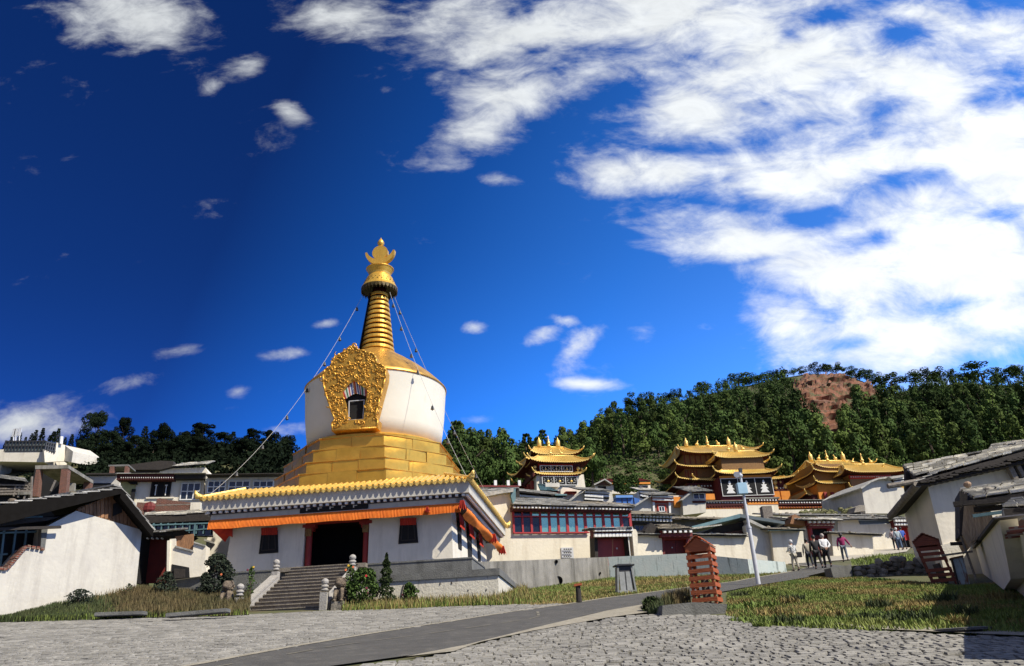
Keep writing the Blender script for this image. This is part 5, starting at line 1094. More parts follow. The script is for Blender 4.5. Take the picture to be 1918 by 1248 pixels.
quad(p, h, 'grey_pillar', [(78, 990), (90, 988), (84, 1029), (76, 1028)], CONC_D, .03, .3); m = MB(); m.bar(p.p(-50, 993, .25), p.p(114, 987.5, .25), .09); m.build('projecting_beam', DARKW, h)
m = MB(); B_ = p.pts([(-60, 1066), (14, 1066), (50, 1023), (84, 1030)], .06)
for a, b in zip(B_[:-1], B_[1:]):
    n = max(3, int((b - a).length / .12))
    for i in range(n): c = a.lerp(b, (i + .5) / n); m.cbox(c + p.n * .25 + Z * rnd.uniform(0, .02), .11, .55, .09, (b - a).normalized(), p.n, (b - a).normalized().cross(p.n) * (1 if (b - a).normalized().cross(p.n).z > 0 else -1)); 
m.build('brick_coping', BRICK, h)
# dark red gate recess and small white house between barn and temple
h, p = hse('sheltered_gate', 'deep shadowed dark red gate between the gable house and the temple terrace', 'gate', 33, 6, [(250, 1092), (262, 1000), (312, 997), (308, 1092)], .2, mt=DRED, group=GL)
quad(p, h, 'porch_roof_boards', [(258, 1001), (268, 996), (340, 990), (318, 1004)], DARKW, 1.2, 2.5); m = MB()
for i in range(4): p.box(m, 274 + i * 9, 1007, 276.5 + i * 9, 1009.5, .2, .9)
m.build('beam_end', PAINTW, h); quad(p, h, 'side_wall', [(250, 1092), (259, 1004), (266, 1004), (256, 1092)], BLACK, 1.0, 1.4)
m = MB(); slates(m, p.p(262, 1001, 1.6), p.p(352, 992, 1.6), p.p(352, 990, .2), p.p(262, 998, .2), .4, .3, .03, 41); m.build('porch_slates', SLATE, h)
h, p = hse('small_house', 'small white house with stepped parapet and boarded opening beside the dark gate', 'house', 31.7, 6, [(313, 1087), (318, 1010), (329, 1009), (329, 1024), (361, 1033), (363, 1017), (386, 1023), (384, 1055), (388, 1078)], .6, group=GL)
quad(p, h, 'board_shutter', [(328, 1005), (362, 1000), (361, 1031), (328, 1022)], WOOD, -.1, .1); quad(p, h, 'dark_opening', [(322, 1057), (354, 1063), (355, 1082), (319, 1086)], BLACK, .03, .1); quad(p, h, 'board_pile', [(326, 1065), (346, 1066), (346, 1082), (325, 1084)], DARKW, .12, .05)
quad(p, h, 'slate_coping', [(328, 1022), (362, 1031), (362, 1034), (328, 1025)], SLATE, .08, .3); quad(p, h, 'slate_coping', [(363, 1014.5), (384, 1021), (384, 1023.5), (363, 1017)], SLATE, .08, .3); quad(p, h, 'corner_pillar', [(313, 1013), (319, 1012), (316, 1087), (312, 1087)], WHITE, .08, .3)
h, p = hse('sunroom', 'green framed glass sunroom under a sagging slate roof left of the orange valance', 'sunroom', 34.5, 4, [(272, 1003), (272, 968), (398, 962), (398, 1006)], .1, mt=BLACK, group=GL)
m = MB()
for i in range(10): x = 290 + i * 13.2; m.bar(p.p(x, 983, .3), p.p(x - 2, 1000, .3), .05, .05)
for i in range(10): x = 272 + i * 13.2; m.bar(p.p(x + 14, 972, -.3), p.p(x, 984, .35), .04, .04)
m.bar(p.p(280, 984, .32), p.p(398, 980, .32), .06); m.bar(p.p(280, 1000, .32), p.p(398, 990, .32), .05); m.bar(p.p(366, 980, .32), p.p(362, 1014, .32), .07); m.build('window_frame', TARPG, h)
quad(p, h, 'glazing', [(272, 986), (398, 981), (398, 1004), (272, 1002)], GLASS, .22, .04); m = MB(); m.prism([p.p(272, 986, .3), p.p(398, 981, .3), p.p(398, 970, -.6), p.p(272, 974, -.6)], p.n * .03); m.build('glass_roof', GLASS, h)
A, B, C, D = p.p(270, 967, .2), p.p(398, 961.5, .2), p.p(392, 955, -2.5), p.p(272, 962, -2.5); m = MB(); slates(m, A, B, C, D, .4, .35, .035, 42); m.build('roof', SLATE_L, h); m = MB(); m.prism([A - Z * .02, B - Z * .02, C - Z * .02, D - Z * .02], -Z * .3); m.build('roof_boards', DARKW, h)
h, p = hse('yard_wall', 'plain white wall just left of the hanging red cloth of the temple', 'yard wall', 37, 6, [(384, 1075), (386, 1014), (398, 985), (436, 985), (432, 1075)], .5, group=GL)
quad(p, h, 'slate_coping', [(382, 1009), (401, 1016), (401, 1019), (382, 1012.5)], SLATE, .2, .6)
# upper left: brick rubble wall, white windowed house
h, p = hse('brick_wall', 'broken red brick yard wall in front of the white windowed house', 'brick wall', 46, 8, [(250, 975), (257, 941), (292, 943), (294, 934), (300, 933), (318, 937), (355, 941), (356, 975)], .4, mt=BRICK, group=None)
fbox(p, h, 'white_panel', 355, 941, 376, 960, .4, WHITE, .05); m = MB(); m.bar(p.p(290, 947, .3), p.p(356, 945, .3), .06); m.build('pole', LOG, h)
m = MB(); m.ball(p.p(279, 952, .5), .38, 8, (1, .6, 1), .1, rnd); m.build('stored_cloth', DRED, h); m = MB(); p.box(m, 269, 957, 290, 962, .4, .6); m.build('trough', CONC_D, h)
h, p = hse('windowed_house', 'two storey white house with large windows under a dark beamed eave left of the temple', 'house', 55, 10, [(224, 990), (226, 899), (383, 898), (378, 990)], 6, group=GL)
fbox(p, h, 'eave_board', 218, 887, 326, 899, 1.2, MAROON, .8); fbox(p, h, 'eave_board', 327, 887, 384, 897, 1.2, DARKW, .6); fbox(p, h, 'eave_edge', 216, 885.6, 385, 887, 1.5, SLATE, 1.0)
m = MB()
for i in range(24): p.box(m, 226 + i * 4.2, 893.8, 227.4 + i * 4.2, 895.6, .1, .88)
m.build('beam_end', PAINTW, h); quad(p, h, 'yellow_side_wall', [(224, 900), (254, 900), (250, 940), (238, 930), (226, 905)], YELW, .15, .2); quad(p, h, 'balcony_opening', [(236, 901), (257, 901), (257, 908), (244, 907)], BLACK, .3, .1); quad(p, h, 'dark_doorway', [(247, 916), (254, 916), (250, 942), (243, 934)], BLACK, .3, .1)
win(p, h, 281, 901, 321, 930.5, .06, 3, 1, DARKW, BLACK); m = MB()
for x in (290, 309): p.box(m, x, 908, x + 5, 910, .05, .15); p.box(m, x + 1, 910, x + 2, 928, .05, .15)
m.build('curtain', PAINTW, h); fbox(p, h, 'window_sill', 273, 931, 325, 934, .2, WHITE, .12); win(p, h, 337, 905, 376, 936, .06, 3, 2, PAINTW)
h, p = hse('windowed_wing', 'low white wing with a row of wide windows touching the gold stepped base', 'house', 55.5, 8, [(383, 945), (385, 897), (529, 893), (529, 945)], 6, group=GL)
fbox(p, h, 'eave', 384, 886, 529, 889.5, 1.6, DARKW, 1.0); fbox(p, h, 'shaded_frieze', 385, 889, 520, 897, .3, WHITE_G, .05)
for a, b in ((388, 423), (427, 468), (473, 512)): win(p, h, a, 901, b, 923, .06, 3, 2, PAINTW)
h, p = hse('village_house', 'small far house with pale slate roof above the dark beamed eave', 'house', 66, 8, [(296, 895), (300, 878), (385, 876), (389, 884), (389, 895)], 4, group=GL)
pr(p, h, 322, 874, 386, 869.5, .6, 3, .3, 51, mt=SLATE_L); fbox(p, h, 'dark_side', 240, 872, 300, 886, 1.5, DARKW, .1); quad(p, h, 'broken_eave', [(240, 871), (300, 863), (325, 864), (325, 874), (300, 880), (240, 880)], DARKW, .5, 2)
h, p = hse('brick_shelter', 'small ruined shelter with brick pillars and flat slab, behind the gable house ridge', 'shelter', 62, 10, [(203, 871), (241, 870), (241, 873), (203, 874)], 2, mt=CONC_D, group=GL)
for a in ((205, 213), (233, 239)): quad(p, h, 'brick_pillar', [(a[0] + 1, 873), (a[1] + 1, 873), (a[1] - 1, 890), (a[0] - 1, 890)], BRICK, 0, .5)
fbox(p, h, 'back_wall', 205, 874, 238, 889, .1, BLACK, -1.8); fbox(p, h, 'parapet', 195, 886, 245, 889, .3, PAINTW, .1)
h, p = hse('long_wall', 'dim cream wall with a dark strip window behind the gable house ridge', 'house', 57, 10, [(162, 935), (164, 890), (224, 889), (224, 935)], 3, mt=WHITE_G, group=GL)
fbox(p, h, 'strip_window', 170, 905, 208, 915, .1, BLACK, .05); fbox(p, h, 'eave', 160, 886, 218, 889, 1, DARKW, .5)
h, p = hse('brick_frame_building', 'unfinished open building of red brick pillars carrying a grey concrete slab', 'unfinished building', 50, 8, [(66, 872), (128, 871), (128, 877.5), (66, 879)], 4.5, mt=CONC, group=None)
for q in ([(68, 878), (75, 878), (70, 930), (59, 930)], [(115, 877), (127, 877), (123, 930), (109, 930)]): quad(p, h, 'brick_pillar', q, BRICK, -.02, .5)
m = MB(); q0_, q1_ = p.p(66, 875, -4.4), p.p(128, 875, -4.4); m.prism([q0_ - Z * 6, q1_ - Z * 6, q1_, q0_], p.n * .1); m.build('back_wall', BLACK, h)
m = MB(); rr = p.p(127.5, 877.5, 0); m.obox(Vector((rr.x, rr.y, rr.z)) + p.n * 4.0 - p.d * .45 - Z * 2.2, p.d * .45, p.n * .5, Z * 2.2); m.build('brick_pillar', BRICK, h); quad(p, h, 'low_wall', [(122, 905), (140, 905), (139, 925), (120, 925)], CONC, -2, .2)
h, p = hse('glasshouse', 'hilltop white building with a slanted dark framed glass front, far left', 'building', 80, 3, [(-30, 846), (82, 846), (82, 866), (-30, 864)], 5, mt=WHITE, group=None)
quad(p, h, 'glazing', [(8, 846), (12, 827), (88, 826), (82, 846)], mat('pale_old_glass', (.16, .20, .19), (.09, .12, .12), 3, .3), -.1, .1); m = MB()
for i in range(13): m.bar(p.p(8 + i * 6.2, 846, -.02), p.p(12 + i * 6.35, 826.5, -.02), .10)
for y_ in (827, 836, 846): m.bar(p.p(10, y_, -.02), p.p(86, y_ - .5, -.02), .12)
m.build('window_frame', DMETAL, h); ps = Pl(84, 866, 80, 55); m = MB(); m.prism(ps.pts([(82, 842), (103, 850), (106, 829), (122, 834), (121, 864), (84, 866)]), ps.n * .3); m.build('side_wall', WHITE, h)
m = MB(); m.prism(ps.pts([(88, 826), (105, 829), (101, 849), (84, 843)], -.05), ps.n * .1); m.build('side_glazing', GLASS, h); m = MB()
for i in range(5): m.bar(ps.p(88 + i * 4, 827 + i * .8, .02), ps.p(84 + i * 4.2, 843 + i * 1.8, .02), .12)
for y_ in (828, 835, 842): m.bar(ps.p(87, y_, .02), ps.p(104, y_ + 4, .02), .1)
m.build('side_frame', DMETAL, h); m = MB(); pe = Pl(122, 860, 81.5, -30); m.prism(pe.pts([(121, 834), (137, 846), (134, 866), (121, 864)]), pe.n * 3); m.build('end_wall', WHITE_G, h)
m = MB(); m.bar(ps.p(114, 832, .2), ps.p(115, 818, .2), .28); m.build('chimney', PAINTW, h); m = MB(); pB = p.p(-30, 842, -1.5); pC = p.p(10, 842, -1.5); m.prism([pB, pC, pC - Z * 3, pB - Z * 3], p.n * 2); m.build('back_wing', WHITE_G, h)
for i, (x, t) in enumerate(((26, 805), (30, 804), (37, 803))):
    m = MB(); b0 = at(x - 1, 828, 90); m.tube([b0, at(x, t, 90)], .07, 6); m.cbox(at(x, t + 6, 90), .35, .12, 1.0); m.build('antenna_mast', STEEL, label=('short', 'middle', 'tall')[i] + ' white phone antenna mast above the hilltop glasshouse roof', cat='antenna', group='antennas on the hilltop')
h, p = hse('pole_shed', 'low dark open shed with leaning poles at the far left edge', 'shed', 46, 6, [(-20, 940), (-20, 892), (58, 902), (58, 940)], .2, mt=BLACK, group=GL)
m = MB()
for a, b in (((58, 935), (60, 893)), ((26, 930), (30, 912)), ((45, 935), (56, 905)), ((-20, 908), (60, 910)), ((-20, 916), (60, 915)), ((34, 932), (37, 912)), ((95, 920), (104, 900))): m.bar(p.p(*a, .3), p.p(*b, .3), .09)
for y_ in (921, 926): m.bar(p.p(-20, y_, .28), p.p(60, y_ - 1, .28), .12)
m.build('pole', LOG, h); m = MB(); slates(m, p.p(-20, 893, .6), p.p(52, 903, .6), p.p(45, 895, -1), p.p(-20, 887, -1), .5, .4, .03, 61); m.build('roof', SLATE, h); fbox(p, h, 'rail_panel', 33, 921, 57, 927, .1, CONC, .4)

# ------------------------------------------------------------------ right side houses
GR = 'houses at the right edge'
h, p = hse('leaning_house', 'tall plain white house with stone weighted slate roof, largest at the right', 'house', 31, 0, [(1736, 905), (1800, 885), (1889, 866), (1940, 862), (1960, 1120), (1820, 1085), (1768, 1030)], 2.4, mt=WHITE, group=GR)
C0 = p.P; ln = p.n * 2.5; bt = p.p(1768, 1030, .0); 
fb = MB(); q = p.pts([(1757, 1023), (1800, 1012), (1832, 1085), (1832, 1100), (1776, 1100)], .08); fb.prism(q, p.n * .5); fb.build('stone_footing', PEEL, h)
def rpx(h, pl, A, B, C, D, over, back, mt, seed, su=.45, sv=.35, slab=.22, th=.045, nm='roof', rocks=0, rr=.09):
    a, b, c, d = pl.p(*A, over), pl.p(*B, over), pl.p(*C, -back), pl.p(*D, -back); m = MB(); slates(m, a, b, c, d, su, sv, th, seed, .02, .045); r = m.build(nm, mt, h)
    m = MB(); m.prism([a - Z * .04, b - Z * .04, c - Z * .04, d - Z * .04], -Z * slab); m.build('roof_boards', DARKW, r)
    if rocks: m = MB(); rocks_on(m, a, b, c, d, rocks, seed, rr); m.build('roof_rubble', ROCK, r)
    return a, b, c, d
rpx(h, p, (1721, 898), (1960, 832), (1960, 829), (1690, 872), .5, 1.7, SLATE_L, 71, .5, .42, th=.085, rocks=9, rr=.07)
m = MB(); a, b = p.p(1722, 904, .55), p.p(1960, 850, .55); rnd = random.Random(4)
for i in range(22): c = a.lerp(b, (i + .5) / 22); m.cbox(c + Z * rnd.uniform(-.06, .04), .35, .4, .06, p.d, p.n); m.cbox(c - Z * .12 + p.n * .2, .5, .5, .06, p.d, p.n)
m.build('ragged_eave', DARKW, h); quad(p, h, 'open_gable_end', [(1697, 882), (1722, 900), (1733, 905), (1700, 930), (1697, 915)], DARKW, -.8, .2)
m = MB(); a0, a1 = p.p(1663, 911, .3), p.p(1722, 901, .3); m.tube([a0, a1], .10, 8); m.build('projecting_log', LOG, h)
m = MB(); e0_ = p.p(1723, 907, .5) - p.d * .1; e1_ = p.p(1667, 968, -2.3); m.tube([e0_, e1_], [.15, .14], 8); m.build('eave_log', LOG, h); m = MB()
slates(m, e1_ + Z * .1, e0_ + Z * .1, e0_ + p.d * .9 + Z * .45, e1_ + p.d * .9 + Z * .45, .5, .35, .04, 72); m.build('side_roof', SLATE, h); m = MB(); m.prism([e1_, e0_, e0_ + p.d * .95 + Z * .3, e1_ + p.d * .95 + Z * .3], -Z * .1); m.build('side_roof_boards', DARKW, h)
h2, p2 = hse('village_house', 'roof corner of a second slate house rising behind the leaning white house', 'house', 39, -20, [(1870, 860), (1960, 835), (1960, 900), (1870, 900)], .4, mt=DARKW, group=GR)
rpx(h2, p2, (1850, 846), (1960, 833), (1960, 818), (1858, 833), .5, 2.5, SLATE_L, 73, rocks=4)
m = MB(); m.bar(p.p(1889, 873, .3), p.p(1905, 905, .3), .2); m.bar(p.p(1900, 862, .3), p.p(1916, 893, .3), .16); m.build('roof_prop', LOG, h); quad(p, h, 'dark_loft', [(1889, 868), (1960, 852), (1960, 915), (1905, 915)], BLACK, .05, .05)
rpx(h, p, (1905, 902), (1960, 890), (1960, 880), (1900, 892), .2, .8, SLATE_L, 74)
# near shed with boards
h, p = hse('board_shed', 'shed of vertical grey boards with two round stones on its slate roof', 'shed', 24.5, -22, [(1806, 945), (1850, 940), (1860, 972), (1840, 1000), (1816, 1027), (1802, 1000)], 1.8, mt=WOODG, group=GR)
rnd = random.Random(6); m = MB()
for i in range(8):
    x = 1813 + i * 5.2; m.prism(p.pts([(x, 943), (x + 4.6, 942), (x + 5.4 + 4, 1000 - i * 2.5 + 14), (x + 5, 1000 - i * 2.2 + 16)], rnd.uniform(.02, .06)), p.n * .03)
m.build('board_cladding', WOODG, h); quad(p, h, 'dark_side', [(1797, 920), (1812, 928), (1813, 945), (1806, 1004), (1798, 1002)], DARKW, -.05, 1.5)
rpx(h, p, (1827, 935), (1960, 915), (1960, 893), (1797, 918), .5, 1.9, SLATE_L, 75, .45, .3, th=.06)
fbox(p, h, 'shade_board', 1826, 936, 1960, 960, .1, DARKW, .1); m = MB(); m.bar(p.p(1786, 945, .6), p.p(1960, 930, .6), .14, .14); m.build('projecting_beam', DARKW, h)
for x, y_, r, mt_ in ((1812, 905, .12, mat('tan_stone', (.36, .24, .15), (.25, .17, .11), 5, .9)), (1852, 916, .15, ROCK)):
    m = MB(); m.ball(p.p(x, y_ + 3, -.5), r, 10, (1, 1, .85), .08, rnd); m.build('roof_stone', mt_, label='round %s stone resting on the board shed roof' % ('tan' if x < 1820 else 'grey'), cat='stone', group='stones on the board shed roof')
m = MB(); m.bar(p.p(1822, 967, .7), p.p(1880, 959, .7), .09); m.build('steel_pipe', TARPG, h)
h, p = hse('yard_wall', 'rough white yard wall running toward the camera below the board shed', 'yard wall', 23.6, 62, [(1864, 1092), (1832, 1068), (1820, 1026), (1861, 972), (1872, 975), (1893, 1085), (1880, 1105)], .3, mt=WHITE, group=GR)
quad(p, h, 'slate_coping', [(1817, 1026), (1860, 969), (1864, 971), (1822, 1028)], DARKW, .1, .5)
m = MB(); p4 = Pl(1870, 1000, 22.9, -15); m.prism(p4.pts([(1867, 966), (1876, 965), (1888, 1008), (1884, 1040), (1872, 1020)]), p4.n * .3); m.build('pier', PEEL, h)
h, p = hse('corner_shed', 'dark slate roofed shed corner above a brick topped wall, at the far right edge', 'shed', 21.4, 62, [(1903, 1118), (1888, 1085), (1878, 1030), (1915, 988), (1990, 960), (1990, 1180), (1930, 1135)], 2.2, mt=WHITE, group=GR)
m = MB(); a, b = p.p(1877, 1029, .08), p.p(1914, 988, .08); n = 9
for i in range(n): c = a.lerp(b, (i + .5) / n); D_ = (b - a).normalized(); m.cbox(c, .10, .34, .10, D_, p.n, D_.cross(p.n))
m.build('brick_coping', BRICK, h); pq = Pl(1878, 960, 21.8, -18); a, b, c, d = rpx(h, pq, (1878, 951), (1990, 944), (1990, 925), (1896, 936), .3, 1.2, SLATE, 76, .3, .25)
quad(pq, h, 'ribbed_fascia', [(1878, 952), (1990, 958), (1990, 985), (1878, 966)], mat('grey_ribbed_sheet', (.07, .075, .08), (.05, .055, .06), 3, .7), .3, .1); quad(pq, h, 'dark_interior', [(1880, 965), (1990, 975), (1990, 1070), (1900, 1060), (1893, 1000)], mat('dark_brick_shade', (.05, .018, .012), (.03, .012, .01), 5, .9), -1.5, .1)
# ------------------------------------------------------------------ small things on the street
def slat_tower(c, yaw, H, W_, mt, lean, label, missing=0, seed=1):
    o = empty('slatted_timber_tower', c, label, 'timber tower', 'slatted timber towers'); rnd = random.Random(seed)
    X = Vector((math.cos(yaw), math.sin(yaw), 0)); Y = Vector((-X.y, X.x, 0)); Up = (Z + lean).normalized(); Pn = lambda x, y, z: c + X * x + Y * y + Up * z
    w = W_ / 2; hb = H * .82; m = MB()
    for a in (-1, 1):
        for b in (-1, 1): m.bar(Pn(a * (w - .05), b * (w - .05), -.1), Pn(a * (w - .05), b * (w - .05), hb), .07, .07, Y)
    m.build('corner_post', mt, o); n = 8
    for side in range(4):
        m = MB()
        for i in range(n):
            if missing and rnd.random() < missing: continue
            z = .09 + i * (hb - .12) / (n - 1); dz = rnd.uniform(-.012, .012); 
            if side == 0: a, b = Pn(-w - .012, -w, z + dz), Pn(w + .012, -w, z)
            elif side == 1: a, b = Pn(w, -w + .02, z + dz), Pn(w, w + .02, z)
            elif side == 2: continue
            elif side == 9: a, b = Pn(-w, w, z), Pn(w, w, z + dz)
            else: a, b = Pn(-w, -w + .02, z), Pn(-w, w + .02, z - dz)
            m.bar(a, b, .024, .108, Up)
        m.build('slat_side', mt, o)
    m = MB()
    for yy_ in (-w - .01, w): m.prism([Pn(-w, yy_, hb - .06), Pn(w, yy_, hb - .06), Pn(w + .02, yy_, hb + .05), Pn(0, yy_, H - .02), Pn(-w - .02, yy_, hb + .05)], Y * .03)
    m.build('gable_panel', mt, o); m = MB()
    for sg in (-1, 1):
        for k in range(5):
            t0, t1 = k / 5, (k + 1.15) / 5; p0 = (w + .03, hb + .04); p1 = (0, H + .02); A = lambda t: (p0[0] + (p1[0] - p0[0]) * min(1, t), p0[1] + (p1[1] - p0[1]) * min(1, t))
            a, b = A(t0), A(t1); m.prism([Pn(sg * a[0], -w - .06, a[1] + .03), Pn(sg * a[0], w + .06, a[1] + .03), Pn(sg * b[0], w + .06, b[1]), Pn(sg * b[0], -w - .06, b[1])], Up * .022)
    m.build('roof_boards', mt, o); m = MB(); m.tube([Pn(0, 0, 0), Pn(0, 0, hb * .5)], w * .32, 12); m.build('bin', mat('dull_bin', (.20, .17, .13), (.14, .12, .09), 4, .8), o)
    return o
c = gp(1326, 1131); mpp = (c @ Fv) / FOC; slat_tower(c, R_(-25), at(1322, 1008, c.y).z - c.z, 46 * mpp, SLATW, Vector((0, 0, 0)), 'bright orange slatted timber tower with shingled gable top by the roadside')
c = gp(1775, 1108); c = at(1772, 1100, 25.8); c.z = G(c.x, c.y); slat_tower(c, R_(-28), 1.55, .72, SLATD, Vector((-.20, 0, 0)), 'faded tilted slatted timber tower beside the rusty metal cabinet', .12, 3)
c = gp(1173, 1112); o = empty('litter_bin', c, 'grey stone and metal litter bin with dark lid standing on the roadside grass', 'litter bin'); X = Vector((1, .1, 0)).normalized(); Y = Vector((-X.y, X.x, 0))
m = MB()
for sg in (-1, 1): m.prism([c + X * sg * .30 - Y * .2, c + X * sg * .30 + Y * .2, c + X * sg * .22 + Y * .2 + Z * .92, c + X * sg * .22 - Y * .2 + Z * .92], X * sg * .06)
m.build('side_panel', mat('grey_granite', (.26, .27, .26), (.18, .19, .18), 9, .7), o); m = MB()
for sg in (-1, 1): m.cbox(c + X * sg * .12 - Y * .12 + Z * .42, .2, .06, .66, X, Y)
m.cbox(c + Z * .05, .56, .4, .1, X, Y); m.build('front_panel', mat('bin_grey', (.34, .35, .34), (.24, .25, .24), 6, .6), o); m = MB(); m.cbox(c + Z * .84, .42, .3, .2, X, Y); m.cbox(c + Z * .4, .05, .3, .7, X, Y); m.build('inner_bin', DMETAL, o); m = MB(); m.cbox(c + Z * .97, .72, .5, .05, X, Y); m.cbox(c + Z * 1.0, .5, .36, .04, X, Y); m.build('lid', DMETAL, o, bevel=.01)
c = gp(1085, 1131); o = empty('wooden_bollard', c, 'short dark wooden bollard with orange top in the grass by the road', 'bollard'); m = MB(); m.tube([c - Z * .1, c + Z * .3, c + Z * .52], [.10, .08, .075], 10); m.build('post', DARKW, o); m = MB(); m.cbox(c + Z * .55, .24, .2, .07, Vector((.98, -.1, .1)).normalized()); m.build('cap', SLATW, o)
b = gp(1421, 1096); o = empty('lamp_post', b, 'tall white steel camera post with a pale blue box beside the road', 'lamp post'); tp_ = at(1386, 884, b.y); Ht = tp_.z - b.z
m = MB(); m.tube([b - Z * .2, b + Z * Ht * .49], [.085, .08], 14); m.tube([b + Z * Ht * .49, b + Z * Ht], [.058, .048], 12); m.tube([b + Z * (Ht * .485), b + Z * (Ht * .50)], .095, 14); m.build('pole', STEEL, o, smooth=False)
m = MB(); m.cbox(b + Z * (Ht - .72) + Vector((-.08, -.18, 0)), .38, .26, .44); m.build('blue_box', mat('pale_blue_box', (.40, .60, .72), (.34, .54, .66), 3, .5), o, bevel=.015)
m = MB(); m.bar(b + Z * (Ht - .02) + Vector((-.22, 0, 0)), b + Z * (Ht - .02) + Vector((.1, 0, 0)), .05); m.tube([b + Z * (Ht - .1) + Vector((-.2, -.05, 0)), b + Z * (Ht - .16) + Vector((-.2, -.22, 0))], [.08, .12], 12); m.ball(b + Z * (Ht - .18) + Vector((-.02, -.1, 0)), .09, 10); m.build('camera_head', STEEL, o)
m = MB(); m.cbox(b + Z * (Ht + .06) + Vector((.04, 0, 0)), .12, .12, .16); m.build('top_cap', DMETAL, o)
# rusty cabinet and poles by the right houses
pc = Pl(1798, 1100, 25.2, -22); o = empty('metal_cabinet', pc.p(1806, 1098), 'rusty pale blue metal cabinet standing in the grass against the stone footing', 'cabinet')
m = MB(); m.prism(pc.pts([(1782, 1046), (1804, 1042), (1817, 1095), (1795, 1099)]), pc.n * .35); m.build('body', mat('rusty_blue_metal', (.32, .40, .42), (.24, .31, .33), 3, .5, dirt=(.16, .07, .03), dscale=5, dlo=.52, dhi=.6), o); m = MB(); m.prism(pc.pts([(1780, 1045), (1804, 1040), (1805, 1043), (1781, 1048)], .04), pc.n * .45); m.build('lid', mat('rust', (.16, .07, .035), (.08, .04, .025), 8, .9), o)
m = MB(); m.bar(pc.p(1783, 1048, .02), pc.p(1796, 1098, .02), .05); m.build('dark_frame', DARKW, o)
def pole(a, b, y, phi, r, label, nm='wooden_pole', mt=LOG):
    q = Pl(*a, y, phi); m = MB(); m.tube([q.p(*a), q.p(*b)], r, 8); m.build(nm, mt, label=label, cat='pole', group='loose poles by the right houses')
pole((1763, 1041), (1822, 1033), 25.0, -22, .03, 'thin horizontal pole across the stone footing of the leaning house'); pole((1795, 990), (1829, 1088), 24.9, -22, .035, 'long slanting stick leaning over the metal cabinet'); pole((1780, 1019), (1803, 1018), 25.1, -22, .055, 'short thick dark beam end sticking out above the cabinet', 'beam_stub', DARKW)
# dry stone wall
pw2 = Pl(1640, 1085, 33.0, 12); rnd = random.Random(21); o = empty('dry_stone_wall', pw2.p(1640, 1095), 'low dry stone wall of brown boulders holding the grass bank below the street', 'stone wall')
TPX = lambda x: float(np.interp(x, [1560, 1600, 1650, 1700, 1735], [1064, 1060, 1050, 1052, 1062])); BPX = lambda x: float(np.interp(x, [1560, 1600, 1735], [1080, 1092, 1108]))
x = 1597
while x < 1738:
    w = rnd.uniform(11, 20); yb_ = BPX(x); k = 0
    while yb_ > TPX(x) + 3:
        hh = rnd.uniform(7, 12); m = MB(); c = pw2.p(x + w / 2 + rnd.uniform(-3, 3) + k * 2, yb_ - hh / 2, rnd.uniform(-.1, .1)); s = w * .0245; zz = hh * .0245
        bmr = MB(); bmr.ball(c, 1, 8, (s * .56, .22, zz * .60), .13, rnd); bmr.build('boulder', ROCK if k < 1 or rnd.random() < .75 else ROCKM, o); yb_ -= hh * .92; k += 1
    x += w * .88
m = MB(); m.prism(pw2.pts([(1556, 1064), (1594, 1058), (1598, 1084), (1562, 1086)], .1), pw2.n * .5); m.build('concrete_end_block', CONC_D, o)
m = MB(); m.prism(pw2.pts([(1560, 1068), (1600, 1060), (1700, 1053), (1740, 1064), (1745, 1110), (1600, 1096)], -.35), pw2.n * 2.5); m.build('earth_fill', SOIL, o)
# old kerb block under the tower
pk = Pl(1300, 1152, gp(1300, 1153).y, 6); m = MB(); m.prism(pk.pts([(1241, 1134), (1300, 1128), (1362, 1132), (1358, 1158), (1300, 1158), (1240, 1156)]), pk.n * 1.1); m.build('old_concrete_block', CONC_D, label='long broken concrete kerb block under the orange timber tower', cat='kerb block')
rnd = random.Random(2)
for i, (x, y_, w) in enumerate(((60, 1158, .9), (95, 1146, .8), (225, 1158, 1.4), (370, 1159, 1.7))):
    c = gp(x, y_ + 4); m = MB(); m.cbox(c + Z * (.12 + .03 * i), w, .4, .12, Vector((.97, .15, .05 * (i % 2))).normalized()); m.build('stone_slab', CONC_D, label=('broken slab at the foot of the gable house near the left edge', 'small broken slab in weeds under the gable wall', 'pale slab lying at the cobble edge in dark grass', 'long thin slab lying before the dry grass left of the stairs')[i], cat='stone slab', group='loose slabs at the cobble edge', bevel=.02)
# ------------------------------------------------------------------ trees
def quads_mesh(name, V, F, m_):
    me = bpy.data.meshes.new(name); V = np.asarray(V, dtype=np.float32); F = np.asarray(F, dtype=np.int32)
    me.vertices.add(len(V)); me.vertices.foreach_set('co', V.ravel()); me.loops.add(F.size); me.loops.foreach_set('vertex_index', F.ravel())
    k = F.shape[1]; me.polygons.add(len(F)); me.polygons.foreach_set('loop_start', np.arange(0, F.size, k, dtype=np.int32)); me.update(calc_edges=True); me.materials.append(m_)
    return me
def leaf_quads(C, size, rng, flat=0.0, NN=None):
    n = len(C); a = rng.normal(size=(n, 3)); b = rng.normal(size=(n, 3))
    if NN is not None: q = NN + rng.normal(size=(n, 3)) * .33; q /= np.linalg.norm(q, axis=1)[:, None]; a = np.cross(q, a); b = q.copy()
    a /= np.linalg.norm(a, axis=1)[:, None]
    b = np.cross(a, b); b /= np.linalg.norm(b, axis=1)[:, None]; s = size * rng.uniform(.6, 1.4, n)[:, None]; a = a * s; b = b * s * .7
    V = np.stack([C - a - b, C + a - b, C + a + b, C - a + b], 1).reshape(-1, 3); F = np.arange(n * 4).reshape(-1, 4); return V, F
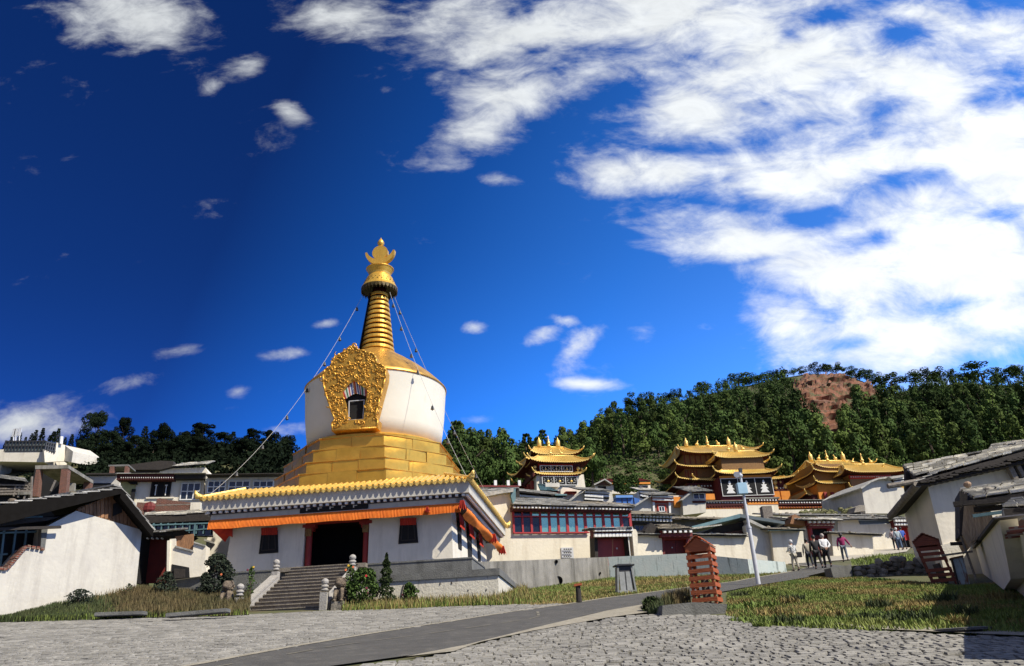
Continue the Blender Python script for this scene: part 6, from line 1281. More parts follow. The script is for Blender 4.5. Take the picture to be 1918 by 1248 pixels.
def crown_pts(kind, n, rng):                        # unit tree: height 1, crown width about 1 at x scale
    P = []; NS_ = []
    if kind == 'pine':
        L = [((rng.uniform(-.22, .22) * (1.1 - z), rng.uniform(-.22, .22) * (1.1 - z), z), rng.uniform(.15, .24) * (1.25 - z * .75)) for z in np.linspace(.22, .88, 9)] + [((rng.uniform(-.3, .3), rng.uniform(-.3, .3), rng.uniform(.25, .6)), rng.uniform(.10, .17)) for _ in range(7)]
    elif kind == 'ridge':
        L = [((rng.uniform(-.33, .33), rng.uniform(-.33, .33), rng.uniform(.38, .86)), rng.uniform(.13, .22)) for _ in range(14)]
    elif kind == 'round':
        L = [((math.cos(t) * r, math.sin(t) * r, z), rng.uniform(.10, .17)) for z, r, t in [(rng.uniform(.16, .88), 0, 0) for _ in range(1)]]
        for _ in range(38):
            z = rng.uniform(.12, .92); r = .40 * max(0, 1 - ((z - .40) / .62) ** 2) ** .6 * rng.uniform(.2, 1); t = rng.uniform(0, 6.3); L.append(((math.cos(t) * r, math.sin(t) * r, z), rng.uniform(.12, .19) * (1.15 - .45 * z)))
    elif kind == 'spruce':
        L = []
        for i in range(15):
            z = .12 + .84 * i / 15; r = .36 * (1 - z) ** .8 + .02
            for k in range(6): t = k * 1.05 + i * .8 + rng.uniform(-.3, .3); rr = r * rng.uniform(.5, 1.1); L.append(((math.cos(t) * rr, math.sin(t) * rr, z - rr * .25), .035 + .05 * (1 - z)))
    per = max(4, n // len(L))
    for (c, r) in L:
        d = rng.normal(size=(per, 3)); d /= np.linalg.norm(d, axis=1)[:, None]; q = np.array(c) + d * r * rng.uniform(.75, 1.04, per)[:, None] * np.array([1, 1, .75 if kind != 'spruce' else .5]); P.append(q); NS_.append(d * np.array([1, 1, 1.2]))
    return np.concatenate(P), np.concatenate(NS_)
def trunk_mesh(kind, seed, name='trunk'):
    m = MB(); rnd = random.Random(seed); H = {'pine': .7, 'ridge': .62, 'round': .8, 'spruce': .92}[kind]; lx = rnd.uniform(-.05, .05)
    m.tube([(0, 0, -.08), (lx * .5, 0, H * .4), (lx, .01, H)], [.035, .026, .010], 6)
    if kind != 'spruce':
        for _ in range(5): t = rnd.uniform(0, 6.3); z = rnd.uniform(.3, H * .85); m.tube([(lx * z, 0, z), (math.cos(t) * .2, math.sin(t) * .2, z + .16)], [.014, .006], 4)
    me = bpy.data.meshes.new(name); me.from_pydata(m.v, [], m.f); me.materials.append(BARK); return me
TV_ = {}
for kind, nvar, n, sz, mt in (('pine', 5, 2300, .018, PINEM), ('pinelight', 3, 2300, .018, PINEY), ('ridge', 4, 1700, .020, PINEM), ('fir', 3, 2300, .016, PINEM), ('round', 4, 7000, .015, CONIF), ('spruce', 3, 3600, .014, CONIF)):
    kk = {'pinelight': 'pine', 'fir': 'spruce'}.get(kind, kind)
    for v_ in range(nvar):
        rng = np.random.default_rng(hash((kk, v_)) % 1000 if False else (len(kind) * 31 + v_)); C, NN_ = crown_pts(kk, n, rng); V, F = leaf_quads(C, sz, rng, NN=NN_); TV_[(kind, v_)] = (quads_mesh('crown', V, F, mt), trunk_mesh(kk, v_))
    TV_[kind] = nvar
def tree(kind, base, h, w, label, group, name='pine_tree', seed=0, cat='tree'):
    me, tr = TV_[(kind, seed % TV_[kind])]; o = bpy.data.objects.new(name, None); COL.objects.link(o); o.location = base; o.rotation_euler.z = seed * 1.7; o.scale = (w, w, h); o.empty_display_size = .2; tag(o, label, cat, group)
    for nm, q in (('crown', me), ('trunk', tr)):
        c = bpy.data.objects.new(nm, q); COL.objects.link(c); c.parent = o
    return o
n0 = 0
# dark conifers on the left
LT = [(190, 762, 66, 'round', 97), (238, 776, 46, 'round', 99), (275, 790, 36, 'spruce', 98), (309, 787, 54, 'round', 97), (346, 826, 50, 'round', 92), (383, 788, 72, 'round', 96), (438, 806, 40, 'spruce', 98), (330, 840, 60, 'round', 90), (418, 834, 52, 'round', 93), (472, 838, 48, 'round', 96), (505, 840, 44, 'round', 100), (538, 842, 40, 'round', 104),
      (212, 800, 56, 'round', 94), (258, 818, 46, 'round', 93), (350, 830, 46, 'round', 96), (160, 830, 50, 'round', 92), (228, 836, 60, 'round', 88), (285, 846, 60, 'round', 88), (375, 856, 60, 'round', 86), (455, 864, 60, 'round', 86)]
LTL = ['tallest broad dark conifer on the left skyline', 'second broad dark conifer right of the tallest one', 'narrow spruce between the two groups of dark conifers', 'rounded dark conifer right of the narrow spruce', 'low bushy conifer before the tall cone shaped one', 'tall cone shaped dark conifer left of the bell wire', 'small pointed spruce near the bell wire', 'broad low conifer in front of the rounded one', 'low bushy conifer behind the white windowed house', 'last dark tree left of the gold base, lower one', 'green tree just left of the gold stepped base', 'green tree touching the gold stepped base edge']
for i, (x, ty, w, k, y) in enumerate(LT):
    a = at(x, ty, y); zb = G(a.x, y); h = max(3, a.z - zb); wd = w * .07 * y / 100 / .98
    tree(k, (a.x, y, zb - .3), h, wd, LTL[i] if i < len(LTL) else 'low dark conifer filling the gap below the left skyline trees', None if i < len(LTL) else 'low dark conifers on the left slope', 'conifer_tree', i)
for i, (x, ty, w) in enumerate([(24, 812, 12), (40, 806, 16), (62, 808, 16), (70, 801, 18), (83, 797, 20), (103, 804, 22), (112, 798, 22), (124, 816, 14), (137, 810, 18), (150, 822, 16), (50, 815, 14), (95, 812, 16), (12, 826, 14), (160, 826, 16)]):
    y = 118; a = at(x, ty, y); zb = G(a.x, y); tree('spruce', (a.x, y, zb - .5), max(3, a.z - zb + .5), w * .07 * 1.2 / .7, 'small pointed spruce in the row on the skyline behind the hilltop glasshouse', 'spruces behind the hilltop glasshouse', 'spruce_tree', i)
# skyline trees of the right hill
SK = [(1185, 737, 30), (1207, 739, 24), (1222, 747, 11), (1240, 752, 18), (1258, 732, 22), (1269, 730, 9), (1290, 733, 10), (1312, 717, 21), (1321, 723, 12), (1351, 714, 17), (1380, 702, 34), (1397, 714, 14), (1418, 702, 31), (1443, 697, 22), (1457, 696, 12), (1468, 697, 10), (1485, 696, 11), (1500, 699, 14),
      (1527, 683, 25), (1546, 684, 13), (1562, 681, 19), (1586, 688, 17), (1599, 695, 20), (1617, 692, 23), (1633, 698, 19), (1643, 712, 16), (1662, 702, 33), (1707, 697, 33), (1736, 687, 29), (1757, 697, 20), (1777, 693, 14), (1790, 701, 16), (1803, 701, 15), (1833, 683, 52), (1879, 690, 36), (1907, 685, 36), (1940, 690, 30), (1975, 692, 34)]
def sky_y(x, kind=0):
    d = ray(x, 740); a = d.x / d.y; return rid(a) - 4
for i, (x, ty, w) in enumerate(SK):
    y = sky_y(x); a = at(x, ty - 4, y); zb = G(a.x, y); h = max(5.0, a.z - zb); mpp = (a @ Fv) / FOC
    tree('ridge', (a.x, y, zb - .2), h, w * mpp * 1.6, 'pine standing on the bare skyline of the right hill', 'pines along the skyline of the right hill', 'pine_tree', i)
SK2 = [(x, 838 - (x - 840) * .02 - 8 * math.sin(x * .13) - (12 if 1040 < x < 1100 else 0) - max(0, x - 1050) * .55, 24) for x in range(845, 1180, 15)]
for i, (x, ty, w) in enumerate(SK2):
    y = sky_y(x) - 2; a = at(x, ty, y); zb = G(a.x, y); mpp = (a @ Fv) / FOC; h = max(4.5, a.z - zb)
    tree('pine', (a.x, y, zb - .3), h, w * mpp * 1.5, 'dense pine on the low skyline between the stupa and the right hill', 'pines on the low skyline behind the left golden hall', 'pine_tree', i)
# the wooded slope
CLIFF = [(1478, 725), (1500, 708), (1535, 706), (1580, 708), (1630, 725), (1655, 745), (1652, 772), (1640, 778), (1605, 790), (1592, 815), (1580, 850), (1552, 850), (1535, 822), (1520, 790), (1488, 765)]
GAP = [[(1270, 742), (1350, 735), (1340, 752), (1270, 756)], [(1700, 755), (1745, 750), (1750, 775), (1700, 778)], [(1820, 740), (1870, 745), (1860, 765), (1820, 762)], [(1450, 703), (1510, 700), (1515, 720), (1470, 722)], [(1120, 868), (1265, 862), (1265, 930), (1120, 930)], [(1160, 800), (1225, 790), (1235, 806), (1170, 816)], [(1400, 752), (1440, 742), (1450, 764), (1405, 770)], [(1850, 800), (1930, 790), (1935, 815), (1860, 822)], [(1690, 800), (1735, 806), (1728, 822), (1692, 818)], [(1330, 788), (1375, 782), (1380, 798), (1335, 804)]]
rnd = random.Random(77); spots = []; placed = []
SKY_ = lambda x: float(np.interp(x, [p[0] for p in SKL], [p[1] for p in SKL]))
tries = 0
while tries < 9000 and len(spots) < 620:
    tries += 1; x = rnd.uniform(835, 2040); y_ = rnd.uniform(SKY_(x) + (14 if x > 1170 else 6), 930)
    if inside(CLIFF, x, y_) or inside(CLIFF, x, y_ - 14) or inside(CLIFF, x, y_ - 28) or (inside(CLIFF, x, y_ - 42) and rnd.random() < .9) or (inside(CLIFF, x, y_ - 56) and rnd.random() < .6) or any(inside(g, x, y_) for g in GAP): continue
    md = 12 + (y_ - SKY_(x)) * .085
    if any(abs(q[0] - x) < md and math.hypot(q[0] - x, (q[1] - y_) * 1.5) < md for q in spots): continue
    spots.append((x, y_))
pts = []
for x, y_ in spots:
    P = hit(x, y_, 146)
    if P: pts.append((P.y, P, x))
pts.sort(key=lambda q: q[0]); nth = 232; ex = []
for i, (yy_, P, x) in enumerate(pts):
    dy = yy_ and (ray(x, 740).x / ray(x, 740).y); dpx = (P @ Uv) / (P @ Fv) * -FOC + 624 - SKY_(x); h = rnd.uniform(9.5, 16) * (.34 + .66 * sm(dpx / 60)); w = h * rnd.uniform(.62, .88)
    if i < nth: kd = rnd.choice(('pinelight', 'pine', 'pine', 'pinelight', 'fir')); w *= 1 if kd != 'fir' else .95; h *= 1 if kd != 'fir' else 1.08; tree(kd, P - Z * .3, h, w, 'pine among the dense wood on the slope of the right hill', 'pines on the slope of the right hill', 'pine_tree', i)
    else: ex.append((P, h, w))
VV = []; FF = []; off = 0
me_v = []
for k in range(5):
    me = TV_[('pine', k)][0]; a = np.empty(len(me.vertices) * 3, dtype=np.float32); me.vertices.foreach_get('co', a); me_v.append(a.reshape(-1, 4, 3))
rng = np.random.default_rng(5)
for i, (P, h, w) in enumerate(ex):
    q = me_v[i % 5]; q = q[rng.permutation(len(q))[:700]].reshape(-1, 3); q = (q - 0) * np.array([w, w, h]) ; q[:, :] += np.array([P.x, P.y, P.z - .3]); VV.append(q); FF.append(np.arange(len(q)).reshape(-1, 4) + off); off += len(q)
# undergrowth clumps
for i in range(1500):
    x = rnd.uniform(840, 2040); y_ = rnd.uniform(SKY_(x) + 3, 930)
    if inside(CLIFF, x, y_) and rnd.random() < .86: continue
    P = hit(x, y_, 146)
    if not P: continue
    r = rnd.uniform(.7, 2.0); D_ = rng.normal(size=(60, 3)); C = D_ * np.array([r, r, r * .45]) * .8 + np.array([P.x, P.y, P.z + r * .35]); D_[:, 2] = abs(D_[:, 2]) + .5; V, F = leaf_quads(C, .2, rng, NN=D_ / np.linalg.norm(D_, axis=1)[:, None]); VV.append(V); FF.append(F + off); off += len(V)
LV = []; LF = []; lo_ = 0
for i in range(760):                               # slope behind the left houses
    x = rnd.uniform(-40, 830); a = at(x, rnd.uniform(838, 900), 1); y = rnd.uniform(80, 99) if i < 420 else rnd.uniform(62 if x < 150 else 70, 92); xx = a.x * y; P = Vector((xx, y, G(xx, y)))
    r = rnd.uniform(.35, .7)
    if x < 150 and 77 < y < 100: continue
    C = rng.normal(size=(110, 3)) * np.array([r, r, r * .6]) + np.array([P.x, P.y, P.z + r * .4]); V, F = leaf_quads(C, .14, rng); LV.append(V); LF.append(F + lo_); lo_ += len(V)
me = quads_mesh('hillside_wood', np.concatenate(VV), np.concatenate(FF), PINEM); o = bpy.data.objects.new('hillside_undergrowth', me); COL.objects.link(o)
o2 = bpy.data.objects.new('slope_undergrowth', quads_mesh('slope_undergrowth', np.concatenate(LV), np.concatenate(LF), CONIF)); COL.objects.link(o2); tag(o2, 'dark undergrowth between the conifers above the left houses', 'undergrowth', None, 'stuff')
tag(o, 'dense dark green undergrowth and distant pines covering the hill slopes', 'undergrowth', None, 'stuff')
# red cliff: strata sheet lying on the slope
def cliff():
    m = MB(); x0, x1, y0, y1, st_ = 1466, 1668, 700, 862, 2.0; nx, ny = int((x1 - x0) / st_), int((y1 - y0) / st_); idx = {}
    for j in range(ny + 1):
        for i in range(nx + 1):
            x, y_ = x0 + i * st_, y0 + j * st_
            if not inside(CLIFF, x + 9 * mnoise.noise(Vector((x * .06, y_ * .06, 0))), y_ + 9 * mnoise.noise(Vector((x * .06, y_ * .06, 7)))): continue
            P = hit(x, y_, 150)
            if not P: continue
            s = P.z * 1.05 + 2.2 * mnoise.noise(Vector((P.x * .05, P.y * .05, P.z * .05))); b = abs((s * .42) % 1 - .5) * 2; rough = mnoise.fractal(P * .22, 1.0, 2.0, 5)
            P = P + Vector((0, -1, .15)) * (.5 + 2.4 * b + 2.2 * rough + 1.0); idx[(i, j)] = len(m.v); m.v.append(tuple(P))
    for (i, j), a in idx.items():
        if (i + 1, j) in idx and (i, j + 1) in idx and (i + 1, j + 1) in idx: m.f.append((a, idx[(i + 1, j)], idx[(i + 1, j + 1)], idx[(i, j + 1)]))
    m.build('red_cliff', mat('red_earth', (.24, .095, .048), (.13, .06, .032), .12, .95, bump=1.0, bscale=1.2, dirt=(.075, .08, .03), dscale=.16, dlo=.50, dhi=.60), kind='structure')
cliff()

# ------------------------------------------------------------------ grass
def blades(name, poly, n, h0, h1, mt, seed, label, w=.012, zf=None, dens=None, lean=.5):
    rng = np.random.default_rng(seed); P = np.array(poly); lo, hi = P.min(0), P.max(0); pts = []
    while len(pts) < n:
        q = rng.uniform(lo, hi, size=(4000, 2))
        for x, y in q:
            if inside(poly, x, y):
                if dens is not None and rng.random() > dens(x, y): continue
                pts.append((x, y, (zf or G)(x, y)))
                if len(pts) >= n: break
    C = np.array(pts); n = len(C); a = rng.uniform(0, 2 * np.pi, n); h = rng.uniform(h0, h1, n) * rng.uniform(.6, 1.2, n)
    D = np.stack([np.cos(a), np.sin(a), np.zeros(n)], 1); S = np.stack([-np.sin(a), np.cos(a), np.zeros(n)], 1) * (w * rng.uniform(.7, 1.6, n))[:, None]
    L = D * (h * rng.uniform(.1, lean, n))[:, None]; Zv = np.zeros((n, 3)); Zv[:, 2] = h
    V = np.stack([C - S, C + S, C + L * .35 + Zv * .6 + S * .7, C + L * .35 + Zv * .6 - S * .7, C + L + Zv * .98 + S * .1, C + L + Zv * .98 - S * .1], 1).reshape(-1, 3); b = np.arange(n) * 6
    F = np.concatenate([np.stack([b, b + 1, b + 2, b + 3], 1), np.stack([b + 3, b + 2, b + 4, b + 5], 1)]); me = quads_mesh(name, V, F, mt); o = bpy.data.objects.new(name, me); COL.objects.link(o)
    return tag(o, label, 'grass', None, 'stuff')
GRN = mat('grass_green', (.13, .20, .03), (.19, .22, .045), .55, .8, island=.35); GRY = mat('grass_dry', (.30, .22, .075), (.20, .17, .05), .7, .85, island=.35); GRD = mat('grass_tall_dry', (.15, .105, .042), (.06, .065, .02), .6, .85, island=.35); GRK = mat('grass_dark', (.045, .07, .018), (.07, .08, .025), .8, .85, island=.4)
PX = lambda L: [(p.x, p.y) for p in W2(L)]
MEAD = PX([(1360, 1158), (1362, 1113), (1416, 1100.5), (1476, 1091), (1550, 1075.5), (1600, 1082), (1740, 1094), (1800, 1100), (1862, 1094), (1960, 1130), (2100, 1160), (2100, 1192), (1918, 1188), (1800, 1184), (1600, 1178), (1440, 1169)])
pn = lambda x, y, s=.35, o=0: mnoise.noise(Vector((x * s, y * s, o)))
blades('meadow_grass', MEAD, 90000, .03, .095, GRN, 1, 'green meadow grass between the orange tower and the houses at the right', dens=lambda x, y: .38 + 1.4 * pn(x, y) + .6 * pn(x, y, 1.3, 9), w=.010)
blades('dry_meadow_grass', MEAD, 44000, .03, .10, GRY, 2, 'yellow dry grass mixed into the right meadow', dens=lambda x, y: .30 - 1.5 * pn(x, y) - .7 * pn(x, y, 1.1, 5), w=.009)
edge = PX([(1362, 1166), (1440, 1176), (1600, 1185), (1800, 1190), (2100, 1197), (2100, 1180), (1800, 1172), (1600, 1166), (1440, 1158)])
blades('verge_grass', edge, 9000, .03, .15, GRN, 3, 'darker ragged grass along the cobble edge of the meadow', w=.014)
MID = PX([(944, 1131), (985, 1106), (1142, 1084.5), (1293, 1079.5), (1405, 1078), (1474, 1073.5), (1440, 1079), (1355, 1093), (1295, 1100), (1210, 1111.5), (1140, 1120), (1060, 1133), (1000, 1136)])
blades('roadside_grass', MID, 22000, .04, .13, GRY, 4, 'yellowed grass strip below the retaining walls', dens=lambda x, y: .6 - .8 * pn(x, y)); blades('roadside_green_grass', MID, 24000, .04, .13, GRN, 5, 'green patches in the grass strip below the retaining walls', dens=lambda x, y: .35 + 1.2 * pn(x, y))
FRT = PX([(640, 1146.5), (640, 1130), (935, 1121), (960, 1108), (985, 1108), (1010, 1126), (960, 1135), (820, 1139.5)])
blades('terrace_foot_grass', FRT, 15000, .08, .28, GRN, 6, 'grass and weeds at the foot of the right terrace wall'); blades('terrace_foot_dry_grass', FRT, 7000, .1, .4, GRY, 7, 'dry weeds at the foot of the right terrace wall')
# on the left bank
def bank_blades(name, s0, s1, t0, t1, n, h0, h1, mt, seed, label, w=.014):
    rng = np.random.default_rng(seed); C = np.array([tuple(bankp(min(.995, rng.uniform(s0, s1) + rng.normal() * .035), min(1.0, abs(rng.uniform(t0, t1) + rng.normal() * .08)))) for _ in range(n)]); a = rng.uniform(0, 2 * np.pi, n); h = rng.uniform(h0, h1, n)
    D = np.stack([np.cos(a), np.sin(a), np.zeros(n)], 1); S = np.stack([-np.sin(a), np.cos(a), np.zeros(n)], 1) * (w * rng.uniform(.7, 1.4, n))[:, None]; Zv = np.zeros((n, 3)); Zv[:, 2] = h; L = D * (h * rng.uniform(.05, .35, n))[:, None]
    V = np.stack([C - S, C + S, C + L * .35 + Zv * .6 + S * .7, C + L * .35 + Zv * .6 - S * .7, C + L + Zv + S * .1, C + L + Zv - S * .1], 1).reshape(-1, 3); b = np.arange(n) * 6
    F = np.concatenate([np.stack([b, b + 1, b + 2, b + 3], 1), np.stack([b + 3, b + 2, b + 4, b + 5], 1)]); o = bpy.data.objects.new(name, quads_mesh(name, V, F, mt)); COL.objects.link(o); return tag(o, label, 'grass', None, 'stuff')
bank_blades('tall_dry_grass', .56, .985, .12, 1.0, 24000, .12, .42, GRD, 8, 'tall dry brown grass before the left terrace wall'); bank_blades('dark_bank_grass', .16, .66, .05, 1.0, 26000, .06, .26, GRK, 9, 'dark short grass on the bank below the gable house'); bank_blades('mixed_bank_grass', .25, .95, .0, .45, 7000, .06, .22, GRN, 10, 'short green grass at the cobble edge left of the stairs')
# weeds between cobbles at the road fork
bl2 = PX([(1205, 1140), (1240, 1134), (1245, 1155), (1215, 1152)]); blades('fork_weeds', bl2, 2600, .06, .3, GRK, 11, 'dark weeds beside the old kerb block at the fork')
blades('kerb_weeds', PX([(1242, 1133), (1290, 1120), (1294, 1130), (1246, 1140)]), 2600, .1, .38, GRD, 12, 'reddish dry weeds behind the old kerb block')
blades('bank_top_grass', PX([(1596, 1064), (1650, 1054), (1720, 1052), (1725, 1075), (1600, 1075)]), 2600, .05, .2, GRN, 13, 'grass along the top of the dry stone wall', zf=lambda x, y: G(x, y) + .35)
rgn = random.Random(31)
for i in range(26):
    q = gp(rgn.uniform(1380, 1880), rgn.uniform(1112, 1178)); r_ = rgn.uniform(.15, .5); pp = [(q.x + r_ * math.cos(t_), q.y + r_ * math.sin(t_)) for t_ in (0, 1, 2, 3, 4, 5)]
    blades('weed_clump', pp, int(700 * r_ + 120), .06, rgn.uniform(.14, .26), (GRK, GRN, GRY)[i % 3], 40 + i, 'coarser tuft of weeds growing in the right meadow grass', w=.014, lean=.8)
# ------------------------------------------------------------------ shrubs and plants
def shrub(base, h, w, mt, label, kind='round', n=2600, leaf=.035, name='shrub', flowers=None, stems=5, seed=1):
    rng = np.random.default_rng(seed); o = empty(name, base, label, 'plant' if name == 'flowering_plant' else 'shrub'); rnd = random.Random(seed)
    if kind == 'cone': z = rng.uniform(.08, 1, n); r = (1 - z) ** .75 * (.35 + .65 * rng.uniform(0, 1, n) ** .5) * (.82 + .25 * np.sin(z * 40 + rng.uniform(0, .6, n)))
    elif kind == 'loose': z = rng.uniform(.1, 1, n) ** .9; r = np.sin(np.clip(z, 0, 1) * 2.7 + .25) * rng.uniform(0, 1, n) ** .6
    else: z = rng.uniform(.05, 1, n); r = np.sqrt(np.clip(1 - ((z - .42) / .6) ** 2, 0, 1)) * rng.uniform(.2, 1, n) ** .5
    t = rng.uniform(0, 2 * np.pi, n); bl = np.array([mnoise.noise(Vector((math.cos(a) * 1.5, math.sin(a) * 1.5, zz * 4 + seed))) for a, zz in zip(t, z)]); r = r * (1 + .55 * bl); keep = bl > -.32; t, z, r = t[keep], z[keep], r[keep]
    C = np.stack([np.cos(t) * r * w / 2, np.sin(t) * r * w / 2, z * h], 1); V, F = leaf_quads(C, leaf, rng); c = bpy.data.objects.new('foliage', quads_mesh('foliage', V, F, mt)); COL.objects.link(c); c.parent = o
    m = MB()
    for i in range(stems): a = rnd.uniform(0, 6.3); rr = rnd.uniform(0, .3) * w * (stems > 1); m.tube([(math.cos(a) * rr * .2, math.sin(a) * rr * .2, -.1), (math.cos(a) * rr * .6, math.sin(a) * rr * .6, h * .4), (math.cos(a) * rr, math.sin(a) * rr, h * rnd.uniform(.6, .9))], [.022, .016, .005], 5)
    me = bpy.data.meshes.new('stem'); me.from_pydata(m.v, [], m.f); me.materials.append(BARK); s = bpy.data.objects.new('stem', me); COL.objects.link(s); s.parent = o
    for (x, z_, mt2) in flowers or []:
        m = MB(); c0 = Vector((x * w / 2, -w * .42, z_ * h))
        for k in range(6): a = k * 1.047; m.ball(c0 + Vector((math.cos(a) * .022, 0, math.sin(a) * .022)), .02, 6, (1, .5, 1))
        me = bpy.data.meshes.new('flower'); me.from_pydata(m.v, [], m.f); me.materials.append(mt2); s = bpy.data.objects.new('flower', me); COL.objects.link(s); s.parent = o
    return o
SH1 = mat('juniper_foliage', (.045, .065, .022), (.025, .038, .014), 3, .9, island=.4, spec=.1); SH2 = mat('bright_leaves', (.07, .115, .026), (.04, .07, .016), 3, .85, island=.4, spec=.15); SH3 = mat('dark_juniper', (.022, .034, .014), (.012, .020, .009), 3, .85, island=.4)
FR_ = mat('red_petals', (.62, .02, .03), (.5, .02, .03), 5, .7); FP = mat('orange_petals', (.8, .22, .08), (.7, .18, .06), 5, .7); FY = mat('yellow_petals', (.75, .50, .04), (.7, .42, .03), 5, .7); FM = mat('dark_red_petals', (.22, .02, .05), (.16, .02, .04), 5, .7)
def gb(px, py, y): a = at(px, py, y); a.z = min(a.z, 9); return a
def shp(px, ytop, ybot, y, wpx, *a, **k): b = at(px, ybot, y); t = at(px, ytop, y); mpp = (b @ Fv) / FOC; return shrub(b, t.z - b.z, wpx * mpp, *a, **k)
shp(401, 1038, 1120, 28.7, 58, SH3, 'dense dark bushy juniper in front of the left terrace wall', n=5200, leaf=.03, seed=2, flowers=[(.62, .48, FP)])
shp(306, 1072, 1134, 28.2, 46, SH3, 'small open dark shrub with bare stem left of the juniper', 'loose', n=1500, leaf=.028, seed=3, name='shrub')
shp(722, 1036, 1141, 27.5, 48, SH1, 'slender pointed juniper sapling right of the stone stairs', 'cone', n=3600, leaf=.024, seed=4, stems=1, name='juniper_sapling')
shp(678, 1066, 1142, 27.3, 62, SH2, 'leafy rose bush with one red bloom beside the right stone lion', 'round', n=3800, leaf=.034, seed=5, name='rose_bush', flowers=[(.35, .78, FR_), (.40, .48, FM), (.45, .36, FM), (-.9, .95, FP)])
shp(655, 1058, 1120, 27.6, 26, SH2, 'tall thin flowering weed reaching above the right balustrade', 'loose', n=700, leaf=.025, seed=9, name='flowering_plant', flowers=[(-.2, .95, FY), (.5, .9, FP)])
shp(766, 1092, 1138, 27.6, 32, SH2, 'small light green leafy plant against the white terrace wall', 'loose', n=900, leaf=.036, seed=6, name='flowering_plant', flowers=[(-.6, .5, FM)])
shp(466, 1062, 1130, 28.4, 18, SH2, 'thin tall yellow flowered stalk left of the stone stairs', 'loose', n=330, leaf=.026, seed=7, name='flowering_plant', flowers=[(.6, .97, FY), (-.6, .9, FM)])
shp(146, 1104, 1136, 26.6, 52, SH3, 'scruffy dark weed clump against the gable house wall', 'loose', n=1000, leaf=.022, seed=8)
shp(238, 1094, 1122, 27.6, 22, SH1, 'thin dry weed stems at the right corner of the gable house', 'loose', n=260, leaf=.016, seed=12); shp(1222, 1118, 1150, 20.0, 34, SH1, 'low weedy bush at the left end of the old kerb block', 'round', n=1400, leaf=.02, seed=13)
shp(1648, 1084, 1108, 29.0, 60, SH2, 'spreading green weeds below the dry stone wall', 'round', n=2200, leaf=.028, seed=14)
# bushes by the far slope
for i, (x, y_, w) in enumerate(((1172, 925, 26), (1160, 922, 20), (1188, 922, 18))):
    b = at(x, y_, 95); shrub(b, 2.2, w * .07, SH2, 'low green bush beside the blue shed, %s' % ('largest of three', 'leftmost of three', 'rightmost of three')[i], n=900, leaf=.10, seed=20 + i)

# ------------------------------------------------------------------ people
def skin_mesh(name, verts, edges, radii, root, mt, par, sub=1):
    me = bpy.data.meshes.new(name); me.from_pydata([tuple(v) for v in verts], edges, []); o = bpy.data.objects.new(name, me); COL.objects.link(o)
    sk = o.modifiers.new('s', 'SKIN'); o.modifiers.new('u', 'SUBSURF').levels = sub
    for i, r in enumerate(radii):
        d = me.skin_vertices[0].data[i]; d.radius = r if isinstance(r, tuple) else (r, r); d.use_root = (i == root)
    dg = bpy.context.evaluated_depsgraph_get(); m2 = bpy.data.meshes.new_from_object(o.evaluated_get(dg)); o.modifiers.clear(); m2.name = name; o.data = m2; m2.materials.clear(); m2.materials.append(mt); m2.polygons.foreach_set('use_smooth', [True] * len(m2.polygons)); bpy.data.meshes.remove(me)
    o.parent = par; return o
SKIN = mat('skin', (.42, .24, .16), (.36, .20, .13), 5, .6); HAIR = mat('black_hair', (.012, .010, .009), (.008, .007, .006), 9, .6)
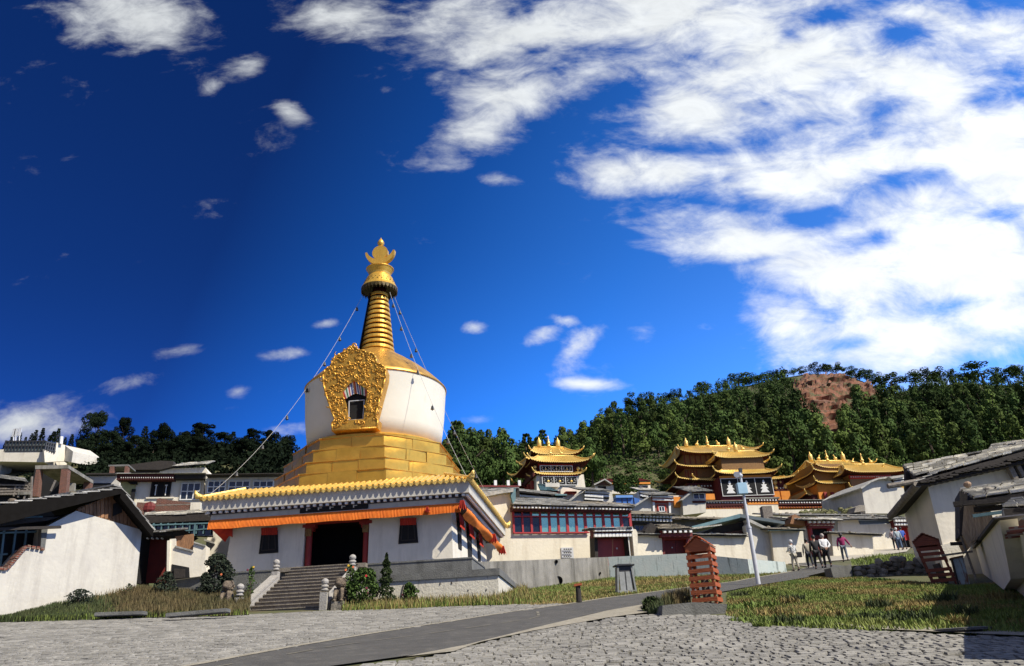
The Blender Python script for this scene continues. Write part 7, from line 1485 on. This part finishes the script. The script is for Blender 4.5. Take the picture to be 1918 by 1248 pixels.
def person(loc, H, yaw, label, jacket, trousers, shoes, step=.16, arms='down', hat=None, hair_long=False, group='tourists walking up the street', lean=.04):
    o = empty('person', loc, label, 'person', group); o.rotation_euler.z = yaw; s = H / 1.72; v = lambda x, y, z: Vector((x, y, z)) * s
    ln = lean; hip = [v(-.09, 0, .88), v(.09, 0, .88)]; kn = [v(-.10, step * .75, .48), v(.10, -step * .45, .47)]; an = [v(-.10, step * .85, .09), v(.10, -step * 1.25, .12)]; toe = [v(-.11, step * .85 + .17, .03), v(.11, -step * 1.25 + .15, .035)]
    sh = [v(-.19, ln, 1.40), v(.19, ln, 1.40)]
    if arms == 'down': el = [v(-.26, ln - .03, 1.12), v(.26, ln + .02, 1.12)]; wr = [v(-.27, ln + .08, .88), v(.27, ln - .06, .88)]
    elif arms == 'behind': el = [v(-.28, ln - .10, 1.13), v(.28, ln - .10, 1.13)]; wr = [v(-.07, -.17, .99), v(.07, -.17, .98)]
    elif arms == 'front': el = [v(-.27, ln + .02, 1.14), v(.27, ln + .02, 1.14)]; wr = [v(-.16, ln + .26, 1.12), v(.16, ln + .26, 1.12)]
    else: el = [v(-.27, ln, 1.13), v(.33, ln - .04, 1.15)]; wr = [v(-.28, ln + .05, .88), v(.44, ln - .08, .93)]
    V = [v(0, 0, .93), v(0, ln * .4, 1.12), v(0, ln, 1.33), v(0, ln, 1.46), v(0, ln + .02, 1.55), v(0, ln + .03, 1.66)]; E = [(0, 1), (1, 2), (2, 3), (3, 4), (4, 5)]; Rd = [(.13, .10), (.11, .09), (.15, .09), .055, .082, .075]
    for k in range(2):
        b = len(V); V += [hip[k], kn[k], an[k], toe[k]]; E += [(0, b), (b, b + 1), (b + 1, b + 2), (b + 2, b + 3)]; Rd += [.085, .058, .04, .035]
        b = len(V); V += [sh[k], el[k], wr[k]]; E += [(2, b), (b, b + 1), (b + 1, b + 2)]; Rd += [.055, .042, .028]
        d = (wr[k] - el[k]).normalized(); sd_ = d.cross(Z); sd_ = sd_.normalized() if sd_.length > .1 else Vector((0, 1, 0)); hb = wr[k] + d * .07 * s; bb = len(V); V.append(hb); E.append((b + 2, bb)); Rd.append(.026)
        up_ = sd_.cross(d)
        for f_, (q, L_) in enumerate(((-.028, .062), (-.010, .078), (.010, .074), (.028, .058))):
            c = len(V); V += [hb + up_ * q * s + d * .03 * s, hb + up_ * q * s + d * (.03 + L_) * s + sd_ * .02 * s]; E += [(bb, c), (c, c + 1)]; Rd += [.0095, .008]
        c = len(V); V += [wr[k] + d * .04 * s + up_ * .035 * s, wr[k] + d * .08 * s + up_ * .06 * s]; E += [(bb, c), (c, c + 1)]; Rd += [.010, .008]
    Rd = [(r[0] * s, r[1] * s) if isinstance(r, tuple) else r * s for r in Rd]
    body = skin_mesh('body', V, E, Rd, 0, SKIN, o)
    J = [v(0, 0, .86), v(0, ln * .4, 1.10), v(0, ln, 1.32), v(0, ln, 1.44)]; JE = [(0, 1), (1, 2), (2, 3)]; JR = [(.185, .135), (.165, .125), (.195, .125), (.09, .08)]
    for k in range(2): b = len(J); J += [sh[k], el[k], el[k].lerp(wr[k], .92)]; JE += [(2, b), (b, b + 1), (b + 1, b + 2)]; JR += [.085, .066, .05]
    skin_mesh('jacket', J, JE, [(r[0] * s, r[1] * s) if isinstance(r, tuple) else r * s for r in JR], 0, jacket, o)
    Tt = [v(0, 0, .93)]; TE = []; TR = [(.16, .12)]
    for k in range(2): b = len(Tt); Tt += [hip[k], kn[k], an[k] + v(0, 0, .03)]; TE += [(0, b), (b, b + 1), (b + 1, b + 2)]; TR += [.105, .078, .066]
    skin_mesh('trousers', Tt, TE, [(r[0] * s, r[1] * s) if isinstance(r, tuple) else r * s for r in TR], 0, trousers, o)
    for k in range(2): skin_mesh('shoe', [an[k] - v(0, .05, .04), an[k].lerp(toe[k], .5) - v(0, 0, .02), toe[k]], [(0, 1), (1, 2)], [.05 * s, .045 * s, .038 * s], 0, shoes, o)
    m = MB(); hc = v(0, ln + .025, 1.63)
    m.ball(hc, .112 * s, 14, (.92, 1.05, 1.08)); hb_ = m
    if hair_long: m.tube([hc + v(0, -.06, .0), hc + v(0, -.09, -.12), hc + v(0, -.08, -.2)], [.09 * s, .085 * s, .05 * s], 10)
    f_ = bpy.data.meshes.new('hair'); f_.from_pydata(m.v, [], m.f); f_.materials.append(hat or HAIR); q = bpy.data.objects.new('cap' if hat else 'hair', f_); COL.objects.link(q); q.parent = o; q.location = Vector((0, -.018 * s, .02 * s)); f_.polygons.foreach_set('use_smooth', [True] * len(f_.polygons))
    m = MB(); fc_ = v(0, ln + .125, 1.60)
    for sg in (-1, 1): m.ball(fc_ + v(sg * .035, -.004, .03), .012 * s, 6)
    f_ = bpy.data.meshes.new('eye'); f_.from_pydata(m.v, [], m.f); f_.materials.append(HAIR); q = bpy.data.objects.new('eye_pair', f_); COL.objects.link(q); q.parent = o
    m = MB(); m.ball(fc_ + v(0, .012, 0), .016 * s, 6, (.8, 1, 1.4)); m.ball(fc_ + v(0, -.004, -.045), .02 * s, 6, (1.2, .5, .4))
    for sg in (-1, 1): m.ball(v(sg * .095, ln + .03, 1.60), .022 * s, 6, (.5, 1, 1.4))
    f_ = bpy.data.meshes.new('face'); f_.from_pydata(m.v, [], m.f); f_.materials.append(SKIN); q = bpy.data.objects.new('face', f_); COL.objects.link(q); q.parent = o
    return o
def cl(name, c, r=.8): return mat(name, c, tuple(x * .75 for x in c), 9, r)
def foot(px, py, y): a = at(px, py, y); return Vector((a.x, y, G(a.x, y) + .04))
JP = cl('patterned_jacket', (.30, .30, .28)); 
def chk(m, t, b, out):
    N, L = t.nodes, t.links; vo = N.new('ShaderNodeTexVoronoi'); vo.inputs['Scale'].default_value = 16; co = N.new('ShaderNodeTexCoord'); L.new(co.outputs['Object'], vo.inputs['Vector']); r = N.new('ShaderNodeMapRange'); r.inputs['From Min'].default_value = .3; r.inputs['From Max'].default_value = .34
    L.new(vo.outputs['Distance'], r.inputs['Value']); mx_ = N.new('ShaderNodeMixRGB'); mx_.inputs[1].default_value = (.02, .02, .03, 1); mx_.inputs[2].default_value = (.5, .5, .47, 1); L.new(r.outputs[0], mx_.inputs[0]); L.new(mx_.outputs[0], b.inputs['Base Color'])
PAT = mat('black_white_pattern', (.3, .3, .3), extra=chk); BK = cl('black_cloth', (.010, .010, .012)); NV = cl('dark_navy_cloth', (.018, .022, .035)); BG = cl('beige_cloth', (.42, .38, .29)); WH = cl('white_jacket_cloth', (.74, .74, .74)); MG = cl('magenta_jacket_cloth', (.30, .012, .10)); GY = cl('grey_jeans', (.14, .16, .20)); SHO = cl('dark_shoe', (.03, .03, .03)); SHW = cl('pale_shoe', (.5, .48, .42)); PKC = cl('pink_grey_cloth', (.40, .30, .30)); BLJ = cl('blue_jacket_cloth', (.03, .10, .42)); WCAP = cl('white_cap', (.7, .7, .68)); GCAP = cl('grey_cap', (.42, .36, .32)); BJ = cl('blue_jeans', (.10, .15, .24)); TEALP = cl('pale_print_cloth', (.35, .42, .45))
person(foot(1493, 1075, 38.5), 1.44, R_(25), 'person in black and white patterned jacket and beige trousers standing apart on the left', PAT, BG, SHO, .10, 'front', WCAP)
person(foot(1521, 1072, 40.0), 1.42, R_(-8), 'person in beige jacket and dark trousers half hidden behind the one in black', BG, NV, SHW, .2, 'down')
person(foot(1536, 1071, 39.2), 1.60, R_(-4), 'tallest person in black jacket and black trousers walking uphill', BK, BK, SHO, .22, 'down')
person(foot(1553, 1068, 39.8), 1.63, R_(4), 'person in white jacket with hands clasped behind the back', WH, BK, SHO, .12, 'behind', GCAP)
person(foot(1587, 1063, 44.5), 1.54, R_(-10), 'person in magenta jacket and grey jeans with one arm swinging out', MG, GY, SHO, .14, 'out', None, True)
person(foot(1681, 1036, 55.0), 1.45, R_(10), 'person in pink and grey clothes at the left of the group by the red gate', PKC, NV, SHO, .08, 'front', None, False, 'tourists by the red curtained gate')
person(foot(1689, 1037, 54.2), 1.5, R_(-5), 'person in pale printed jacket in the middle of the group by the red gate', TEALP, BJ, SHO, .10, 'down', WCAP, False, 'tourists by the red curtained gate')
person(foot(1697, 1034, 55.0), 1.52, R_(0), 'person in blue jacket at the right of the group by the red gate', BLJ, NV, SHO, .06, 'front', None, False, 'tourists by the red curtained gate')
b = foot(1493, 1075, 38.5); m = MB(); m.cbox(b + Vector((.26, -.02, .74)), .24, .13, .24); m.tube([b + Vector((.2, 0, .84)), b + Vector((.1, .02, 1.2)), b + Vector((.0, -.1, 1.22))], .012, 5); m.build('shoulder_bag', BK, label='black shoulder bag hanging at the side of the person in patterned jacket', cat='bag', bevel=.03)
